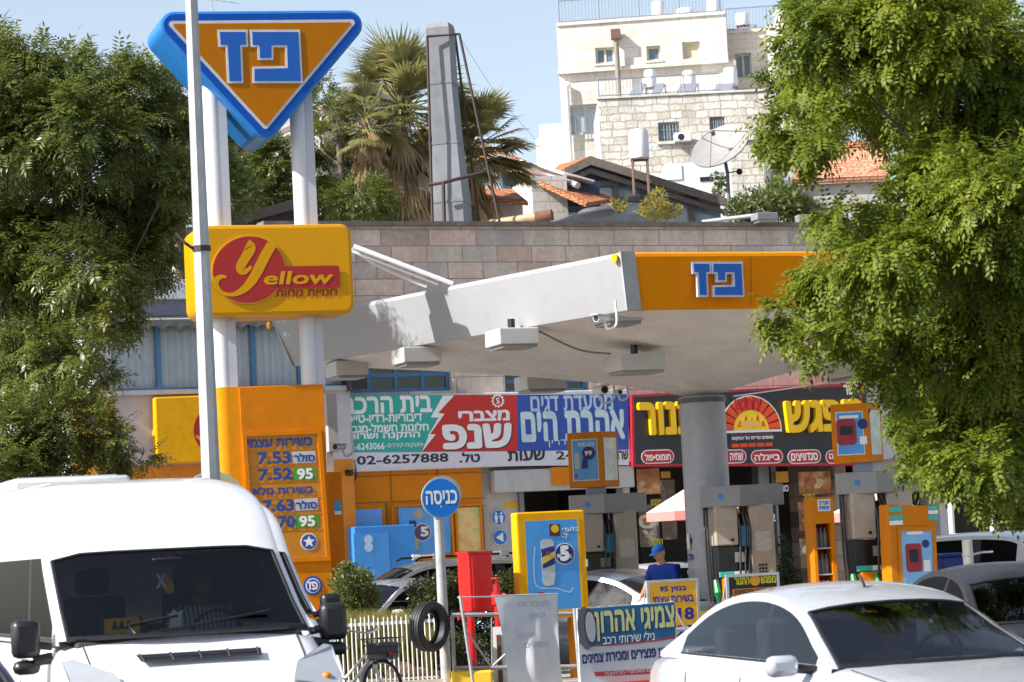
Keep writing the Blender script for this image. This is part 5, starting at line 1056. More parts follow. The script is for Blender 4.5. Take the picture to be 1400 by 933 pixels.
# red cabinet and its post
rcb = thing('red_hose_cabinet', 'bright red metal cabinet on a red post behind the grey barrier', 'cabinet', (at(657, 900, 33.8).x, 33.8, .14)); fc_ = Fr((at(657, 800, 33.8).x, 33.8, 0), 24)
REDP = mat('red_enamel', (.62, .012, .012), .35, var=.08, dirt=.08)
b = fc_.box(644, 756, 674, 836); MB().boxf(fc_, b[0] - .02, b[1], b[2], b[3], -.38, 0).build('box', REDP, rcb, bevel=.012); MB().boxf(fc_, b[0] - .03, b[3] - .012, b[2] + .01, b[3] + .02, -.4, .012).build('lid', REDP, rcb)
MB().boxf(fc_, b[0] + .02, b[1] + .03, b[2] - .02, b[3] - .04, .002, .016).build('door', REDP, rcb, bevel=.005)
px_ = fc_.uv(652, 870)[0]; MB().cyl(fc_.P(px_, .14, -.18), fc_.P(px_, b[1], -.18), .055, n=16).build('post', REDP, rcb, smooth=40)
m = MB(); [m.cyl(fc_.P(px_ + dx, b[1] - .1, -.18), fc_.P(px_ + dx, b[1], -.18), .02, n=8) for dx in (-.16, .14)]; m.boxf(fc_, px_ - .12, .14, px_ + .12, .17, -.3, -.06); m.build('bracket', REDP, rcb)
hy = thing('red_standpipe', 'slim red standpipe with a valve wheel right of the red cabinet', 'standpipe', (at(679, 900, 33.6).x, 33.6, .14)); hp = at(679, 805, 33.6)
m = MB(); m.cyl((hp.x, hp.y, .14), (hp.x, hp.y, hp.z + .05), .045, n=14); m.cyl((hp.x, hp.y, hp.z - .2), (hp.x, hp.y, hp.z - .05), .075, n=14); m.cyl((hp.x + .02, hp.y, hp.z - .1), (hp.x + .12, hp.y - .05, hp.z - .1), .035, n=10); m.build('pipe', REDP, hy, smooth=40)
m = MB(); m.cyl((hp.x, hp.y, hp.z + .05), (hp.x, hp.y, hp.z + .13), .015, n=8); m.tube([(hp.x + .06 * cos(a_ * pi / 6), hp.y + .06 * sin(a_ * pi / 6), hp.z + .13) for a_ in range(12)], .012, 6, closed=True); m.boxf(Fr((hp.x, hp.y, hp.z + .13), 0), -.06, -.008, .06, .008, -.01, .01); m.build('valve_wheel', REDP, hy)
# entrance sign
zp = .15; e = at(602, 760, 32.6); en = thing('entrance_sign', 'round blue entrance sign with white lettering on a grey pole', 'sign', (e.x, e.y, zp))
MB().tube([(e.x, e.y, zp), (e.x, e.y, at(603, 665, 32.6).z)], [.066, .058], 16).build('pole', mat('dull_grey_pole', (.42, .42, .42), .55, .2, var=.2, dirt=.25), en, smooth=40)
fe = Fr((e.x, e.y - .07, 0), 18); c_ = fe.uv(603, 681); k = fe.ppm(603, 681)
b_ = MB(); b_.prism(fe, disc(c_[0], c_[1], 26.5 * k, 40), -.03, -.004); b_.build('backing', mat('sign_rim_grey', (.5, .51, .53), .4, .3), en); c2 = fe.uv(606, 677)
plate(en, fe, disc(c_[0], c_[1], 25.2 * k, 40), -.003, mat('entrance_blue', (.005, .17, .60), .35, var=.05), 'disc'); letters(en, fe, [('כניסה', 582.5, 671.5, 624.5, 689, dict(bold=.025))], WHITE, .003); MB().poly(fe, disc(*fe.uv(603, 692.5), .01, 10), .003).build('rivet', WHITE, en)
fo_ = Fr((e.x + .01, e.y + .06, 0), 10); c3 = fo_.uv(606, 676); MB().prism(fo_, disc(c3[0], c3[1], 25 * k, 36), -.075, -.05).build('rear_disc', mat('sign_back', (.3, .3, .31), .5, .4), en)
# old tyre hung on the pole
t0 = at(587, 857, 32.25); ax = Vector((.80, -.60, -.05)).normalized(); q = ax.to_track_quat('Z', 'Y')
RUB = mat('tyre_rubber', (.014, .014, .015), .55, var=.3, scale=20, bump=.2)
def tyre(name, c, q, R, wd, rin, nn=48):
    prof = [(rin, -wd * .36), (rin + .02, -wd * .46), ((R + rin) / 2, -wd * .54), (R - .03, -wd * .48), (R - .006, -wd * .38)]
    for g in (-.26, -.09, .09, .26): prof += [(R, (g - .075) * wd), (R, (g + .055) * wd), (R - .014, (g + .06) * wd), (R - .014, (g + .07) * wd)]
    prof += [(R - .006, wd * .38), (R - .03, wd * .48), ((R + rin) / 2, wd * .54), (rin + .02, wd * .46), (rin, wd * .36), (rin + .02, wd * .28), (R - .05, wd * .3), (R - .05, -wd * .3), (rin + .02, -wd * .28), (rin, -wd * .36)]
    rows = [[c + q @ Vector((r * cos(2 * pi * j / nn), r * sin(2 * pi * j / nn), z)) for j in range(nn + 1)] for r, z in prof]
    return MB().grid(rows)
tag(tyre('tyre', t0, q, .305, .205, .205).build('car_tyre', RUB, smooth=35), 'worn black car tyre hung on the entrance sign pole over the white fence', 'tyre')
# white picket fence
ff = Fr((at(530, 900, 32.6).x, 32.6, 0), 4); fnc = thing('picket_fence', 'low white steel picket fence along the planting bed left of the sign pole', 'fence', ff.P(0, .29))
FW_ = mat('fence_white', (.76, .75, .72), .5, var=.1, dirt=.2)
uA = ff.uv(440, 880)[0]; uB = ff.uv(598, 880)[0]; vt_ = ff.uv(530, 852)[1]
o = MB().boxf(ff, uA, vt_ - .02, uB, vt_ + .018, -.012, .02).build('rail', FW_, fnc); MB().boxf(ff, uA, .31, uB, .335, -.012, .015).build('rail', FW_, fnc)
n = 25
for i in range(n): 
    u = uA + (uB - uA) * (i + .5) / n; tp = vt_ + .085 + RND.uniform(-.02, .02)
    if i == 20: MB().tube([ff.P(u, .29, .024), ff.P(u, tp + .06, .024)] + [ff.P(u + .045 - .045 * cos(a_), tp + .06 + .045 * sin(a_), .024) for a_ in (.6, 1.2, 1.8, 2.4, 3.1)], .009, 6).build('picket', FW_, fnc)
    else: MB().tube([ff.P(u, .29, .026), ff.P(u + RND.uniform(-.008, .008), tp, .026)], .0095, 6).build('picket', FW_, fnc)
MB().boxf(ff, uA - .1, .145, uB + .2, .295, -.15, .1).build('footing', mat('footing_stone', (.42, .38, .32), .9, var=.3, bump=.4), fnc)
ROCK = mat('bed_rock', (.42, .29, .19), .9, var=.4, scale=12, bump=.6)
for i, (px, s_, lb_) in enumerate(((548, .19, 'large reddish rock in the bed behind the white fence'), (572, .12, 'mid sized pale rock in the bed behind the white fence'), (590, .10, 'small rock in the bed close to the sign pole'))):
    p = at(px, 905, 32.85 + .1 * i); m = MB(); m.sphere((0, 0, 0), (s_, s_ * .8, s_ * .65), 12, 8); m.V = [(x * (1 + .18 * sin(9 * y + i) + .1 * cos(13 * z)), y * (1 + .15 * sin(11 * x)), z * (1 + .15 * cos(8 * x + i))) for x, y, z in m.V]; m.V = [(x + p.x, y + p.y, z + .29 + s_ * .5) for x, y, z in m.V]
    tag(m.build('rock', ROCK, smooth=60), lb_, 'rock')
# grey steel crowd barrier in front of the red post
fb = Fr((at(690, 880, 32.4).x, 32.4, 0), 3); br = thing('metal_barrier', 'grey square tube barrier with crossed braces in front of the red post', 'barrier', fb.P(0, .14))
GB = mat('barrier_grey', (.30, .29, .28), .5, .4, var=.2, dirt=.2)
def bar_(b, fr, p0, p1, r=.022, w=0): b.tube([fr.P(*fr.uv(*p0), w), fr.P(*fr.uv(*p1), w)], r, 6)
for nm, p0, p1, r in (('rail', (617, 841), (796, 839), .03), ('rail', (620, 914), (800, 911), .03), ('upright', (618, 841), (622, 932), .028), ('upright', (797, 839), (800, 930), .028), ('upright', (672, 842), (673, 912), .012), ('brace', (637, 862), (672, 912), .016), ('brace', (672, 912), (694, 892), .016), ('upright', (692, 842), (694, 912), .018)):
    b_ = MB(); bar_(b_, fb, p0, p1, r); b_.build(nm, GB, br)
yk = thing('yellow_block', 'yellow painted concrete block at the foot of the grey barrier', 'block', fb.P(fb.uv(650, 930)[0], .14, .1)); bb = fb.box(618, 917, 674, 950)
MB().boxf(fb, bb[0], .14, bb[2], bb[3], -.3, .12).build('body', mat('kerb_yellow', (.72, .45, .02), .7, var=.15, dirt=.2), yk, bevel=.03); bb = fb.box(645, 912, 672, 917); MB().tube([fb.P(bb[0], bb[1], 0), fb.P(bb[0], bb[3] + .02, 0), fb.P(bb[2], bb[3] + .02, 0), fb.P(bb[2], bb[1], 0)], .012, 6).build('lifting_eye', RUST, yk)
wb_ = thing('white_board', 'blank white board leaning upright behind the grey barrier', 'board', fb.P(fb.uv(687, 900)[0], .14, -.25)); fw2 = fb.out(-.25); b = fw2.box(673, 857, 700, 915); MB().boxf(fw2, b[0], .14, b[2], b[3], -.02, 0).build('sheet', mat('board_white', (.7, .7, .69), .5, var=.06), wb_); b = fw2.box(680, 868, 686, 930); MB().boxf(fw2, b[0], .14, b[2], b[3], .003, .03).build('brown_slat', mat('slat_brown', (.10, .05, .035), .7), wb_)
# grey tarpaulin notice on its tube frame
ft_ = Fr((at(720, 870, 31.6).x, 31.6, 0), 24); tp_ = thing('tarpaulin_notice', 'crumpled grey white tarpaulin banner with faded handwriting on a tube stand', 'banner', ft_.P(0, .0, 0))
TL, TR, BL, BR = (676, 816), (763, 813), (694, 948), (770, 940); rows = []
for i in range(25):
    rows.append([])
    for j in range(21):
        a_, c_ = i / 24, j / 20; x = (TL[0] * (1 - c_) + TR[0] * c_) * (1 - a_) + (BL[0] * (1 - c_) + BR[0] * c_) * a_; y = (TL[1] * (1 - c_) + TR[1] * c_) * (1 - a_) + (BL[1] * (1 - c_) + BR[1] * c_) * a_
        x += 10 * a_ * (1 - a_) * (1 - 2 * c_) * 1.3
        wv = .03 * a_ * sin(c_ * 11 + a_ * 3) + .012 * a_ * sin(c_ * 23 - a_ * 6) + .008 * sin(a_ * 9 + c_ * 4)
        rows[-1].append(ft_.P(*ft_.uv(x, y), wv))
TARP = mat('tarpaulin', (.66, .67, .69), .4, var=.1, scale=5, dirt=.12)
MB().grid(rows).build('sheet', TARP, tp_, smooth=80)
letters(tp_, ft_, [('פנצ׳ריה', 708, 822, 750, 829, dict(bold=0)), ('כאן', 722, 838, 744, 846, dict(bold=0)), ('תיקון', 706, 866, 730, 873, dict(bold=0)), ('צמיגים', 716, 878, 748, 885, dict(bold=0))], mat('faded_pen', (.38, .39, .42), .6), .035, 'faded_handwriting')
m = MB(); bar_(m, ft_, (628, 817), (676, 816), .012, -.05); bar_(m, ft_, (630, 815), (650, 950), .022, -.02); bar_(m, ft_, (676, 815), (765, 812), .012, -.05); bar_(m, ft_, (764, 813), (768, 950), .015, -.06); m.build('stand', GALV, tp_)
# tyre shop board
fz = Fr((at(856, 880, 31.2).x, 31.2, 0), 22); tb = thing('tyre_shop_board', 'blue and white tyre repair board with yellow lettering and a drawn tyre', 'sign board', fz.P(0, .0))
Q = [(789, 832), (922, 822.5), (930, 925), (794, 940)]
MB().prism(fz, fz.pts([(794, 940), (930, 932), (922, 822.5), (789, 832)]), -.03, 0).build('panel', mat('board_print_white', (.62, .63, .66), .45, var=.06, dirt=.1), tb)
top = [(789.5, 833), (922, 823.2), (923, 870)]; arc = [(923 - (923 - 800) * i / 12, 870 + 12 * sin(pi * .5 * i / 12) + 0) for i in range(13)]
PB = mat('petrol_blue', (.012, .14, .30), .4, var=.06)
plate(tb, fz, fz.pts([(791.5, 880), ] + arc[::-1] + [(922, 823.6), (790, 833.4)]), .003, PB, 'blue_field')
m = MB(); L2 = arc; m.grid([[fz.P(*fz.uv(x, y - 0.2), .009) for x, y in L2], [fz.P(*fz.uv(x, y + 3.2 * (1 - .5 * i / 12)), .009) for i, (x, y) in enumerate(L2)]]); m.build('red_swoosh', mat('swoosh_red', (.45, .06, .08), .5), tb)
tc = fz.uv(800, 859); k = fz.ppm(800, 859)
plate(tb, fz, disc(tc[0], tc[1], 11 * k, 28, 27 * k, .05), .009, mat('drawn_tyre_grey', (.13, .13, .16), .5), 'drawn_tyre'); plate(tb, fz, disc(tc[0] + 6 * k, tc[1] + 1 * k, 8.5 * k, 28, 24 * k, .05), .014, mat('drawn_tyre_dark', (.06, .06, .08), .5), 'drawn_sidewall'); plate(tb, fz, disc(tc[0] + 6.8 * k, tc[1] + 1 * k, 6.4 * k, 28, 19 * k, .05), .019, mat('drawn_rim', (.45, .45, .5), .4), 'drawn_rim')
def slant(L, m_, w, nm):                                             # lettering runs parallel to the sloping top edge
    b = MB()
    for t, x0, y0, x1, y1, bo in L:
        u0, v0, u1, v1 = fz.box(x0, y0, x1, y1); c0 = len(b.V); b.text(fz, t, u0, v0, u1, v1, w, bold=bo)
        for i in range(c0, len(b.V)):
            p = Vector(b.V[i]); u = (p - fz.o).dot(fz.u); b.V[i] = (p.x, p.y, p.z + .022 * (u - (u0 + u1) / 2))
    return b.build(nm, m_, tb)
slant([('צמיגי אהרון', 813, 833, 921, 871, .03)], mat('pale_yellow_letter', (.66, .66, .30), .4), .0185, 'yellow_lettering')
slant([('צמיגי אהרון', 815, 834, 923, 872, .03)], mat('letter_shade', (.01, .05, .12), .5), .0165, 'letter_shadow')
slant([('נילי שירותי רכב', 823, 866, 894, 878, .012), ], WHITE, .0175, 'white_lettering'); slant([('תיקון פנצ׳רים ומכירת צמיגים', 796, 890, 922, 906, .03)], NAVY, .006, 'navy_lettering')
plate(tb, fz, fz.pts([(812, 919), (900, 914), (924, 913), (924, 920), (814, 925)]), .003, mat('red_strip', (.42, .04, .05), .5), 'red_strip'); slant([('במקום מאחורי הרחיצה', 827, 916, 906, 922, .02)], mat('pinkish_print', (.6, .45, .45), .5), .009, 'strip_lettering')
m = MB(); bar_(m, fz, (787, 832), (797, 960), .02, -.05); bar_(m, fz, (921, 822), (934, 960), .02, -.05); m.build('stand', GALV, tb); m = MB(); bar_(m, fz, (922, 862), (951, 860), .03, -.2); bar_(m, fz, (922, 822), (946, 868), .012, -.1); bar_(m, fz, (948, 862), (928, 905), .016, -.15); bar_(m, fz, (951, 860), (958, 960), .02, -.25); m.build('side_rail', GALV, tb)
bb = fz.box(830, 931, 905, 950); MB().boxf(fz, bb[0], bb[1] - .2, bb[2], bb[3], -.1, .06).build('red_foot', mat('foot_red', (.55, .06, .03), .5), tb)
bb = fz.box(786, 846, 794, 850)
# A boards
def aboard(label, x0, y0, x1, y1, Y, yaw, rows_):
    f = Fr((at((x0 + x1) / 2, y0, Y).x, Y, 0), yaw); o = thing('sandwich_board', label, 'sandwich board', f.P(0, .14)); b = f.box(x0, y0, x1, y1); b = (b[0], max(b[1], .2), b[2], b[3]); fo = [(b[0], b[1]), (b[2], b[1]), (b[2], b[3]), (b[0], b[3])]
    plate(o, f, fo, -.02, mat('back_sheet', (.35, .35, .34), .5), 'back', .018); fi = offset(fo, -.035); m = MB(); m.ring(f, fo, fi, .012)
    for P_, r_ in ((fo, 0), (fi, 1)):
        for a_, c_ in zip(P_, P_[1:] + P_[:1]): m.quad(f.P(*a_, .012), f.P(*c_, .012), f.P(*c_, -.004), f.P(*a_, -.004))
    m.build('frame', mat('alu_frame', (.55, .56, .56), .35, .5), o)
    m = MB(); [m.tube([f.P(u, b[1], -.02), f.P(u, .14, .0)], .014, 6) for u in (b[0] + .02, b[2] - .02)]; [m.tube([f.P(u, b[3] - .02, -.03), f.P(u, .14, -.55)], .014, 6) for u in (b[0] + .02, b[2] - .02)]; m.build('leg', GALV, o); rows_(o, f, fi, b)
def sheet95(o, f, fi, b):
    plate(o, f, fi, .0, mat('price_poster_yellow', (.82, .42, .02), .4, var=.05), 'poster'); letters(o, f, [('בנזין 95', 902, 801.5, 938, 810, B3), ('בשירות עצמי', 893, 815, 948, 823.5, B3), ('7.18', 905, 832, 948, 847.5, dict(bold=.03, heb=False)), ('7.29', 906, 856, 949, 871, dict(bold=.03, heb=False)), ('כולל מע״מ', 915, 879, 948, 884, dict(bold=0))], mat('ultramarine_print', (.03, .02, .30), .45), .006)
aboard('yellow petrol price sandwich board in a grey frame next to the blue tyre board', 886, 792, 957, 892, 33.9, 22, sheet95)
def sheetB(o, f, fi, b):
    H = b[3] - b[1]; p = plate(o, f, fi, .0, mat('menu_black', (.015, .013, .012), .4), 'poster'); letters(p, f, [('התנור', 1004, 790, 1024, 799, B4), ('מפגש', 1040, 788, 1060, 797, B4)], mat('acid_yellow_print', (.55, .5, .02), .5), .006)
    plate(p, f, disc(*f.uv(1032, 793.5), 7 * f.ppm(1030, 795), 20), .0055, mat('amber_card', (.55, .25, .01), .5), 'emblem'); plate(p, f, rc(f, 1001, 804, 1063, 812), .0055, mat('menu_orange', (.5, .16, .02), .5), 'orange_strip'); letters(p, f, [('בית מאפה וסנדוויצים', 1004, 805.5, 1060, 810.5, B3)], BLACK, .0115, 'strip_lettering')
    plate(p, f, rc(f, 1001, 813, 1063, 880), .0055, mat('menu_lime', (.50, .48, .03), .5, var=.3, scale=30), 'menu_field'); plate(p, f, rc(f, 1003, 815, 1012, 824), .0115, RED, 'red_square')
aboard('black bakery sandwich board in a silver frame below the first pump', 995, 784, 1068, 900, 33.2, 20, sheetB)
# orange price box, yellow rack
fk = Fr((at(1245, 760, 35.6).x, 35.6, 0), 18); pb2 = thing('orange_ad_box', 'orange box with a red appliance poster and mint green price labels beside the right pump', 'advertising panel', fk.P(0, .14))
P_ = fk.pts([(1222, 860), (1284, 856), (1279, 692), (1214, 690)]); P_ = [(P_[0][0], .14), (P_[1][0], .14), P_[2], P_[3]]
MB().prism(fk, P_, -.3, 0).build('case', ORANGE, pb2, bevel=.015); fi = fk.pts([(1236, 850), (1278, 850), (1274, 726), (1231, 726)]); m = MB(); m.ring(fk, offset(fi, .05), fi, .02); m.build('poster_frame', ORANGE, pb2)
pp = plate(pb2, fk, fi, .003, mat('pale_poster_blue', (.22, .45, .75), .35, var=.2, scale=3), 'poster'); u, v = fk.uv(1249, 760); k = fk.ppm(1249, 760); plate(pp, fk, rrect(u - 11 * k, v - 20 * k, u + 11 * k, v + 15 * k, 4 * k), .009, MC.get('picture_red') or RED, 'appliance_picture'); plate(pp, fk, rrect(u - 6 * k, v - 8 * k, u + 6 * k, v + 8 * k, 2 * k), .014, BLACK, 'picture_opening'); plate(pp, fk, disc(u + 17 * k, v + 14 * k, 5 * k, 16), .009, NAVY, 'price_roundel'); plate(pp, fk, [(u + 13 * k, v - 20 * k), (u + 22 * k, v - 20 * k), (u + 22 * k, v - 6 * k), (u + 13 * k, v - 6 * k)], .009, WHITE, 'price_card'); plate(pp, fk, [(u - 8 * k, v + 26 * k), (u + 14 * k, v + 26 * k), (u + 14 * k, v + 30 * k), (u - 8 * k, v + 30 * k)], .009, WHITE, 'headline')
for x0, y0, x1, y1, mm in ((1215, 693, 1233, 700, MINT), (1216, 704, 1234, 711, MINT), (1216, 712, 1234, 718, WHITE), (1268, 692, 1281, 697, MINT), (1269, 698, 1282, 703, WHITE), (1269, 704, 1283, 711, MINT)): plate(pb2, fk, rc(fk, x0, y0, x1, y1), .003, mm, 'price_label')
fr_ = Fr((at(1130, 760, 36.3).x, 36.3, 0), 10); rk = thing('bottle_rack', 'tall yellow oil bottle rack left of the right pump', 'rack', fr_.P(0, .14)); b = fr_.box(1114, 680, 1144, 850)
z0_, z1_ = .14, b[3]; m = MB(); wq = .06
m.boxf(fr_, b[0], z0_, b[0] + wq * .7, z1_, -.4, 0); m.boxf(fr_, b[2] - wq, z0_, b[2], z1_, -.4, 0); m.boxf(fr_, b[0] + wq * .7, z1_ - .36, b[2] - wq, z1_, -.4, -.003); m.boxf(fr_, b[0] + wq * .7, z0_, b[2] - wq, .5, -.4, -.003); m.boxf(fr_, b[0] + .03, .5, b[2] - .03, z1_ - .3, -.42, -.401); m.build('case', ORANGE, rk)
plate(rk, fr_, rc(fr_, 1118, 683, 1135, 699), .001, WHITE, 'notice'); letters(rk, fr_, [('מוצרים', 1120, 685, 1133, 690, B3), ('שימושיים', 1119.5, 692, 1133.5, 697, B3)], mat('notice_blue', (.02, .2, .5), .5), .007)
BW = mat('bottle_white', (.55, .56, .58), .4, var=.15); ng = 0
for sh in range(5):
    v = .55 + sh * .36; MB().boxf(fr_, b[0] + wq * .7, v, b[2] - wq, v + .02, -.38, -.02).build('shelf', GALV, rk)
    for q in range(3):
        u = b[0] + wq + (b[2] - b[0] - 2.3 * wq) * (q + .4) / 3; ng += 1
        bo = tag(MB().tube([fr_.P(u, v + .022, -.12), fr_.P(u, v + .2, -.12), fr_.P(u, v + .25, -.12), fr_.P(u, v + .29, -.12)], [.032, .032, .014, .014], 10).build('oil_bottle', BW if sh in (4, 1, 0) else mat('bottle_grey', (.12, .13, .13), .4), smooth=40), ('white' if sh in (4, 1, 0) else 'grey') + ' oil bottle standing on a shelf of the tall yellow rack', 'bottle', ('white' if sh in (4, 1, 0) else 'grey') + ' bottles on the yellow rack')
bo_ = at(1326, 800, 33.8); bl = thing('bollard', 'pale grey steel bollard with a bent band in front of the white car at right', 'bollard', (bo_.x, bo_.y, .0)); z_ = at(1325, 738, 33.8).z
MB().tube([(bo_.x, bo_.y, .0), (bo_.x, bo_.y, z_ - .01), (bo_.x, bo_.y, z_)], [.065, .065, .05], 18).build('tube', mat('bollard_grey', (.5, .49, .45), .5, .1, var=.15, dirt=.2), bl, smooth=40); MB().cyl((bo_.x, bo_.y, z_ - .21), (bo_.x, bo_.y, z_ - .17), .072, n=18).build('band', GALV, bl, smooth=40)
m = MB(); m.tube([(bo_.x + .06, bo_.y, z_ - .19), (bo_.x + .2, bo_.y + .1, z_ - .17), (bo_.x + .34, bo_.y + .1, z_ - .17)], .015, 6); m.build('chain_hook', GALV, bl)
# blue bin and the big round sign behind the vans
fbn = Fr((at(1297, 760, 39.4).x, 39.4, .14), 20); bn = thing('wheelie_bin', 'blue bin beside the orange ad box at the right edge', 'bin', fbn.P(0, 0)); MB().add([fbn.P(sx * w_, v, sy * w_) for v, w_ in ((.08, .17), (1.25, .22)) for sx, sy in ((-1, -1), (1, -1), (1, 1), (-1, 1))], [(0, 1, 2, 3), (0, 1, 5, 4), (1, 2, 6, 5), (2, 3, 7, 6), (3, 0, 4, 7)]).build('body', mat('bin_blue', (.006, .03, .22), .45), bn, bevel=.02); MB().boxf(fbn, -.24, 1.255, .24, 1.32, -.23, .25).build('lid', MC['bin_blue'], bn, bevel=.03); [MB().tube([fbn.P(sx * .19, .08, -.2), fbn.P(sx * .24, .08, -.2)], .08, 14).build('wheel', BLACK, bn) for sx in (-1, 1)]
frs = Fr((at(294, 722, 31.0).x, 31.0, 0), 18); u, v = frs.uv(292, 690); k = frs.ppm(294, 722); rs = thing('round_sign', 'large pale round sign whose top edge peeks over the van roofs', 'sign', frs.P(u, .0)); MB().prism(frs, disc(u, v, 45 * k, 48), -.05, 0).build('disc', mat('pale_disc', (.5, .5, .48), .5), rs); plate(rs, frs, [(u - 26 * k, v + 28 * k), (u + 2 * k, v + 28 * k), (u + 2 * k, v + 43.5 * k), (u - 14 * k, v + 41 * k)], .002, mat('disc_blue', (.05, .12, .35), .5), 'blue_field'); plate(rs, frs, [(u + 3 * k, v + 28 * k), (u + 30 * k, v + 28 * k), (u + 26 * k, v + 33 * k), (u + 8 * k, v + 43 * k)], .002, mat('disc_straw', (.55, .48, .2), .5), 'straw_field'); MB().cyl(frs.P(u, .15, -.08), frs.P(u, v - .2, -.08), .05, n=12).build('pole', GALV, rs, smooth=40)
# parasols
def parasol(label, ax_, ay, Y, R, drop):
    a_ = at(ax_, ay, Y); o = thing('parasol', label, 'parasol', (a_.x, a_.y, .14)); m = MB(); n = 8; rows = [[], []]; 
    for i in range(n): 
        p, p2 = [a_ + Vector((R * cos(2 * pi * k_ / n + .3), R * sin(2 * pi * k_ / n + .3), -drop)) for k_ in (i, i + 1)]
        m.add([a_, p, p2], [(0, 1, 2)]); m.add([p, p2, p2 - Vector((0, 0, .16)), p - Vector((0, 0, .16))], [(0, 1, 2, 3)], 1)
    m.build('canopy', [mat('parasol_pink', (.72, .42, .38), .8, var=.05), mat('parasol_valance', (.62, .22, .2), .8, var=.1)], o); MB().cyl((a_.x, a_.y, .14), a_, .025, n=8).build('pole', WPAINT, o); MB().box((a_.x, a_.y, .18), (.45, .45, .1)).build('base', DARK, o)
parasol('faded pink parasol half hidden behind the round canopy column', 950, 660, 47, .95, .5); parasol('faded pink parasol showing between the right pump and the leaves', 1196, 672, 47, .9, .36)
# white posts right
for px, lb_ in ((1300, 'white post at the shop row, left of the two behind the leaves'), (1356, 'white post at the shop row, right of the two behind the leaves')):
    p = at(px, 700, 52); z_ = at(px, 636, 52).z; o = thing('shop_post', lb_, 'post', (p.x, p.y, .14)); MB().cyl((p.x, p.y, .14), (p.x, p.y, z_), .06, n=12).build('tube', WPAINT, o, smooth=40); MB().box((p.x, p.y, .16), (.22, .22, .04)).build('foot', GALV, o)
# bicycle
bp = at(478, 925, 30.6); bi = thing('bicycle', 'pale old bicycle with a wire basket leaning on the white fence', 'bicycle', (bp.x, bp.y, .0), yaw=-44)
FRM = mat('bicycle_silver', (.78, .78, .76), .4, var=.1); CHR = mat('chrome', (.6, .6, .6), .2, .9)
def X(x, z, y=0): return Vector((x, y, z))
def bpart(nm, m_, fn, smooth=40): b_ = MB(); fn(b_); return b_.build(nm, m_, bi, smooth=smooth, local=True)
for xw in (-.52, .55):
    wh = bpart('wheel', RUB, lambda b_: b_.tube([X(xw + .315 * cos(2 * pi * i / 32), .33 + .315 * sin(2 * pi * i / 32)) for i in range(32)], .018, 8, closed=True))
    b_ = MB(); b_.tube([X(xw + .295 * cos(2 * pi * i / 32), .33 + .295 * sin(2 * pi * i / 32)) for i in range(32)], .010, 6, closed=True); [b_.cyl(X(xw, .33, .02 * (-1) ** i), X(xw + .29 * cos(2 * pi * i / 20), .33 + .29 * sin(2 * pi * i / 20)), .0025, n=4) for i in range(20)]; b_.cyl(X(xw, .33, -.05), X(xw, .33, .05), .02, n=8); b_.build('rim', CHR, wh, local=True, smooth=40)
    bpart('mudguard', FRM, lambda b_: b_.grid([[X(xw + .355 * cos(a_), .33 + .355 * sin(a_), y) for a_ in [(.1 if xw < 0 else .35) * pi + i * (.85 if xw < 0 else .6) * pi / 14 for i in range(15)]] for y in (-.03, 0, .03)]))
bpart('frame', FRM, lambda b_: [b_.tube(L, r, 8) for L, r in (([X(.38, .84), X(.30, .62), X(-.05, .30)], .018), ([X(.33, .74), X(-.12, .42)], .016), ([X(-.05, .30), X(-.22, .78)], .016), ([X(-.05, .30), X(-.52, .33)], .011), ([X(-.18, .62), X(-.52, .33)], .009), ([X(.36, .90), X(.42, .62), X(.55, .33)], .015))])
bpart('saddle', mat('saddle_black', (.03, .03, .035), .5), lambda b_: b_.sphere(X(-.25, .80), (.14, .085, .035), 14, 8)); bpart('seat_post', CHR, lambda b_: b_.cyl(X(-.21, .72), X(-.25, .80), .012, n=8))
bpart('handlebar', CHR, lambda b_: b_.tube([X(.12, .98, -.27), X(.28, 1.0, -.24), X(.36, .96, 0), X(.28, 1.0, .24), X(.12, .98, .27)], .011, 8)); [bpart('grip', BLACK, lambda b_: b_.cyl(X(.08, .975, s_ * .275), X(.2, .99, s_ * .26), .018, n=8)) for s_ in (-1, 1)]
def bask(b_):
    for z in (.66, .74, .82, .90): h = .11 + (z - .66) * .25; b_.tube([X(.58 + sx * h * .8, z, sy * h * 1.2) for sx, sy in ((-1, -1), (1, -1), (1, 1), (-1, 1))], .006, 5, closed=True)
    for i in range(9):
        t_ = -1 + i / 4
        for sx in (-1, 1): b_.cyl(X(.58 + sx * .088, .66, t_ * .13), X(.58 + sx * .136, .90, t_ * .2), .0035, n=4); b_.cyl(X(.58 + t_ * .088, .66, sx * .13), X(.58 + t_ * .136, .90, sx * .2), .0035, n=4)
bpart('basket', mat('dark_wire', (.09, .085, .08), .5, .4), bask); bpart('basket_liner', mat('torn_net', (.16, .15, .14), .9, var=.4, scale=30), lambda b_: b_.grid([[X(.58 + sx * .10, z, sy * .15) for sx, sy in ((-1, -1), (1, -1), (1, 1), (-1, 1), (-1, -1))] for z in (.67, .85)])); bpart('reflector', RED, lambda b_: b_.box(X(.70, .72), (.02, .06, .05)))
bpart('crank', CHR, lambda b_: [b_.tube([X(-.05, .30, .06), X(-.10, .15, .06), ], .01, 6), b_.tube([X(-.05, .30, -.06), X(0, .45, -.06)], .01, 6), b_.cyl(X(-.05, .30, -.055), X(-.05, .30, -.045), .09, n=20), b_.box(X(-.10, .15, .11), (.09, .09, .02)), b_.box(X(0, .45, -.11), (.09, .09, .02))])
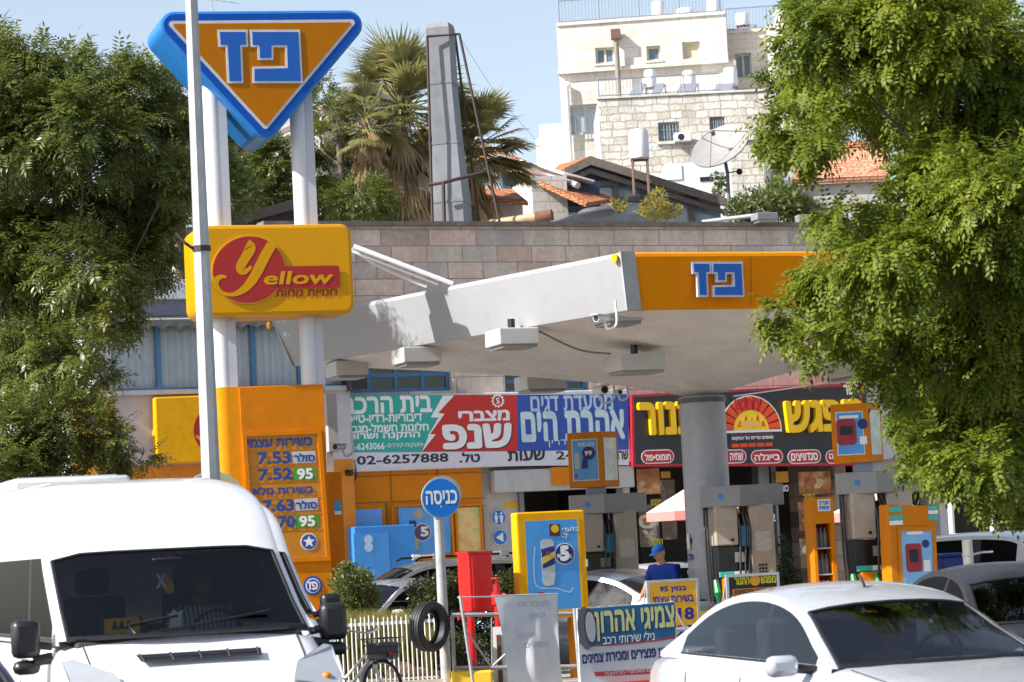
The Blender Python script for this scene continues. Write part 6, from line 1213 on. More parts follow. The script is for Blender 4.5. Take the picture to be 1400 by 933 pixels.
# ================================================================== vehicles
CARGLASS = glassmat('car_glass', (.34, .38, .38), .05); VANGLASS = glassmat('van_windscreen', (.60, .64, .64), .0)
TINT = mat('tinted_glass', (.008, .009, .010), .08, spec=.12, var=.1, ior=1.12)
CHROME = mat('chrome_trim', (.6, .6, .6), .15, .95, var=.05); RIMM = mat('wheel_alloy', (.4, .4, .42), .35, .7); SEATM = mat('seat_cloth', (.03, .03, .033), .9, var=.3); DASH = mat('dash_plastic', (.025, .025, .027), .7)
LAMPC = mat('lamp_clear', (.42, .44, .47), .10, .2, spec=.8, var=.06, scale=4); LAMPR = mat('lamp_red', (.45, .01, .01), .15, spec=.8); AMBER = mat('lamp_amber', (.8, .2, .01), .2); PLATE = mat('plate_yellow', (.75, .55, .02), .5)
def carpaint(n_, c, met=0): return mat(n_, c, .28, met, var=.015, coat=.8)
def interp(L, x):
    L = sorted(L)
    if x <= L[0][0]: return L[0][1]
    for a_, b_ in zip(L, L[1:]):
        if a_[0] <= x <= b_[0]: return a_[1] + (b_[1] - a_[1]) * (x - a_[0]) / (b_[0] - a_[0])
    return L[-1][1]
SEDAN = dict(body=[(2.25, .60, .66), (2.18, .74, .74), (1.95, .82, .80), (1.5, .87, .88), (1.0, .89, .95), (.4, .9, .97), (-.6, .9, .99), (-1.5, .89, 1.0), (-1.9, .87, .99), (-2.25, .80, .97), (-2.36, .70, .90), (-2.40, .64, .74)],
    roof=[(1.02, .94), (.65, 1.14), (.25, 1.335), (-.1, 1.43), (-.5, 1.475), (-.95, 1.46), (-1.35, 1.37), (-1.7, 1.19), (-2.0, 1.0)], ws=.22, rw=-1.25, wb=.80, tumble=.42, crown=.055, sw=(.72, -1.62), pil=(-.32,), side_top=9, wheels=(1.38, -1.32), wr=.315, belt=[(1.0, .93), (-2, .99)])
HATCH = dict(SEDAN, body=[(1.9, .55, .64), (1.82, .70, .72), (1.6, .78, .82), (1.2, .84, .92), (.8, .86, .98), (.0, .87, 1.0), (-1.2, .86, 1.02), (-1.8, .82, 1.02), (-1.95, .76, .95), (-2.0, .70, .7)],
    roof=[(.95, .98), (.5, 1.25), (.15, 1.42), (-.2, 1.49), (-.9, 1.49), (-1.45, 1.42), (-1.75, 1.2), (-1.92, 1.0)], ws=.12, rw=-1.4, wb=.78, tumble=.36, sw=(.7, -1.6), pil=(-.35,), wheels=(1.2, -1.2), wr=.30, belt=[(1, .97), (-2, 1.02)])
SUV = dict(SEDAN, body=[(2.3, .60, .85), (2.22, .78, .95), (2.0, .86, 1.04), (1.4, .91, 1.10), (1.0, .93, 1.15), (.2, .94, 1.17), (-1.2, .94, 1.19), (-2.1, .92, 1.2), (-2.3, .86, 1.1), (-2.38, .82, .8)],
    roof=[(1.1, 1.13), (.6, 1.42), (.2, 1.64), (-.2, 1.73), (-1.0, 1.755), (-1.7, 1.72), (-2.0, 1.62), (-2.2, 1.35), (-2.3, 1.16)], ws=.15, rw=-1.95, wb=.86, tumble=.27, crown=.06, sw=(.85, -1.95), pil=(-.25, -1.2), wheels=(1.4, -1.4), wr=.36, belt=[(1, 1.13), (-2.3, 1.17)])
VAN = dict(rear_glass=False, body=[(2.62, .70, .78), (2.58, .84, .95), (2.45, .92, 1.06), (2.2, .96, 1.18), (1.98, .97, 1.31), (1.4, .985, 1.34), (.5, .99, 1.34), (-2.4, .99, 1.34), (-2.8, .98, 1.34), (-2.88, .95, 1.30)],
    roof=[(1.98, 1.335), (1.58, 1.65), (1.2, 1.95), (1.06, 2.1), (.85, 2.30), (.5, 2.45), (.0, 2.52), (-1.2, 2.54), (-2.4, 2.52), (-2.75, 2.38), (-2.85, 1.9), (-2.88, 1.34)], ws=1.2, rw=-2.78, wb=.93, tumble=.06, crown=.085, sw=(1.62, -2.5), pil=(.62, -.9), side_top=1.93, wheels=(1.75, -1.8), wr=.35, belt=[(2.2, 1.33), (-3, 1.34)], cp=8)
def car(name, label, cat, loc, head, P, paint, glass=None, group=None, inside=True, side=None):
    glass = glass or CARGLASS; side = side or TINT
    root = thing(name, label, cat, loc, group, math.degrees(head)); V3 = Vector; seams = []
    def B(nm, m_, b_, parent=None, smooth=38, bevel=0, weld=False): return b_.build(nm, m_, parent or root, smooth=smooth, local=True, bevel=bevel, weld=weld)
    bd = P['body']; xs = sorted({b_[0] for b_ in bd} | {bd[0][0] - (bd[0][0] - bd[-1][0]) * i / 30 for i in range(31)}, reverse=True)
    hw = [(b_[0], b_[1]) for b_ in bd]; zt_ = [(b_[0], b_[2]) for b_ in bd]; g0, g1 = P['roof'][0][0], P['roof'][-1][0]; rows = []
    for x in xs:
        wd, z = interp(hw, x), interp(zt_, x); zl = .24 if P['wr'] < .34 else .30; h = z - zl
        half = [(0, z + .012), (.45 * wd, z + .008), (.80 * wd, z - .012), (.93 * wd, z - .055), (.985 * wd, z - .13), (wd, z - .30 * h), (wd * 1.0, z - .52 * h), (wd * .985, z - .75 * h), (wd * .955, z - .93 * h), (wd * .9, zl)]
        rows.append([V3((x, -y, zz)) for y, zz in half[::-1]] + [V3((x, y, zz)) for y, zz in half[1:]])
    m = MB(); k = len(rows[0]); mid = k // 2
    m.grid(rows, 0, skip=lambda i, j: (g0 - .08 > xs[i] and xs[i + 1] > g1 + .15 and mid - 2 <= j <= mid + 1))
    m.add(rows[0], [list(range(k))]); m.add(rows[-1], [list(range(k))[::-1]])
    # greenhouse
    cv = spline(P['roof'], 5); wst, rwt = P['ws'], P['rw']; T = [-1, -.985, -.93, -.7, -.4, 0, .4, .7, .93, .985, 1]; cpw = P.get('cp', 2.6)
    G = []; 
    for x, z in cv:
        zb_ = interp(P['belt'], x); yw = P['wb'] - max(0, z - zb_) * P['tumble']; fade = min(1, max(0, (z - zb_) / .25)); row = []
        f_ws = max(0, min(1, (x - wst + .3) / (g0 - wst + .3))) if x > wst - .3 else 0; f_rw = max(0, min(1, (rwt + .2 - x) / (rwt + .2 - g1))) if x < rwt + .2 else 0
        for t in T: row.append(V3((x + (.14 * f_ws - .10 * f_rw) * (1 - t * t) - .06 * f_ws, yw * t, z - P['crown'] * fade * abs(t) ** cpw)))
        G.append(row)
    zones = lambda i: 'ws' if cv[i + 1][0] >= wst - .02 else ('rw' if cv[i][0] <= rwt + .02 else 'roof')
    last = len(cv) - 2; first_rw = min([i for i in range(len(cv) - 1) if zones(i) == 'rw'], default=last)
    isg = lambda i, j: (zones(i) == 'ws' and 2 <= j <= 7 and i >= 0) or (P.get('rear_glass', True) and zones(i) == 'rw' and 2 <= j <= 7 and i > first_rw and i < last)
    m.grid(G, 0, skip=isg)
    mw_, mr_ = MB(), MB()
    def gridpart(z_): 
        q = MB(); idx = [i for i in range(len(cv) - 1) if zones(i) == z_ and isg(i, 4)]
        if idx: q.grid([[G[i][j] for j in range(2, 9)] for i in range(idx[0], idx[-1] + 2)])
        return q, bool(idx)
    q, ok = gridpart('ws'); B('windscreen', glass, q, smooth=60); q, ok = gridpart('rw')
    if ok: B('rear_window', glass if side is not TINT or inside else TINT, q, smooth=60)
    gas = MB()                                                       # black band round the windscreen
    idx = [i for i in range(len(cv) - 1) if zones(i) == 'ws']
    for jj in (2, 8): gas.tube([G[i][jj] for i in idx + [idx[-1] + 1]], .016, 6)
    gas.tube([G[idx[-1] + 1][j] for j in range(2, 9)], .014, 6); gas.tube([G[0][j] + V3((.0, 0, .012)) for j in range(2, 9)], .02, 6); B('windscreen_seal', BLACK, gas)
    pil = P['pil']; st = P['side_top']
    for sgn_ in (-1, 1):
        j = 0 if sgn_ < 0 else len(T) - 1; wins_ = {}; blk = MB()
        for i in range(len(cv) - 1):
            A0, A1 = G[i][j], G[i + 1][j]; C0, C1 = [V3((a_.x, sgn_ * P['wb'], interp(P['belt'], a_.x) - .03)) for a_ in (A0, A1)]
            xm = (A0.x + A1.x) / 2; hh = min(A0.z - C0.z, A1.z - C1.z)
            if P['sw'][0] > xm > P['sw'][1] and hh > .12:
                pts = []
                for A_, C_ in ((A0, C0), (A1, C1)):
                    D_ = C_ - A_; ln = D_.length; zt1 = min(A_.z - .055, st); f0_ = max(0, (A_.z - zt1) / (A_.z - C_.z)); pts.append((A_, A_ + D_ * f0_, C_ - D_ * (.055 / ln), C_))
                (a0_, w0_, x0_, c0_), (a1_, w1_, x1_, c1_) = pts
                m.quad(a0_, a1_, w1_, w0_); m.quad(x0_, x1_, c1_, c0_)
                pk = sum(xm < p for p in pil)
                if any(abs(xm - p) < .05 for p in pil): blk.quad(w0_, w1_, x1_, x0_)
                else: wins_.setdefault(pk, MB()).quad(w0_, w1_, x1_, x0_)
                blk.quad(x0_ + V3((0, sgn_ * .006, .0)), x1_ + V3((0, sgn_ * .006, .0)), x1_ + V3((0, sgn_ * .008, -.025)), x0_ + V3((0, sgn_ * .008, -.025)))
            else: m.quad(A0, A1, C1, C0)
        for pk, q in wins_.items(): B('side_window', side, q)
        B('window_trim', BLACK, blk)
    B('body', paint, m, weld=.004, smooth=42)
    if P is not VAN:
        def sf2(x, k_):
            wd, z = interp(hw, x), interp(zt_, x); h = z - (.24 if P['wr'] < .34 else .30); return {'hood': (.80 * wd, z - .012), 's': (.985 * wd, z - .13), 'a': (wd, z - .30 * h), 'b': (wd, z - .52 * h), 'c': (.985 * wd, z - .75 * h)}[k_]
        for sg in (-1, 1):
            q = MB(); q.tube([V3((x, sg * sf2(x, 'hood')[0], sf2(x, 'hood')[1] + .001)) for x in [bd[2][0] - (bd[2][0] - g0 - .05) * i / 6 for i in range(7)]], .005, 5); B('hood_seam', DARK, q)
            for x in (P['sw'][0] + .02, pil[0], P['sw'][1] + .3): q = MB(); q.tube([V3((x, sg * (sf2(x, k_)[0] + .001), sf2(x, k_)[1])) for k_ in 'sabc'], .005, 5); B('door_seam', DARK, q)
    zl = .24 if P['wr'] < .34 else .30
    wm_ = max(b_[1] for b_ in bd)
    q = MB(); q.box((bd[0][0] * .5 + bd[-1][0] * .5, 0, zl + .06), (bd[0][0] - bd[-1][0] - .3, wm_ * 1.75, .08)); B('underbody', DARK, q)
    for xw in P['wheels']:
        for sg in (-1, 1):
            y = sg * (interp(hw, xw) + .004); q = MB(); fw_ = Fr((xw, y, P['wr']), 0 if sg < 0 else 180); q.poly(fw_, disc(0, .02, P['wr'] * 1.14), .0); B('wheel_arch', DARK, q)
            q = MB(); prof = [(.62, -.11), (.66, .0), (.9, .02), (1, -.01), (1, -.17), (.8, -.2)]
            q.grid([[fw_.P(r * P['wr'] * cos(2 * pi * a_ / 28), r * P['wr'] * sin(2 * pi * a_ / 28), z_ + .01) for a_ in range(29)] for r, z_ in prof]); wh = B('wheel', RUB, q)
            q = MB(); q.poly(fw_, disc(0, 0, P['wr'] * .64), -.03); [q.prism(fw_, [(P['wr'] * .12 * cos(a_ - .5), P['wr'] * .12 * sin(a_ - .5)), (P['wr'] * .6 * cos(a_ - .12), P['wr'] * .6 * sin(a_ - .12)), (P['wr'] * .6 * cos(a_ + .12), P['wr'] * .6 * sin(a_ + .12)), (P['wr'] * .12 * cos(a_ + .5), P['wr'] * .12 * sin(a_ + .5))], -.029, .012) for a_ in [i * 2 * pi / 5 for i in range(5)]]; B('rim', RIMM, q, wh)
    # lamps
    zf = interp(zt_, bd[2][0]); wf_ = interp(hw, bd[2][0])
    for sg in (-1, 1):
        if P is not VAN:
            q = MB(); q.sphere((bd[2][0] + .03, sg * wf_ * .80, zf - .10), (.20, .17, .085), 14, 8); B('headlight', LAMPC, q, smooth=60)
        zr_ = interp(zt_, bd[-2][0]); q = MB(); 
        if P is SUV: q.box((bd[-1][0] + .10, sg * .80, 1.12), (.16, .20, .34))
        else: q.box((bd[-1][0] + .07, sg * interp(hw, bd[-2][0]) * .86, zr_ - .24), (.14, .26, .14))
        B('tail_light', LAMPR, q, bevel=.03)
        xm_ = P['roof'][0][0] - .32; 
        if P is not VAN:
            q = MB(); q.box((xm_ + .02, sg * (P['wb'] + .24), interp(P['belt'], xm_) + .03), (.11, .22, .14)); mi = B('mirror', paint, q, bevel=.045); q = MB(); q.tube([V3((xm_, sg * (P['wb'] - .02), interp(P['belt'], xm_) - .01)), V3((xm_, sg * (P['wb'] + .16), interp(P['belt'], xm_) + .01))], .03, 8); B('mirror_stem', BLACK, q, mi)
        hd = MB(); xd = (P['sw'][0] + pil[0]) / 2 - .35; hd.box((pil[0] + .2, sg * (wm_ + .004), interp(P['belt'], 0) - .16), (.18, .03, .035)); B('door_handle', paint if P is not VAN else BLACK, hd, bevel=.008)
    q = MB(); q.box((bd[-1][0] - .012, 0, .80 if P is not VAN else 1.0), (.02, .5, .11)); B('number_plate', PLATE, q)
    q = MB(); q.box((bd[0][0] + .003, 0, .46), (.02, .5, .11)); B('number_plate', PLATE, q)
    q = MB(); q.box((bd[0][0] - .02, 0, .62), (.06, 1.0, .12)); B('grille', BLACK, q, bevel=.02)
    if inside:
        bz = interp(P['belt'], 0); q = MB()
        q.box((0, 0, zl + .16), (g0 - g1 + .3, wm_ * 1.7, .03)); B('cabin_floor', DARK, q)
        xb = wst - .55
        for sg in (-1, 1):
            q = MB(); q.box((xb - .25, sg * .38, bz - .02), (.16, .46, .62)); q.box((xb - .3, sg * .38, bz + .40), (.1, .26, .2)); q.box((xb + .05, sg * .38, bz - .42), (.5, .46, .16)); B('seat', SEATM, q, bevel=.04)
        q = MB(); q.box((wst + (g0 - wst) * .62, 0, bz - .075), ((g0 - wst) * .8, P['wb'] * 1.78, .13)); B('dashboard', DASH, q, bevel=.03)
        q = MB(); cst = V3((wst - .02, .38, bz + .0)); ax_ = V3((-.85, 0, .5)).normalized().to_track_quat('Z', 'Y'); q.tube([cst + ax_ @ V3((.18 * cos(2 * pi * i / 24), .18 * sin(2 * pi * i / 24), 0)) for i in range(24)], .016, 6, closed=True); q.tube([cst + ax_ @ V3((-.17, 0, 0)), cst + ax_ @ V3((.17, 0, 0))], .018, 6); B('steering_wheel', BLACK, q)
        if P is not VAN: q = MB(); q.box((g1 + .62, 0, bz - .02), (.16, 1.2, .5)); B('rear_seat', SEATM, q, bevel=.05)
        q = MB(); q.box((wst + .1, 0, P['roof'][2][1] - .07 if P is not VAN else 1.86), (.03, .22, .06)); B('inner_mirror', BLACK, q, bevel=.012)
    return root, B
def place(px, py, Y, local, head):
    p = at(px, py, Y); c_, s_ = cos(head), sin(head); return (p.x - (local[0] * c_ - local[1] * s_), p.y - (local[0] * s_ + local[1] * c_), 0.0)
# headings: angle of the nose direction in plan
HV = radians(-90 + 20)
VP = carpaint('van_white', (.74, .74, .75)); 
def van_extras(root, B, roofbox):
    V3 = Vector; q = MB(); q.boxf(Fr((2.27, 0, 0), 90), -.42, 1.178, .42, 1.182, -.045, .045)
    q = MB(); 
    L = [(2.31, -.43, 1.148), (2.31, .43, 1.148), (2.20, .45, 1.197), (2.20, -.45, 1.197)]
    q.add([V3(p) + V3((.02, 0, .022)) for p in L], [(0, 1, 2, 3)]); hv = B('hood_vent', BLACK, q)
    q = MB(); [q.tube([V3((2.33, y, 1.17)), V3((2.22, y * 1.03, 1.222))], .008, 5) for y in (-.41, -.2, 0, .2, .41)]; q.tube([V3((2.275, -.42, 1.195)), V3((2.275, .42, 1.195))], .007, 5); B('vent_slats', DASH, q, hv)
    for sg in (-1, 1):
        q = MB(); P_ = [(2.56, .60, .99), (2.58, .90, .93), (2.50, .945, 1.0), (2.22, .965, 1.19), (2.26, .90, 1.20), (2.44, .66, 1.10)]
        q.add([V3((x + .012, y * sg, z + .008)) for x, y, z in P_] + [V3((x - .10, y * sg * .93, z - .08)) for x, y, z in P_], [tuple(range(6)), tuple(range(11, 5, -1))] + [(i, (i + 1) % 6, 6 + (i + 1) % 6, 6 + i) for i in range(6)]); hl = B('headlight', LAMPC, q, bevel=.01); q = MB(); q.sphere((2.52, sg * .84, 1.00), (.04, .035, .03), 10, 6); B('indicator', AMBER, q, hl, smooth=60)
        q = MB(); q.box((1.72, sg * 1.13, 1.36), (.14, .20, .27)); q.box((1.72, sg * 1.13, 1.16), (.13, .19, .10)); mi = B('mirror', BLACK, q, bevel=.045); q = MB(); q.tube([V3((1.74, sg * .95, 1.22)), V3((1.74, sg * 1.08, 1.20))], .04, 8); q.tube([V3((1.74, sg * .95, 1.30)), V3((1.74, sg * 1.08, 1.32))], .03, 8); B('mirror_arm', BLACK, q, mi)
        q = MB(); q.tube([V3((2.01, sg * .05 - .35, 1.36)), V3((1.93, sg * .34 - .10, 1.42)), V3((1.86, sg * .34 + .28, 1.47))], .012, 6); B('wiper', BLACK, q)
    bd = VAN['body']; hwv = [(b_[0], b_[1]) for b_ in bd]; ztv = [(b_[0], b_[2]) for b_ in bd]
    def sf(x, k_):
        wd, z = interp(hwv, x), interp(ztv, x); h = z - .30; return {'hood': (.80 * wd, z - .012), 'sh': (.985 * wd, z - .13), 'a': (wd, z - .30 * h), 'b': (wd, z - .52 * h), 'c': (.985 * wd, z - .75 * h), 'd': (.955 * wd, z - .93 * h)}[k_]
    for sg in (-1, 1):
        q = MB(); q.tube([V3((x, sg * sf(x, 'hood')[0], sf(x, 'hood')[1] + .001)) for x in (2.50, 2.4, 2.3, 2.2, 2.1, 2.0)], .006, 5); B('hood_seam', DARK, q)
        for x in (1.58, .58): q = MB(); q.tube([V3((x, sg * (sf(x, k_)[0] + .001), sf(x, k_)[1])) for k_ in 'abcd'], .006, 5); B('door_seam', DARK, q)
        q = MB(); q.tube([V3((x, sg * (sf(x, 'b')[0] + .004), sf(x, 'b')[1] - .1)) for x in (2.2, 1.2, 0, -1.2, -2.6)], .035, 6); B('side_moulding', BLACK, q)
    if roofbox:
        q = MB(); q.box((-1.0, -.35, 2.53), (1.0, .95, .10)); rv = B('roof_hatch', mat('hatch_grey', (.55, .56, .57), .5), q, bevel=.035); q = MB(); [q.box((-1.0 + dx, -.35, 2.585), (.03, .8, .02)) for dx in (-.34, -.24, -.14, .0, .1, .2, .3)]; B('hatch_ribs', mat('hatch_rib', (.4, .4, .41), .5), q, rv)
    else:
        q = MB(); q.boxf(Fr((0, 0, 0), 0), -2.7, 2.49, -.75, 2.72, -.42, .85); ac = B('roof_air_conditioner', VP, q, bevel=.09); q = MB(); [q.box((-2.4 + i * .14, -.854, 2.6), (.1, .01, .02)) for i in range(5)]; B('grille_slots', DARK, q, ac)
        q = MB(); q.tube([V3((.2, .75, 2.47)), V3((.12, .76, 2.56))], .008, 6); B('antenna', BLACK, q)
a1 = at(100, 877, 18.6); a2_ = at(416, 861, 18.6 + 1.7 * sin(radians(20))); mid_ = (a1 + a2_) / 2; hvx = Vector((cos(HV), sin(HV), 0)); vloc = mid_ - hvx * 1.98
v1, vb = car('white_van', 'white high roofed passenger van in front at left with its driver behind the windscreen', 'van', (vloc.x, vloc.y, 0), HV, VAN, VP, VANGLASS); van_extras(v1, vb, True)
b2 = at(425, 832, 25.2); lft = Vector((-hvx.y, hvx.x, 0)); v2l = b2 - hvx * 1.98 - lft * .86
v2, vb2 = car('white_van', 'second white van half hidden behind the front van, with an air conditioner on its roof', 'van', (v2l.x, v2l.y, 0), HV, VAN, VP, VANGLASS); van_extras(v2, vb2, False)
HS = radians(-90 + 19)
SP = carpaint('sedan_silver_white', (.44, .46, .50), .1)
sloc = place(1150, 925, 17.2, (1.02, -.76, .93), HS)
s1, sbb = car('white_sedan', 'silver white sedan at bottom right with its driver visible through the windscreen', 'car', sloc, HS, SEDAN, SP, glassmat('sedan_windscreen', (.38, .42, .42), .05), side=glassmat('sedan_side_glass', (.55, .62, .66), .04))
q = MB(); q.tube([Vector((-.1, 0, 1.44)), Vector((-.17, 0, 1.52))], .012, 6); sbb('antenna', BLACK, q)
GP_ = mat('dark_grey_paint', (.020, .022, .028), .42, var=.05, coat=.12)
car('grey_car', 'dark grey car behind the white sedan at the right edge', 'car', place(1378, 775, 25, (-.4, 0, 1.475), radians(-82)), radians(-82), SEDAN, GP_)
car('dark_blue_car', 'dark blue car of which only a roof corner shows at the bottom left edge', 'car', place(-62, 938, 13.6, (-.4, .45, 1.44), HV), HV, HATCH, carpaint('dark_blue_paint', (.02, .03, .10), .3))
# parked cars
SIL = carpaint('silver_paint', (.55, .55, .55), .2); GRN = carpaint('champagne_paint', (.56, .53, .48), .15); BLG = carpaint('blue_grey_paint', (.22, .26, .31), .5); WH2 = carpaint('white_car_paint', (.72, .72, .73))
hd_ = radians(180 + 18)
sv, svb = car('parked_minivan', 'beige silver minivan with roof bars parked before the orange shop front', 'car', place(612, 757, 42.0, (-.6, 0, 1.745), hd_), hd_, SUV, GRN, group=None)
for sg in (-1, 1): q = MB(); q.tube([Vector((.1, sg * .58, 1.74)), Vector((-.0, sg * .58, 1.79)), Vector((-1.7, sg * .58, 1.79)), Vector((-1.8, sg * .58, 1.73))], .02, 6); svb('roof_rail', BLACK, q)
for x in (-.25, -1.35): q = MB(); q.box((x, 0, 1.815), (.07, 1.25, .035)); [q.box((x, sg * .6, 1.80), (.14, .1, .09)) for sg in (-1, 1)]; svb('roof_bar', WPAINT, q, bevel=.01)
car('parked_hatchback', 'white hatchback parked behind the round shrub and picket fence', 'car', place(545, 790, 39.0, (-.5, 0, 1.49), radians(180 + 50)), radians(180 + 50), HATCH, WH2)
car('parked_sedan', 'champagne sedan with short antenna parked just right of the tall drink ad', 'car', place(826, 774, 40.2, (-.4, 0, 1.475), radians(118)), radians(118), SEDAN, GRN)
car('parked_sedan', 'blue grey sedan parked right behind the tyre board, its rear window lit', 'car', place(800, 787, 37.8, (-.5, 0, 1.475), radians(150)), radians(150), SEDAN, BLG)
car('parked_hatchback', 'pale silver hatchback parked behind the attendant in blue', 'car', place(898, 752, 45.5, (-.5, 0, 1.49), radians(215)), radians(215), HATCH, SIL)
car('parked_suv', 'white family car with red tail light parked at the right edge under the tree', 'car', place(1345, 712, 41.0, (-.9, 0, 1.755), radians(137)), radians(137), SUV, WH2)
# things in the front van
def w_in(root, p): return root.matrix_basis @ Vector(p)
bpy.context.view_layer.update()
def LFr(root, p, yaw): return Fr(root.matrix_basis @ Vector(p), math.degrees(HV) + 90 + yaw)
fd = LFr(v1, (1.62, -.42, 1.36), 0); o = thing('dashboard_sign', 'yellow plate with black school children silhouettes on the van dashboard', 'sign', fd.P(0, 0)); tag(o, 'yellow plate with small black figures on the front van dashboard', 'sign')
MB().boxf(fd, -.13, 0, .13, .11, -.01, 0).build('plate', YELLOW, o); m = MB(); [m.poly(fd, [(u - .025, .03), (u + .025, .03), (u + .012, .07), (u - .012, .07)], .002) for u in (-.05, 0, .05)]; [m.poly(fd, disc(u, .08, .011, 10), .0025) for u in (-.05, 0, .05)]; m.build('figures', BLACK, o); MB().boxf(fd, -.15, -.0, -.131, .12, -.015, .01).boxf(fd, .131, 0, .15, .12, -.015, .01).build('clamp', BLACK, o)
fx = LFr(v1, (1.15, .02, 1.68), 0); o = thing('hanging_freshener', 'yellow drop shaped air freshener with a white X hanging in the front van', 'air freshener', fx.P(0, -.1)); MB().prism(fx, [(.0, -.06), (.05, -.05), (.06, 0), (.03, .04), (.01, .1), (-.03, .04), (-.01, -.03)], -.006, 0).build('drop', YELLOW, o); letters_ = MB(); letters_.text(fx, 'X', -.075, -.01, -.005, .09, .008, bold=.03, heb=False); letters_.build('lettering', WHITE, o); MB().cyl(fx.P(.01, .1, -.003), fx.P(.01, .19, -.003), .003, n=5).build('string', BLACK, o)
fx = LFr(v1, (1.5, -.0, 1.36), 0); tag(MB().prism(fx, [(-.05, 0), (.05, 0), (.045, .07), (.06, .14), (.02, .12), (-.01, .15), (-.03, .11), (-.06, .13), (-.04, .06)], -.04, .03).build('tissue', WHITE, bevel=.01), 'crumpled white tissue on the dashboard of the front van', 'tissue')

# ================================================================== people
def skin(joints, edges, root_i=0, sub=2):
    me = bpy.data.meshes.new('s'); me.from_pydata([j[0] for j in joints], edges, []); o = bpy.data.objects.new('s', me); COL.objects.link(o)
    md = o.modifiers.new('skin', 'SKIN'); md.use_smooth_shade = True
    sv_ = me.skin_vertices[0].data
    for i, j in enumerate(joints): r = j[1]; sv_[i].radius = r if isinstance(r, tuple) else (r, r); sv_[i].use_root = i == root_i
    sb_ = o.modifiers.new('sub', 'SUBSURF'); sb_.levels = sub; sb_.render_levels = sub
    bpy.context.view_layer.update(); ev = bpy.data.meshes.new_from_object(o.evaluated_get(bpy.context.evaluated_depsgraph_get()))
    b_ = MB(); b_.add([v.co.copy() for v in ev.vertices], [list(p.vertices) for p in ev.polygons])
    bpy.data.objects.remove(o); bpy.data.meshes.remove(me); bpy.data.meshes.remove(ev); return b_
def hand(J, E, wi, wpos, dirv, side):
    d = Vector(dirv).normalized(); s_ = d.cross(Vector((1, 0, 0))).normalized() if abs(d.x) < .9 else Vector((0, 1, 0)); n_ = s_.cross(d)
    J.append((tuple(Vector(wpos) + d * .06), (.026, .018))); E.append((wi, len(J) - 1)); pi_ = len(J) - 1
    for k_, (off, L) in enumerate(((-.03, .075), (-.01, .085), (.01, .082), (.03, .065))):
        a_ = Vector(wpos) + d * .09 + s_ * off; b_ = a_ + d * L * .5 + n_ * .012; c_ = b_ + d * L * .35 + n_ * .03
        i0 = len(J); J += [(tuple(a_), .0095), (tuple(b_), .009), (tuple(c_), .0075)]; E += [(pi_, i0), (i0, i0 + 1), (i0 + 1, i0 + 2)]
    i0 = len(J); t0_ = Vector(wpos) + d * .045 - s_ * .035 * 1; J += [(tuple(t0_ + n_ * .01), .011), (tuple(t0_ + d * .045 - s_ * .02 + n_ * .02), .009)]; E += [(pi_, i0), (i0, i0 + 1)]
def head_geo(b_, c, yaw, tilt, s_=1.0):
    """oval head with brow, nose, lips, chin and ears; faces local +x"""
    Mx = Matrix.Rotation(yaw, 3, 'Z') @ Matrix.Rotation(tilt, 3, 'Y'); c = Vector(c); rows = []; n = 24; kk = 16
    for i in range(kk + 1):
        t = pi * i / kk; z = cos(t); row = []
        for j in range(n + 1):
            a_ = 2 * pi * j / n; x, y = sin(t) * cos(a_), sin(t) * sin(a_)
            rx = .098 - (.012 if z < -.3 and x < 0 else 0); ry = .074 * (1 - .22 * max(0, -z) ** 1.5); p = Vector((x * rx, y * ry, z * .118))
            if x > .3:
                f = max(0, cos(a_)) ** 10; p.x += f * (.022 * math.exp(-((z + .12) / .13) ** 2) + .006 * math.exp(-((z + .45) / .08) ** 2) + .006 * math.exp(-((z - .22) / .09) ** 2) + .008 * math.exp(-((z + .78) / .12) ** 2))
                g_ = math.exp(-((abs(a_ if a_ < pi else a_ - 2 * pi) - .38) / .16) ** 2) * math.exp(-((z - .05) / .10) ** 2); p.x -= .012 * g_
            row.append(c + Mx @ (p * s_))
        rows.append(row)
    b_.grid(rows)
    for sg in (-1, 1): b_.sphere(c + Mx @ Vector((-.005, sg * .076 * s_, -.005)), (.018, .010, .03), 8, 6)
    e_ = MB()
    for sg in (-1, 1): e_.sphere(c + Mx @ (Vector((.083, sg * .030, .010)) * s_), .010, 8, 6)
    return Mx, e_
SKIN = mat('skin_tan', (.36, .19, .12), .55, var=.06); EYE = mat('eye_dark', (.03, .025, .02), .2)
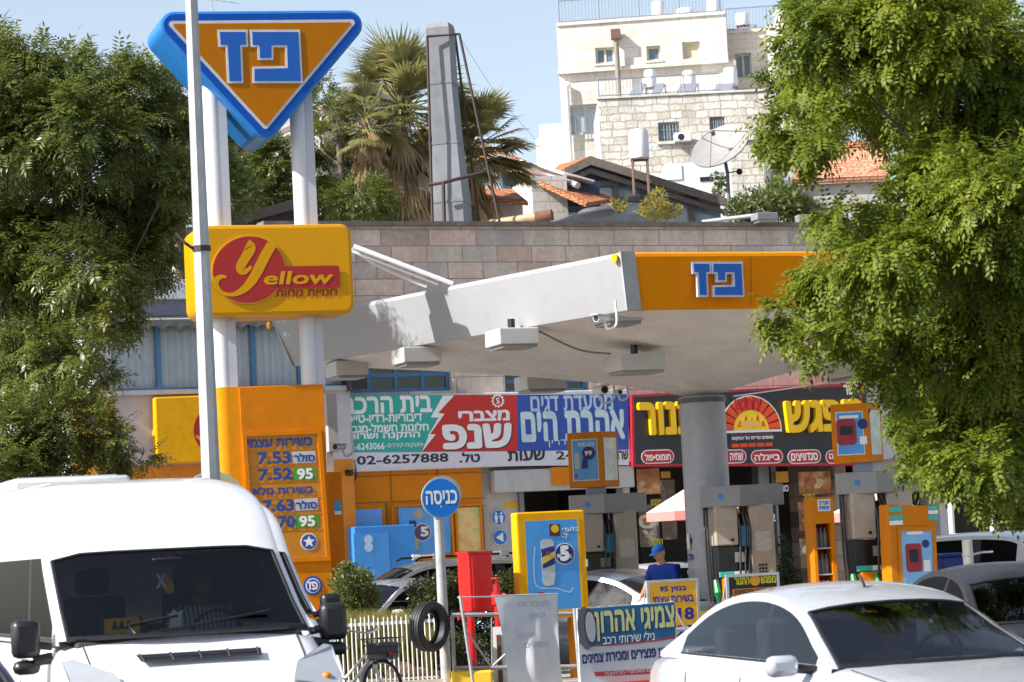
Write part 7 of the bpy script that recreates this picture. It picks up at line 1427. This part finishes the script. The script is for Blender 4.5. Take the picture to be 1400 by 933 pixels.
def person(label, loc, yaw, pose, top, bottom, cap=None, hair=None, head_yaw=0, head_tilt=0, skinm=None, sz=1.0):
    o = thing('person', label, 'person', loc, yaw=math.degrees(yaw)); J = []; E = []; sit = pose == 'sit'; sm = skinm or SKIN
    pz = .0 if sit else .93; ch_ = (.04 if not sit else -.08)
    J += [((0, 0, pz), (.15, .12)), ((.01, 0, pz + .22), (.14, .11)), ((ch_, 0, pz + .42), (.165, .115)), ((ch_ + .02, 0, pz + .53), (.09, .08)), ((ch_ + .05, 0, pz + .58), (.058, .058)), ((ch_ + .07, 0, pz + .65), (.065, .06))]; E += [(i, i + 1) for i in range(5)]
    sh = {}
    for sg in (-1, 1):
        i0 = len(J)
        if sit: pts = [(ch_, sg * .19, pz + .47), (ch_ + .16, sg * .25, pz + .24), (ch_ + .40, sg * .19, pz + .30)]
        else: pts = [(ch_, sg * .19, pz + .47), (ch_ + .06 - .02 * sg, sg * .25, pz + .21), (ch_ + .26, sg * .23, pz + .08)]
        J += [(pts[0], .068), (pts[1], .047), (pts[2], .033)]; E += [(2, i0), (i0, i0 + 1), (i0 + 1, i0 + 2)]; sh[sg] = pts
        hand(J, E, i0 + 2, pts[2], Vector(pts[2]) - Vector(pts[1]), sg)
        i0 = len(J)
        if sit: lg = [((.05, sg * .10, pz - .02), .09), ((.45, sg * .14, pz + .04), .068), ((.55, sg * .14, pz - .38), .042), ((.68, sg * .14, pz - .42), .035)]
        else: lg = [((.0, sg * .10, pz - .05), .092), ((.03, sg * .115, .50), .066), ((-.01, sg * .12, .09), .042), ((.15, sg * .13, .04), .034)]
        J += lg; E += [(0, i0), (i0, i0 + 1), (i0 + 1, i0 + 2), (i0 + 2, i0 + 3)]
    b_ = skin(J, E); hc = (ch_ + .085, 0, pz + .695 if not sit else pz + .70); Mx, ey = head_geo(b_, hc, head_yaw, head_tilt)
    bo = b_.build('body', sm, o, smooth=70, local=True); ey.build('eyes', EYE, bo, local=True, smooth=60)
    # shirt
    Js = [((0, 0, pz + .03), (.162, .132)), ((.01, 0, pz + .22), (.152, .124)), ((ch_, 0, pz + .42), (.176, .126)), ((ch_ + .015, 0, pz + .535), (.098, .088))]; Es = [(0, 1), (1, 2), (2, 3)]
    for sg in (-1, 1):
        p = sh[sg]; i0 = len(Js); q_ = tuple(Vector(p[0]).lerp(Vector(p[1]), .8)); Js += [(p[0], .082), (q_, .066)]; Es += [(2, i0), (i0, i0 + 1)]
    skin(Js, Es).build('shirt', top, o, smooth=70, local=True)
    Jt = [((0, 0, pz + .04), (.155, .126))]; Et = []
    for sg in (-1, 1):
        i0 = len(Jt)
        lg = [((.05, sg * .10, pz - .02), .10), ((.45, sg * .14, pz + .04), .078), ((.54, sg * .14, pz - .33), .056)] if sit else [((.0, sg * .10, pz - .05), .102), ((.03, sg * .115, .50), .078), ((-.01, sg * .12, .12), .060)]
        Jt += lg; Et += [(0, i0), (i0, i0 + 1), (i0 + 1, i0 + 2)]
    skin(Jt, Et).build('trousers', bottom, o, smooth=70, local=True)
    hc = Vector(hc)
    def dome(r, z0, nm, m_, brim=False):
        q = MB(); rows = []
        for i in range(9):
            t = (pi / 2) * i / 8; rows.append([hc + Mx @ Vector((-.006 + r[0] * sin(t) * cos(2 * pi * j / 24), r[1] * sin(t) * sin(2 * pi * j / 24), z0 + r[2] * cos(t))) for j in range(25)])
        q.grid(rows)
        if brim: q.grid([[hc + Mx @ Vector((.085 * cos(a_) + e_ * .075, .085 * sin(a_), z0 + .005 - e_ * .02)) for a_ in [-.9 + 1.8 * j / 10 for j in range(11)]] for e_ in (0, 1)])
        q.build(nm, m_, o, local=True, smooth=60)
    if cap: dome((.112, .088, .10), .035, 'cap', cap, True)
    if hair: dome((.106, .082, .085), .04, 'hair', hair); 
    return o
BLUESH = mat('shirt_blue', (.002, .010, .07), .85, var=.2, scale=10, spec=.08); CAPB = mat('cap_blue', (.006, .05, .17), .8, spec=.1)
wp = at(907, 755, 36.4); wy = radians(-125)
person('pump attendant in a dark blue shirt and blue cap beside the round column', (wp.x, wp.y, .14), wy, 'stand', BLUESH, mat('trousers_dark', (.02, .02, .03), .8), cap=CAPB, head_yaw=radians(-20), head_tilt=radians(18)).scale = (.95, .95, .95)
STR = mat('striped_shirt', (.35, .38, .45), .8)
n_ = STR.node_tree; wv = n_.nodes.new('ShaderNodeTexWave'); wv.inputs['Scale'].default_value = 9; tc_ = n_.nodes.new('ShaderNodeTexCoord'); mp_ = n_.nodes.new('ShaderNodeMapping'); mp_.inputs['Rotation'].default_value = (0, 0, radians(90)); n_.links.new(tc_.outputs['Object'], mp_.inputs[0]); n_.links.new(mp_.outputs[0], wv.inputs['Vector']); cr_ = n_.nodes.new('ShaderNodeValToRGB'); cr_.color_ramp.elements[0].color = (.04, .05, .10, 1); cr_.color_ramp.elements[1].color = (.55, .58, .62, 1); n_.links.new(wv.outputs[0], cr_.inputs[0]); n_.links.new(cr_.outputs[0], n_.nodes['Principled BSDF'].inputs['Base Color'])
dl = v1.matrix_basis @ Vector((.62, .40, .98)); person('van driver in a striped shirt seated behind the front van windscreen', dl, HV, 'sit', STR, mat('trousers_dark', (.02, .02, .03), .8), hair=mat('hair_grey', (.10, .09, .08), .7))
dl = s1.matrix_basis @ Vector((-.42, .36, .42)); person('sedan driver in a pale blue shirt with dark hair at the wheel', dl, HS, 'sit', mat('shirt_pale', (.20, .24, .32), .8), mat('trousers_dark', (.02, .02, .03), .8), hair=mat('hair_dark', (.02, .016, .013), .6), skinm=mat('skin_shade', (.24, .13, .09), .55))
# ================================================================== planting
BARK = mat('bark', (.13, .10, .075), .9, var=.4, scale=10, bump=.8)
def rdir(r):
    while True:
        v = Vector((r.uniform(-1, 1), r.uniform(-1, 1), r.uniform(-1, 1)))
        if .05 < v.length < 1: return v.normalized()
def frond(V, Fc, p, d, L, n, ll, lw, r, droop=.5):
    side = d.cross(Vector((0, 0, 1)));
    if side.length < .05: side = Vector((1, 0, 0))
    side.normalize(); roll = r.uniform(-.7, .7); side = (side * cos(roll) + d.cross(side) * sin(roll)).normalized(); q = p.copy(); dd = d.copy()
    for i in range(n):
        q = q + dd * (L / n); dd = (dd + Vector((0, 0, -droop / n))).normalized(); up = side.cross(dd)
        for sg in ((-1, 1) if i < n - 1 else (0,)):
            s_ = ll * r.uniform(.75, 1.15); t = (side * sg * .86 + dd * (.5 if sg else 1) - up * r.uniform(-.05, .35)).normalized(); wv_ = (t.cross(up + side * r.uniform(-.4, .4))).normalized() * lw * .5
            b = len(V); V += [q, q + t * s_ * .45 + wv_, q + t * s_, q + t * s_ * .45 - wv_]; Fc.append((b, b + 1, b + 2, b + 3))
def simple(V, Fc, p, d, ll, lw, r):
    t = (d + rdir(r) * .8).normalized(); wv_ = t.cross(rdir(r)).normalized() * lw * .5; s_ = ll * r.uniform(.7, 1.2); b = len(V); V += [p, p + t * s_ * .5 + wv_, p + t * s_, p + t * s_ * .5 - wv_]; Fc.append((b, b + 1, b + 2, b + 3))
def foliage(parent, lobes, m_, seed, pinn=True, dens=1., L=.3, n=7, ll=.075, lw=.024, name='crown', shell=.45, droop=.6, bias=(0, 0, .15), label=None):
    r = random.Random(seed); V = []; Fc = []
    for c, R in lobes:
        cnt = int(dens * (520 if pinn else 4200) * (R / .7) ** 2)
        twigs = [(rdir(r), r.random() ** shell) for _ in range(max(4, cnt // 9))]
        for k_ in range(cnt):
            d0, rad = twigs[k_ % len(twigs)]; d = (d0 + rdir(r) * .28).normalized(); p = c + Vector((d.x * R, d.y * R, d.z * R * .85)) * (rad * r.uniform(.75, 1.22))
            dd = (d + rdir(r) * .75 + Vector(bias)).normalized()
            if pinn: frond(V, Fc, p, dd, L * r.uniform(.7, 1.2), n, ll, lw, r, droop)
            else: simple(V, Fc, p, dd, ll, lw, r)
    b = MB(); b.V = V; b.F = [list(f) for f in Fc]; b.M = [0] * len(Fc)
    if parent is None: return b
    return b.build(name, m_, parent)
def lob(L, Y, dy, seed=1):
    r = random.Random(seed); return [(at(px, py, Y + r.uniform(-dy, dy)), rp / FPX * Y) for px, py, rp in L]
def limbs(root, base, top, lobes, r0, m_=BARK, seed=0, every=1, name='trunk'):
    r = random.Random(seed); base, top = Vector(base), Vector(top); m = MB(); mid = base.lerp(top, .5) + Vector((r.uniform(-.2, .2), r.uniform(-.2, .2), 0)); m.tube(spline([tuple(base), tuple(mid), tuple(top)], 5), [r0 * (1 - .5 * i / 10) for i in range(11)], 10)
    t = m.build(name, m_, root, smooth=60); m = MB()
    for i, (c, R) in enumerate(lobes[::every]):
        s_ = base.lerp(top, min(1, max(.35, r.uniform(.5, 1)))); md = s_.lerp(c, .5) + Vector((r.uniform(-.25, .25), r.uniform(-.25, .25), r.uniform(-.1, .3))); m.tube(spline([tuple(s_), tuple(md), tuple(c), tuple(c + (c - md) * .5 * min(1, R))], 4), [r0 * .22 * (1 - .085 * k_) for k_ in range(13)][:13], 6)
        for _ in range(3): e_ = c + rdir(r) * R * .85; m.tube([c, c.lerp(e_, .5) + rdir(r) * R * .1, e_], [r0 * .16, r0 * .11, r0 * .05], 5)
    m.build('branch', m_, root, smooth=60)
LF1 = leafmat('leaf_dark_glossy', (.030, .058, .015), (.155, .195, .052), .34, .45, .36); LF2 = leafmat('leaf_light_green', (.040, .082, .010), (.20, .255, .030), .38, .22, .48); LF3 = leafmat('leaf_olive', (.055, .09, .028), (.155, .20, .07), .3, .35, .4); LF4 = leafmat('leaf_hedge', (.015, .03, .008), (.05, .075, .018), .2, .4, .35)
# big left tree
l1 = lob([(15, 112, 66), (75, 105, 55), (130, 112, 55), (185, 135, 48), (225, 165, 42), (40, 170, 85), (120, 180, 80), (190, 205, 62), (235, 240, 35), (-20, 130, 90), (20, 270, 95), (110, 280, 80), (185, 290, 58), (225, 315, 38), (40, 360, 85), (120, 365, 70), (185, 375, 45), (215, 355, 34), (-20, 330, 90), (30, 440, 75), (110, 435, 48), (165, 430, 32), (20, 520, 75), (80, 520, 48), (40, 475, 66), (100, 485, 46), (125, 530, 36), (190, 350, 30), (215, 270, 40)], 37.5, 1.3, 3)
t1 = thing('pistachio_tree', 'large dark glossy pinnate leaved tree filling the left edge behind the vans', 'tree', (at(35, 700, 37.5).x, 37.5, .14))
limbs(t1, (at(25, 700, 37.5).x, 37.5, .14), at(45, 330, 37.5), l1, .13, seed=2, every=2); foliage(t1, l1, LF1, 11, dens=.82, L=.36, n=7, ll=.115, lw=.033, droop=.8, shell=.6)
l1b = lob([(20, 590, 60), (80, 575, 50), (130, 590, 40), (165, 612, 26), (60, 640, 50), (120, 640, 40), (-20, 640, 60), (20, 650, 60), (195, 622, 14)], 35.5, .6, 5)
t1b = thing('broadleaf_shrub', 'dense dark green shrub below the big left tree just above the van roofs', 'shrub', (at(60, 700, 35.5).x, 35.5, .14)); limbs(t1b, (at(60, 700, 35.5).x, 35.5, .14), at(60, 640, 35.5), l1b, .07, seed=4); foliage(t1b, l1b, LF1, 12, dens=1.3, L=.3, n=7, ll=.08, lw=.03, name='foliage')
# trees behind the pylon
for nm, lab, L_, Y, m_, sd, dn in (('background_tree', 'olive green tree behind the left pylon leg and the triangle sign', [(185, 130, 50), (225, 190, 55), (250, 130, 45), (260, 240, 55), (215, 260, 50), (240, 80, 25), (285, 190, 40), (300, 265, 45)], 58, LF3, 21, .8),
    ('background_tree', 'pale leaved bushy tree showing between the two pylon legs', [(330, 230, 45), (370, 225, 38), (345, 270, 40), (395, 265, 42), (385, 215, 28), (345, 195, 22)], 64, LF3, 22, .9),
    ('background_tree', 'dark tree just right of the right pylon leg below the palm', [(440, 190, 32), (455, 150, 24), (450, 235, 38), (490, 275, 36), (455, 280, 40), (515, 290, 22), (440, 120, 14)], 60, LF1, 23, .9)):
    l_ = lob(L_, Y, 1.5, sd); px = sum(q[0] for q in L_) / len(L_); t_ = thing(nm, lab, 'tree', (at(px, 400, Y).x, Y, 0)); limbs(t_, (at(px, 400, Y).x, Y, 0), at(px, L_[1][1] + 40, Y), l_, .16, seed=sd); foliage(t_, l_, m_, sd, dens=dn, L=.36, n=6, ll=.11, lw=.042, shell=.4)
# right tree, close to the camera
RL = [(1118, 55, 52), (1085, 115, 40), (1075, 175, 34), (1140, 130, 60), (1108, 190, 30), (1190, 55, 62), (1228, 138, 55), (1270, 60, 80), (1290, 160, 80), (1350, 80, 90), (1400, 180, 90), (1280, 232, 40), (1212, 303, 40), (1165, 310, 38), (1128, 300, 22), (1290, 260, 75), (1370, 280, 90), (1160, 370, 46), (1120, 400, 38), (1085, 440, 34), (1068, 430, 20), (1100, 468, 20), (1140, 445, 34), (1170, 470, 26), (1220, 360, 70), (1290, 370, 80), (1380, 390, 95), (1225, 450, 52), (1215, 510, 34), (1270, 470, 70), (1350, 490, 80), (1255, 560, 44), (1310, 560, 60), (1380, 580, 70), (1290, 620, 34), (1340, 640, 44), (1400, 660, 45), (1260, 610, 20), (1330, 675, 18), (1385, 690, 26), (1440, 300, 100), (1440, 500, 100), (1440, 100, 100), (1240, 640, 10), (1160, 20, 60), (1110, 15, 36), (1240, 10, 60), (1320, 0, 70)]
lr = lob(RL, 23.5, 1.7, 8)
tr = thing('overhanging_tree', 'big bright green tree overhanging the right side close to the road', 'tree', (at(1480, 900, 23.5).x, 23.5, 0))
limbs(tr, (at(1470, 900, 23.5).x, 23.5, .0), at(1430, 250, 23.5), lr, .10, seed=6, every=3); foliage(tr, lr, LF2, 31, dens=2.5, L=.24, n=6, ll=.066, lw=.030, droop=1.1, bias=(-.15, 0, -.25), shell=.5)
# small trees and shrubs on the roofs behind
for nm, lab, L_, Y, m_, sd, sz in (('roof_shrub', 'rounded green shrub beside the satellite dish mast behind the wall', [(1040, 285, 32), (1075, 280, 28), (1010, 292, 18), (1065, 260, 20), (1100, 290, 24)], 66, LF3, 41, .10), ('garden_tree', 'wispy olive tree between the stone annex and the right tree', [(1075, 205, 28), (1110, 195, 30), (1095, 225, 20), (1050, 190, 14)], 80, LF3, 42, .12), ('roof_shrub', 'thin yellowish shrub before the glazed pergola front', [(895, 285, 20), (880, 292, 14), (915, 290, 16), (900, 268, 10)], 60, leafmat('leaf_yellowish', (.12, .12, .03), (.30, .28, .08), .4), 43, .075), ('roof_shrub', 'small sparse yellowish shrub on the roof left of the pergola front', [(846, 288, 11), (838, 282, 8), (854, 280, 7)], 60, MC.get('x') or bpy.data.materials['leaf_yellowish'], 44, .07), ('garden_tree', 'small pale shrub at the foot of the satellite dish', [(983, 245, 10), (985, 258, 10), (980, 268, 9)], 80, LF3, 45, .08)):
    l_ = lob(L_, Y, .4, sd); px = L_[0][0]; t_ = thing(nm, lab, 'shrub' if 'shrub' in nm else 'tree', (at(px, 300, Y).x, Y, 0)); limbs(t_, (at(px, 300, Y).x, Y, 0), at(px, L_[0][1] + 12, Y), l_, .05, seed=sd); foliage(t_, l_, m_, sd, pinn=False, dens=.5, ll=sz * 1.6, lw=sz * .55, name='foliage', shell=.4)
# hedge, shrubs and grass by the fence
def bush(nm, lab, L_, Y, dy, m_, sd, ll, lw, dens, cat='shrub', grp=None, yaw=0):
    l_ = lob(L_, Y, dy, sd); px = sum(q[0] for q in L_) / len(L_); t_ = thing(nm, lab, cat, (at(px, 900, Y).x, Y, .15), grp); limbs(t_, (at(px, 900, Y).x, Y, .15), l_[0][0], l_, .03, seed=sd); foliage(t_, l_, m_, sd, pinn=False, dens=dens, ll=ll, lw=lw, name='foliage', shell=.3)
bush('round_shrub', 'round green shrub at the foot of the sign pylon', [(478, 800, 26), (488, 822, 28), (470, 830, 26), (495, 790, 14), (474, 778, 12), (500, 812, 16), (480, 850, 25)], 34.4, .25, LF3, 51, .06, .03, 2.2)
bush('clipped_hedge', 'dark clipped hedge behind the entrance sign and the red cabinet', [(580, 810, 22), (600, 800, 22), (622, 800, 22), (585, 838, 26), (612, 838, 26), (640, 806, 22), (640, 850, 28), (665, 815, 26), (690, 800, 24), (712, 795, 20), (690, 830, 30), (715, 830, 30), (660, 880, 30), (630, 890, 30), (700, 870, 32), (500, 885, 30), (530, 880, 30), (560, 880, 30), (590, 885, 30), (475, 885, 28)], 35.6, .3, LF4, 52, .05, .027, 2.2, 'hedge')
bush('young_cypress', 'dark small conifer in a pot beside the grey mullion of the bakery front', [(1072, 748, 9), (1073, 764, 13), (1075, 782, 17), (1076, 800, 19), (1076, 815, 18), (1071, 737, 5)], 40.5, .12, LF4, 53, .07, .012, 2.6)
cpx = at(1078, 840, 40.4); po = thing('flower_pot', 'terracotta pot at the foot of the small conifer', 'pot', (cpx.x, cpx.y, .14)); tz_ = at(1078, 822, 40.4).z; MB().tube([(cpx.x, cpx.y, .14), (cpx.x, cpx.y, max(.4, tz_ - .05)), (cpx.x, cpx.y, max(.45, tz_))], [.18, .26, .29], 20).build('pot', mat('terracotta', (.42, .15, .07), .8, var=.15), po, smooth=40); MB().tube([(cpx.x, cpx.y, max(.4, tz_ - .08)), (cpx.x, cpx.y, max(.45, tz_) - .01)], [.285, .3], 20).build('rim', MC['terracotta'], po, smooth=40)
r = random.Random(9); V = []; Fc = []
for _ in range(9000):
    px = r.uniform(445, 590); Y = r.uniform(32.95, 33.9); x = at(px, 880, Y).x; h = r.uniform(.5, .92) * (1.0 if px < 560 else .75); b = len(V); a_ = r.uniform(0, 6.28); lean = Vector((cos(a_), sin(a_), 0)) * r.uniform(0, .14); p = Vector((x, Y, .29)); wv_ = Vector((cos(a_ + 1.6), sin(a_ + 1.6), 0)) * .006
    V += [p - wv_, p + wv_, p + lean * .4 + Vector((0, 0, h * .6)) + wv_, p + lean * .4 + Vector((0, 0, h * .6)) - wv_, p + lean + Vector((0, 0, h))]; Fc += [[b, b + 1, b + 2, b + 3], [b + 3, b + 2, b + 4]]
mb = MB(); mb.V = V; mb.F = Fc; mb.M = [0] * len(Fc); tag(mb.build('feathery_grass', leafmat('grass_blade', (.10, .12, .035), (.26, .25, .09), .35, .2, .5)), None, kind='stuff')
bush('low_weed', 'low green weed among the rocks behind the white fence', [(530, 905, 10), (545, 912, 8)], 32.85, .1, LF2, 55, .05, .025, 3, 'plant')
# fan palms
PG = leafmat('palm_green', (.09, .11, .045), (.30, .31, .15), .35, .4, .35); PD = leafmat('palm_dead', (.26, .21, .14), (.52, .44, .32), .25, .1, .8)
def fan(b, c, d, pet, R, r, droop, spread=2.3, nseg=22):
    d = d.normalized(); s_ = d.cross(Vector((0, 0, 1)));
    if s_.length < .05: s_ = Vector((1, 0, 0))
    s_.normalize(); up = s_.cross(d); hub = c + d * pet + Vector((0, 0, -droop * .15 * pet)); b.tube([c, c + d * pet * .5 + Vector((0, 0, .02)), hub], [.022, .016, .012], 4)
    for i in range(nseg):
        a_ = -spread / 2 + spread * i / (nseg - 1); t = (d * cos(a_) + s_ * sin(a_)).normalized(); L = R * (1 - .25 * abs(a_) / spread * 2) * r.uniform(.85, 1.1); w_ = R * .036; pts = []; q = hub.copy(); dd = t.copy()
        for k_ in range(4):
            pts.append(q.copy()); q = q + dd * (L / 3); dd = (dd + Vector((0, 0, -droop * (.18 + .35 * k_)))).normalized()
        side = dd.cross(up) ; side = t.cross(up).normalized()
        V = []; 
        for k_, p in enumerate(pts): ww = w_ * (.25, 1, .75, .05)[k_]; V += [p - side * ww, p + side * ww + up * ww * .5]
        b.add(V, [(0, 1, 3, 2), (2, 3, 5, 4), (4, 5, 7, 6)])
def palm(lab, cx_, cy_, Y, R, nf, nd, bx, seed, skirt):
    r = random.Random(seed); c = at(cx_, cy_, Y); o = thing('fan_palm', lab, 'palm tree', (at(bx, 300, Y).x, Y, 0)); bx_ = at(bx, 300, Y).x
    MB().tube(spline([(bx_, Y, 0), (bx_ * .5 + c.x * .5, Y, c.z * .6), tuple(c - Vector((0, 0, .1)))], 5), [.28, .27, .26, .25, .24, .23, .2, .17, .13, .09, .05], 12).build('trunk', mat('palm_trunk', (.15, .11, .08), .95, var=.4, scale=16, bump=.8), o, smooth=60)
    g = MB()
    for i in range(nf):
        el = r.uniform(-.55, 1.35); az = r.uniform(0, 2 * pi); d = Vector((cos(el) * cos(az), cos(el) * sin(az), sin(el))); fan(g, c + Vector((0, 0, r.uniform(-.3, .1))), d, R * r.uniform(.45, .65), R * r.uniform(.5, .62), r, r.uniform(.4, 1.0))
    g.build('crown', PG, o); q = MB()
    for i in range(nd):
        el = r.uniform(-1.45, -.75); az = r.uniform(0, 2 * pi); d = Vector((cos(el) * cos(az), cos(el) * sin(az), sin(el))); fan(q, c + Vector((r.uniform(-.2, .2), r.uniform(-.2, .2), r.uniform(-skirt, .05))), d, R * r.uniform(.15, .5), R * r.uniform(.45, .75), r, r.uniform(.5, 1.5), r.uniform(.5, 1.3), 9)
    q.build('dead_skirt', PD, o)
palm('shaggy fan palm with a brown skirt of dead fronds left of the chimney', 548, 148, 62, 1.85, 74, 130, 590, 61, 1.9)
palm('fan palm whose fronds show on the right of the chimney', 640, 200, 63, 1.7, 56, 60, 625, 62, 1.2)
palm('lower small fan palm with drooping brown fronds at the left of the taller one', 500, 165, 60, .95, 30, 70, 515, 63, 1.5)
# trees far behind the street on the left and between houses
bpy.context.view_layer.update()
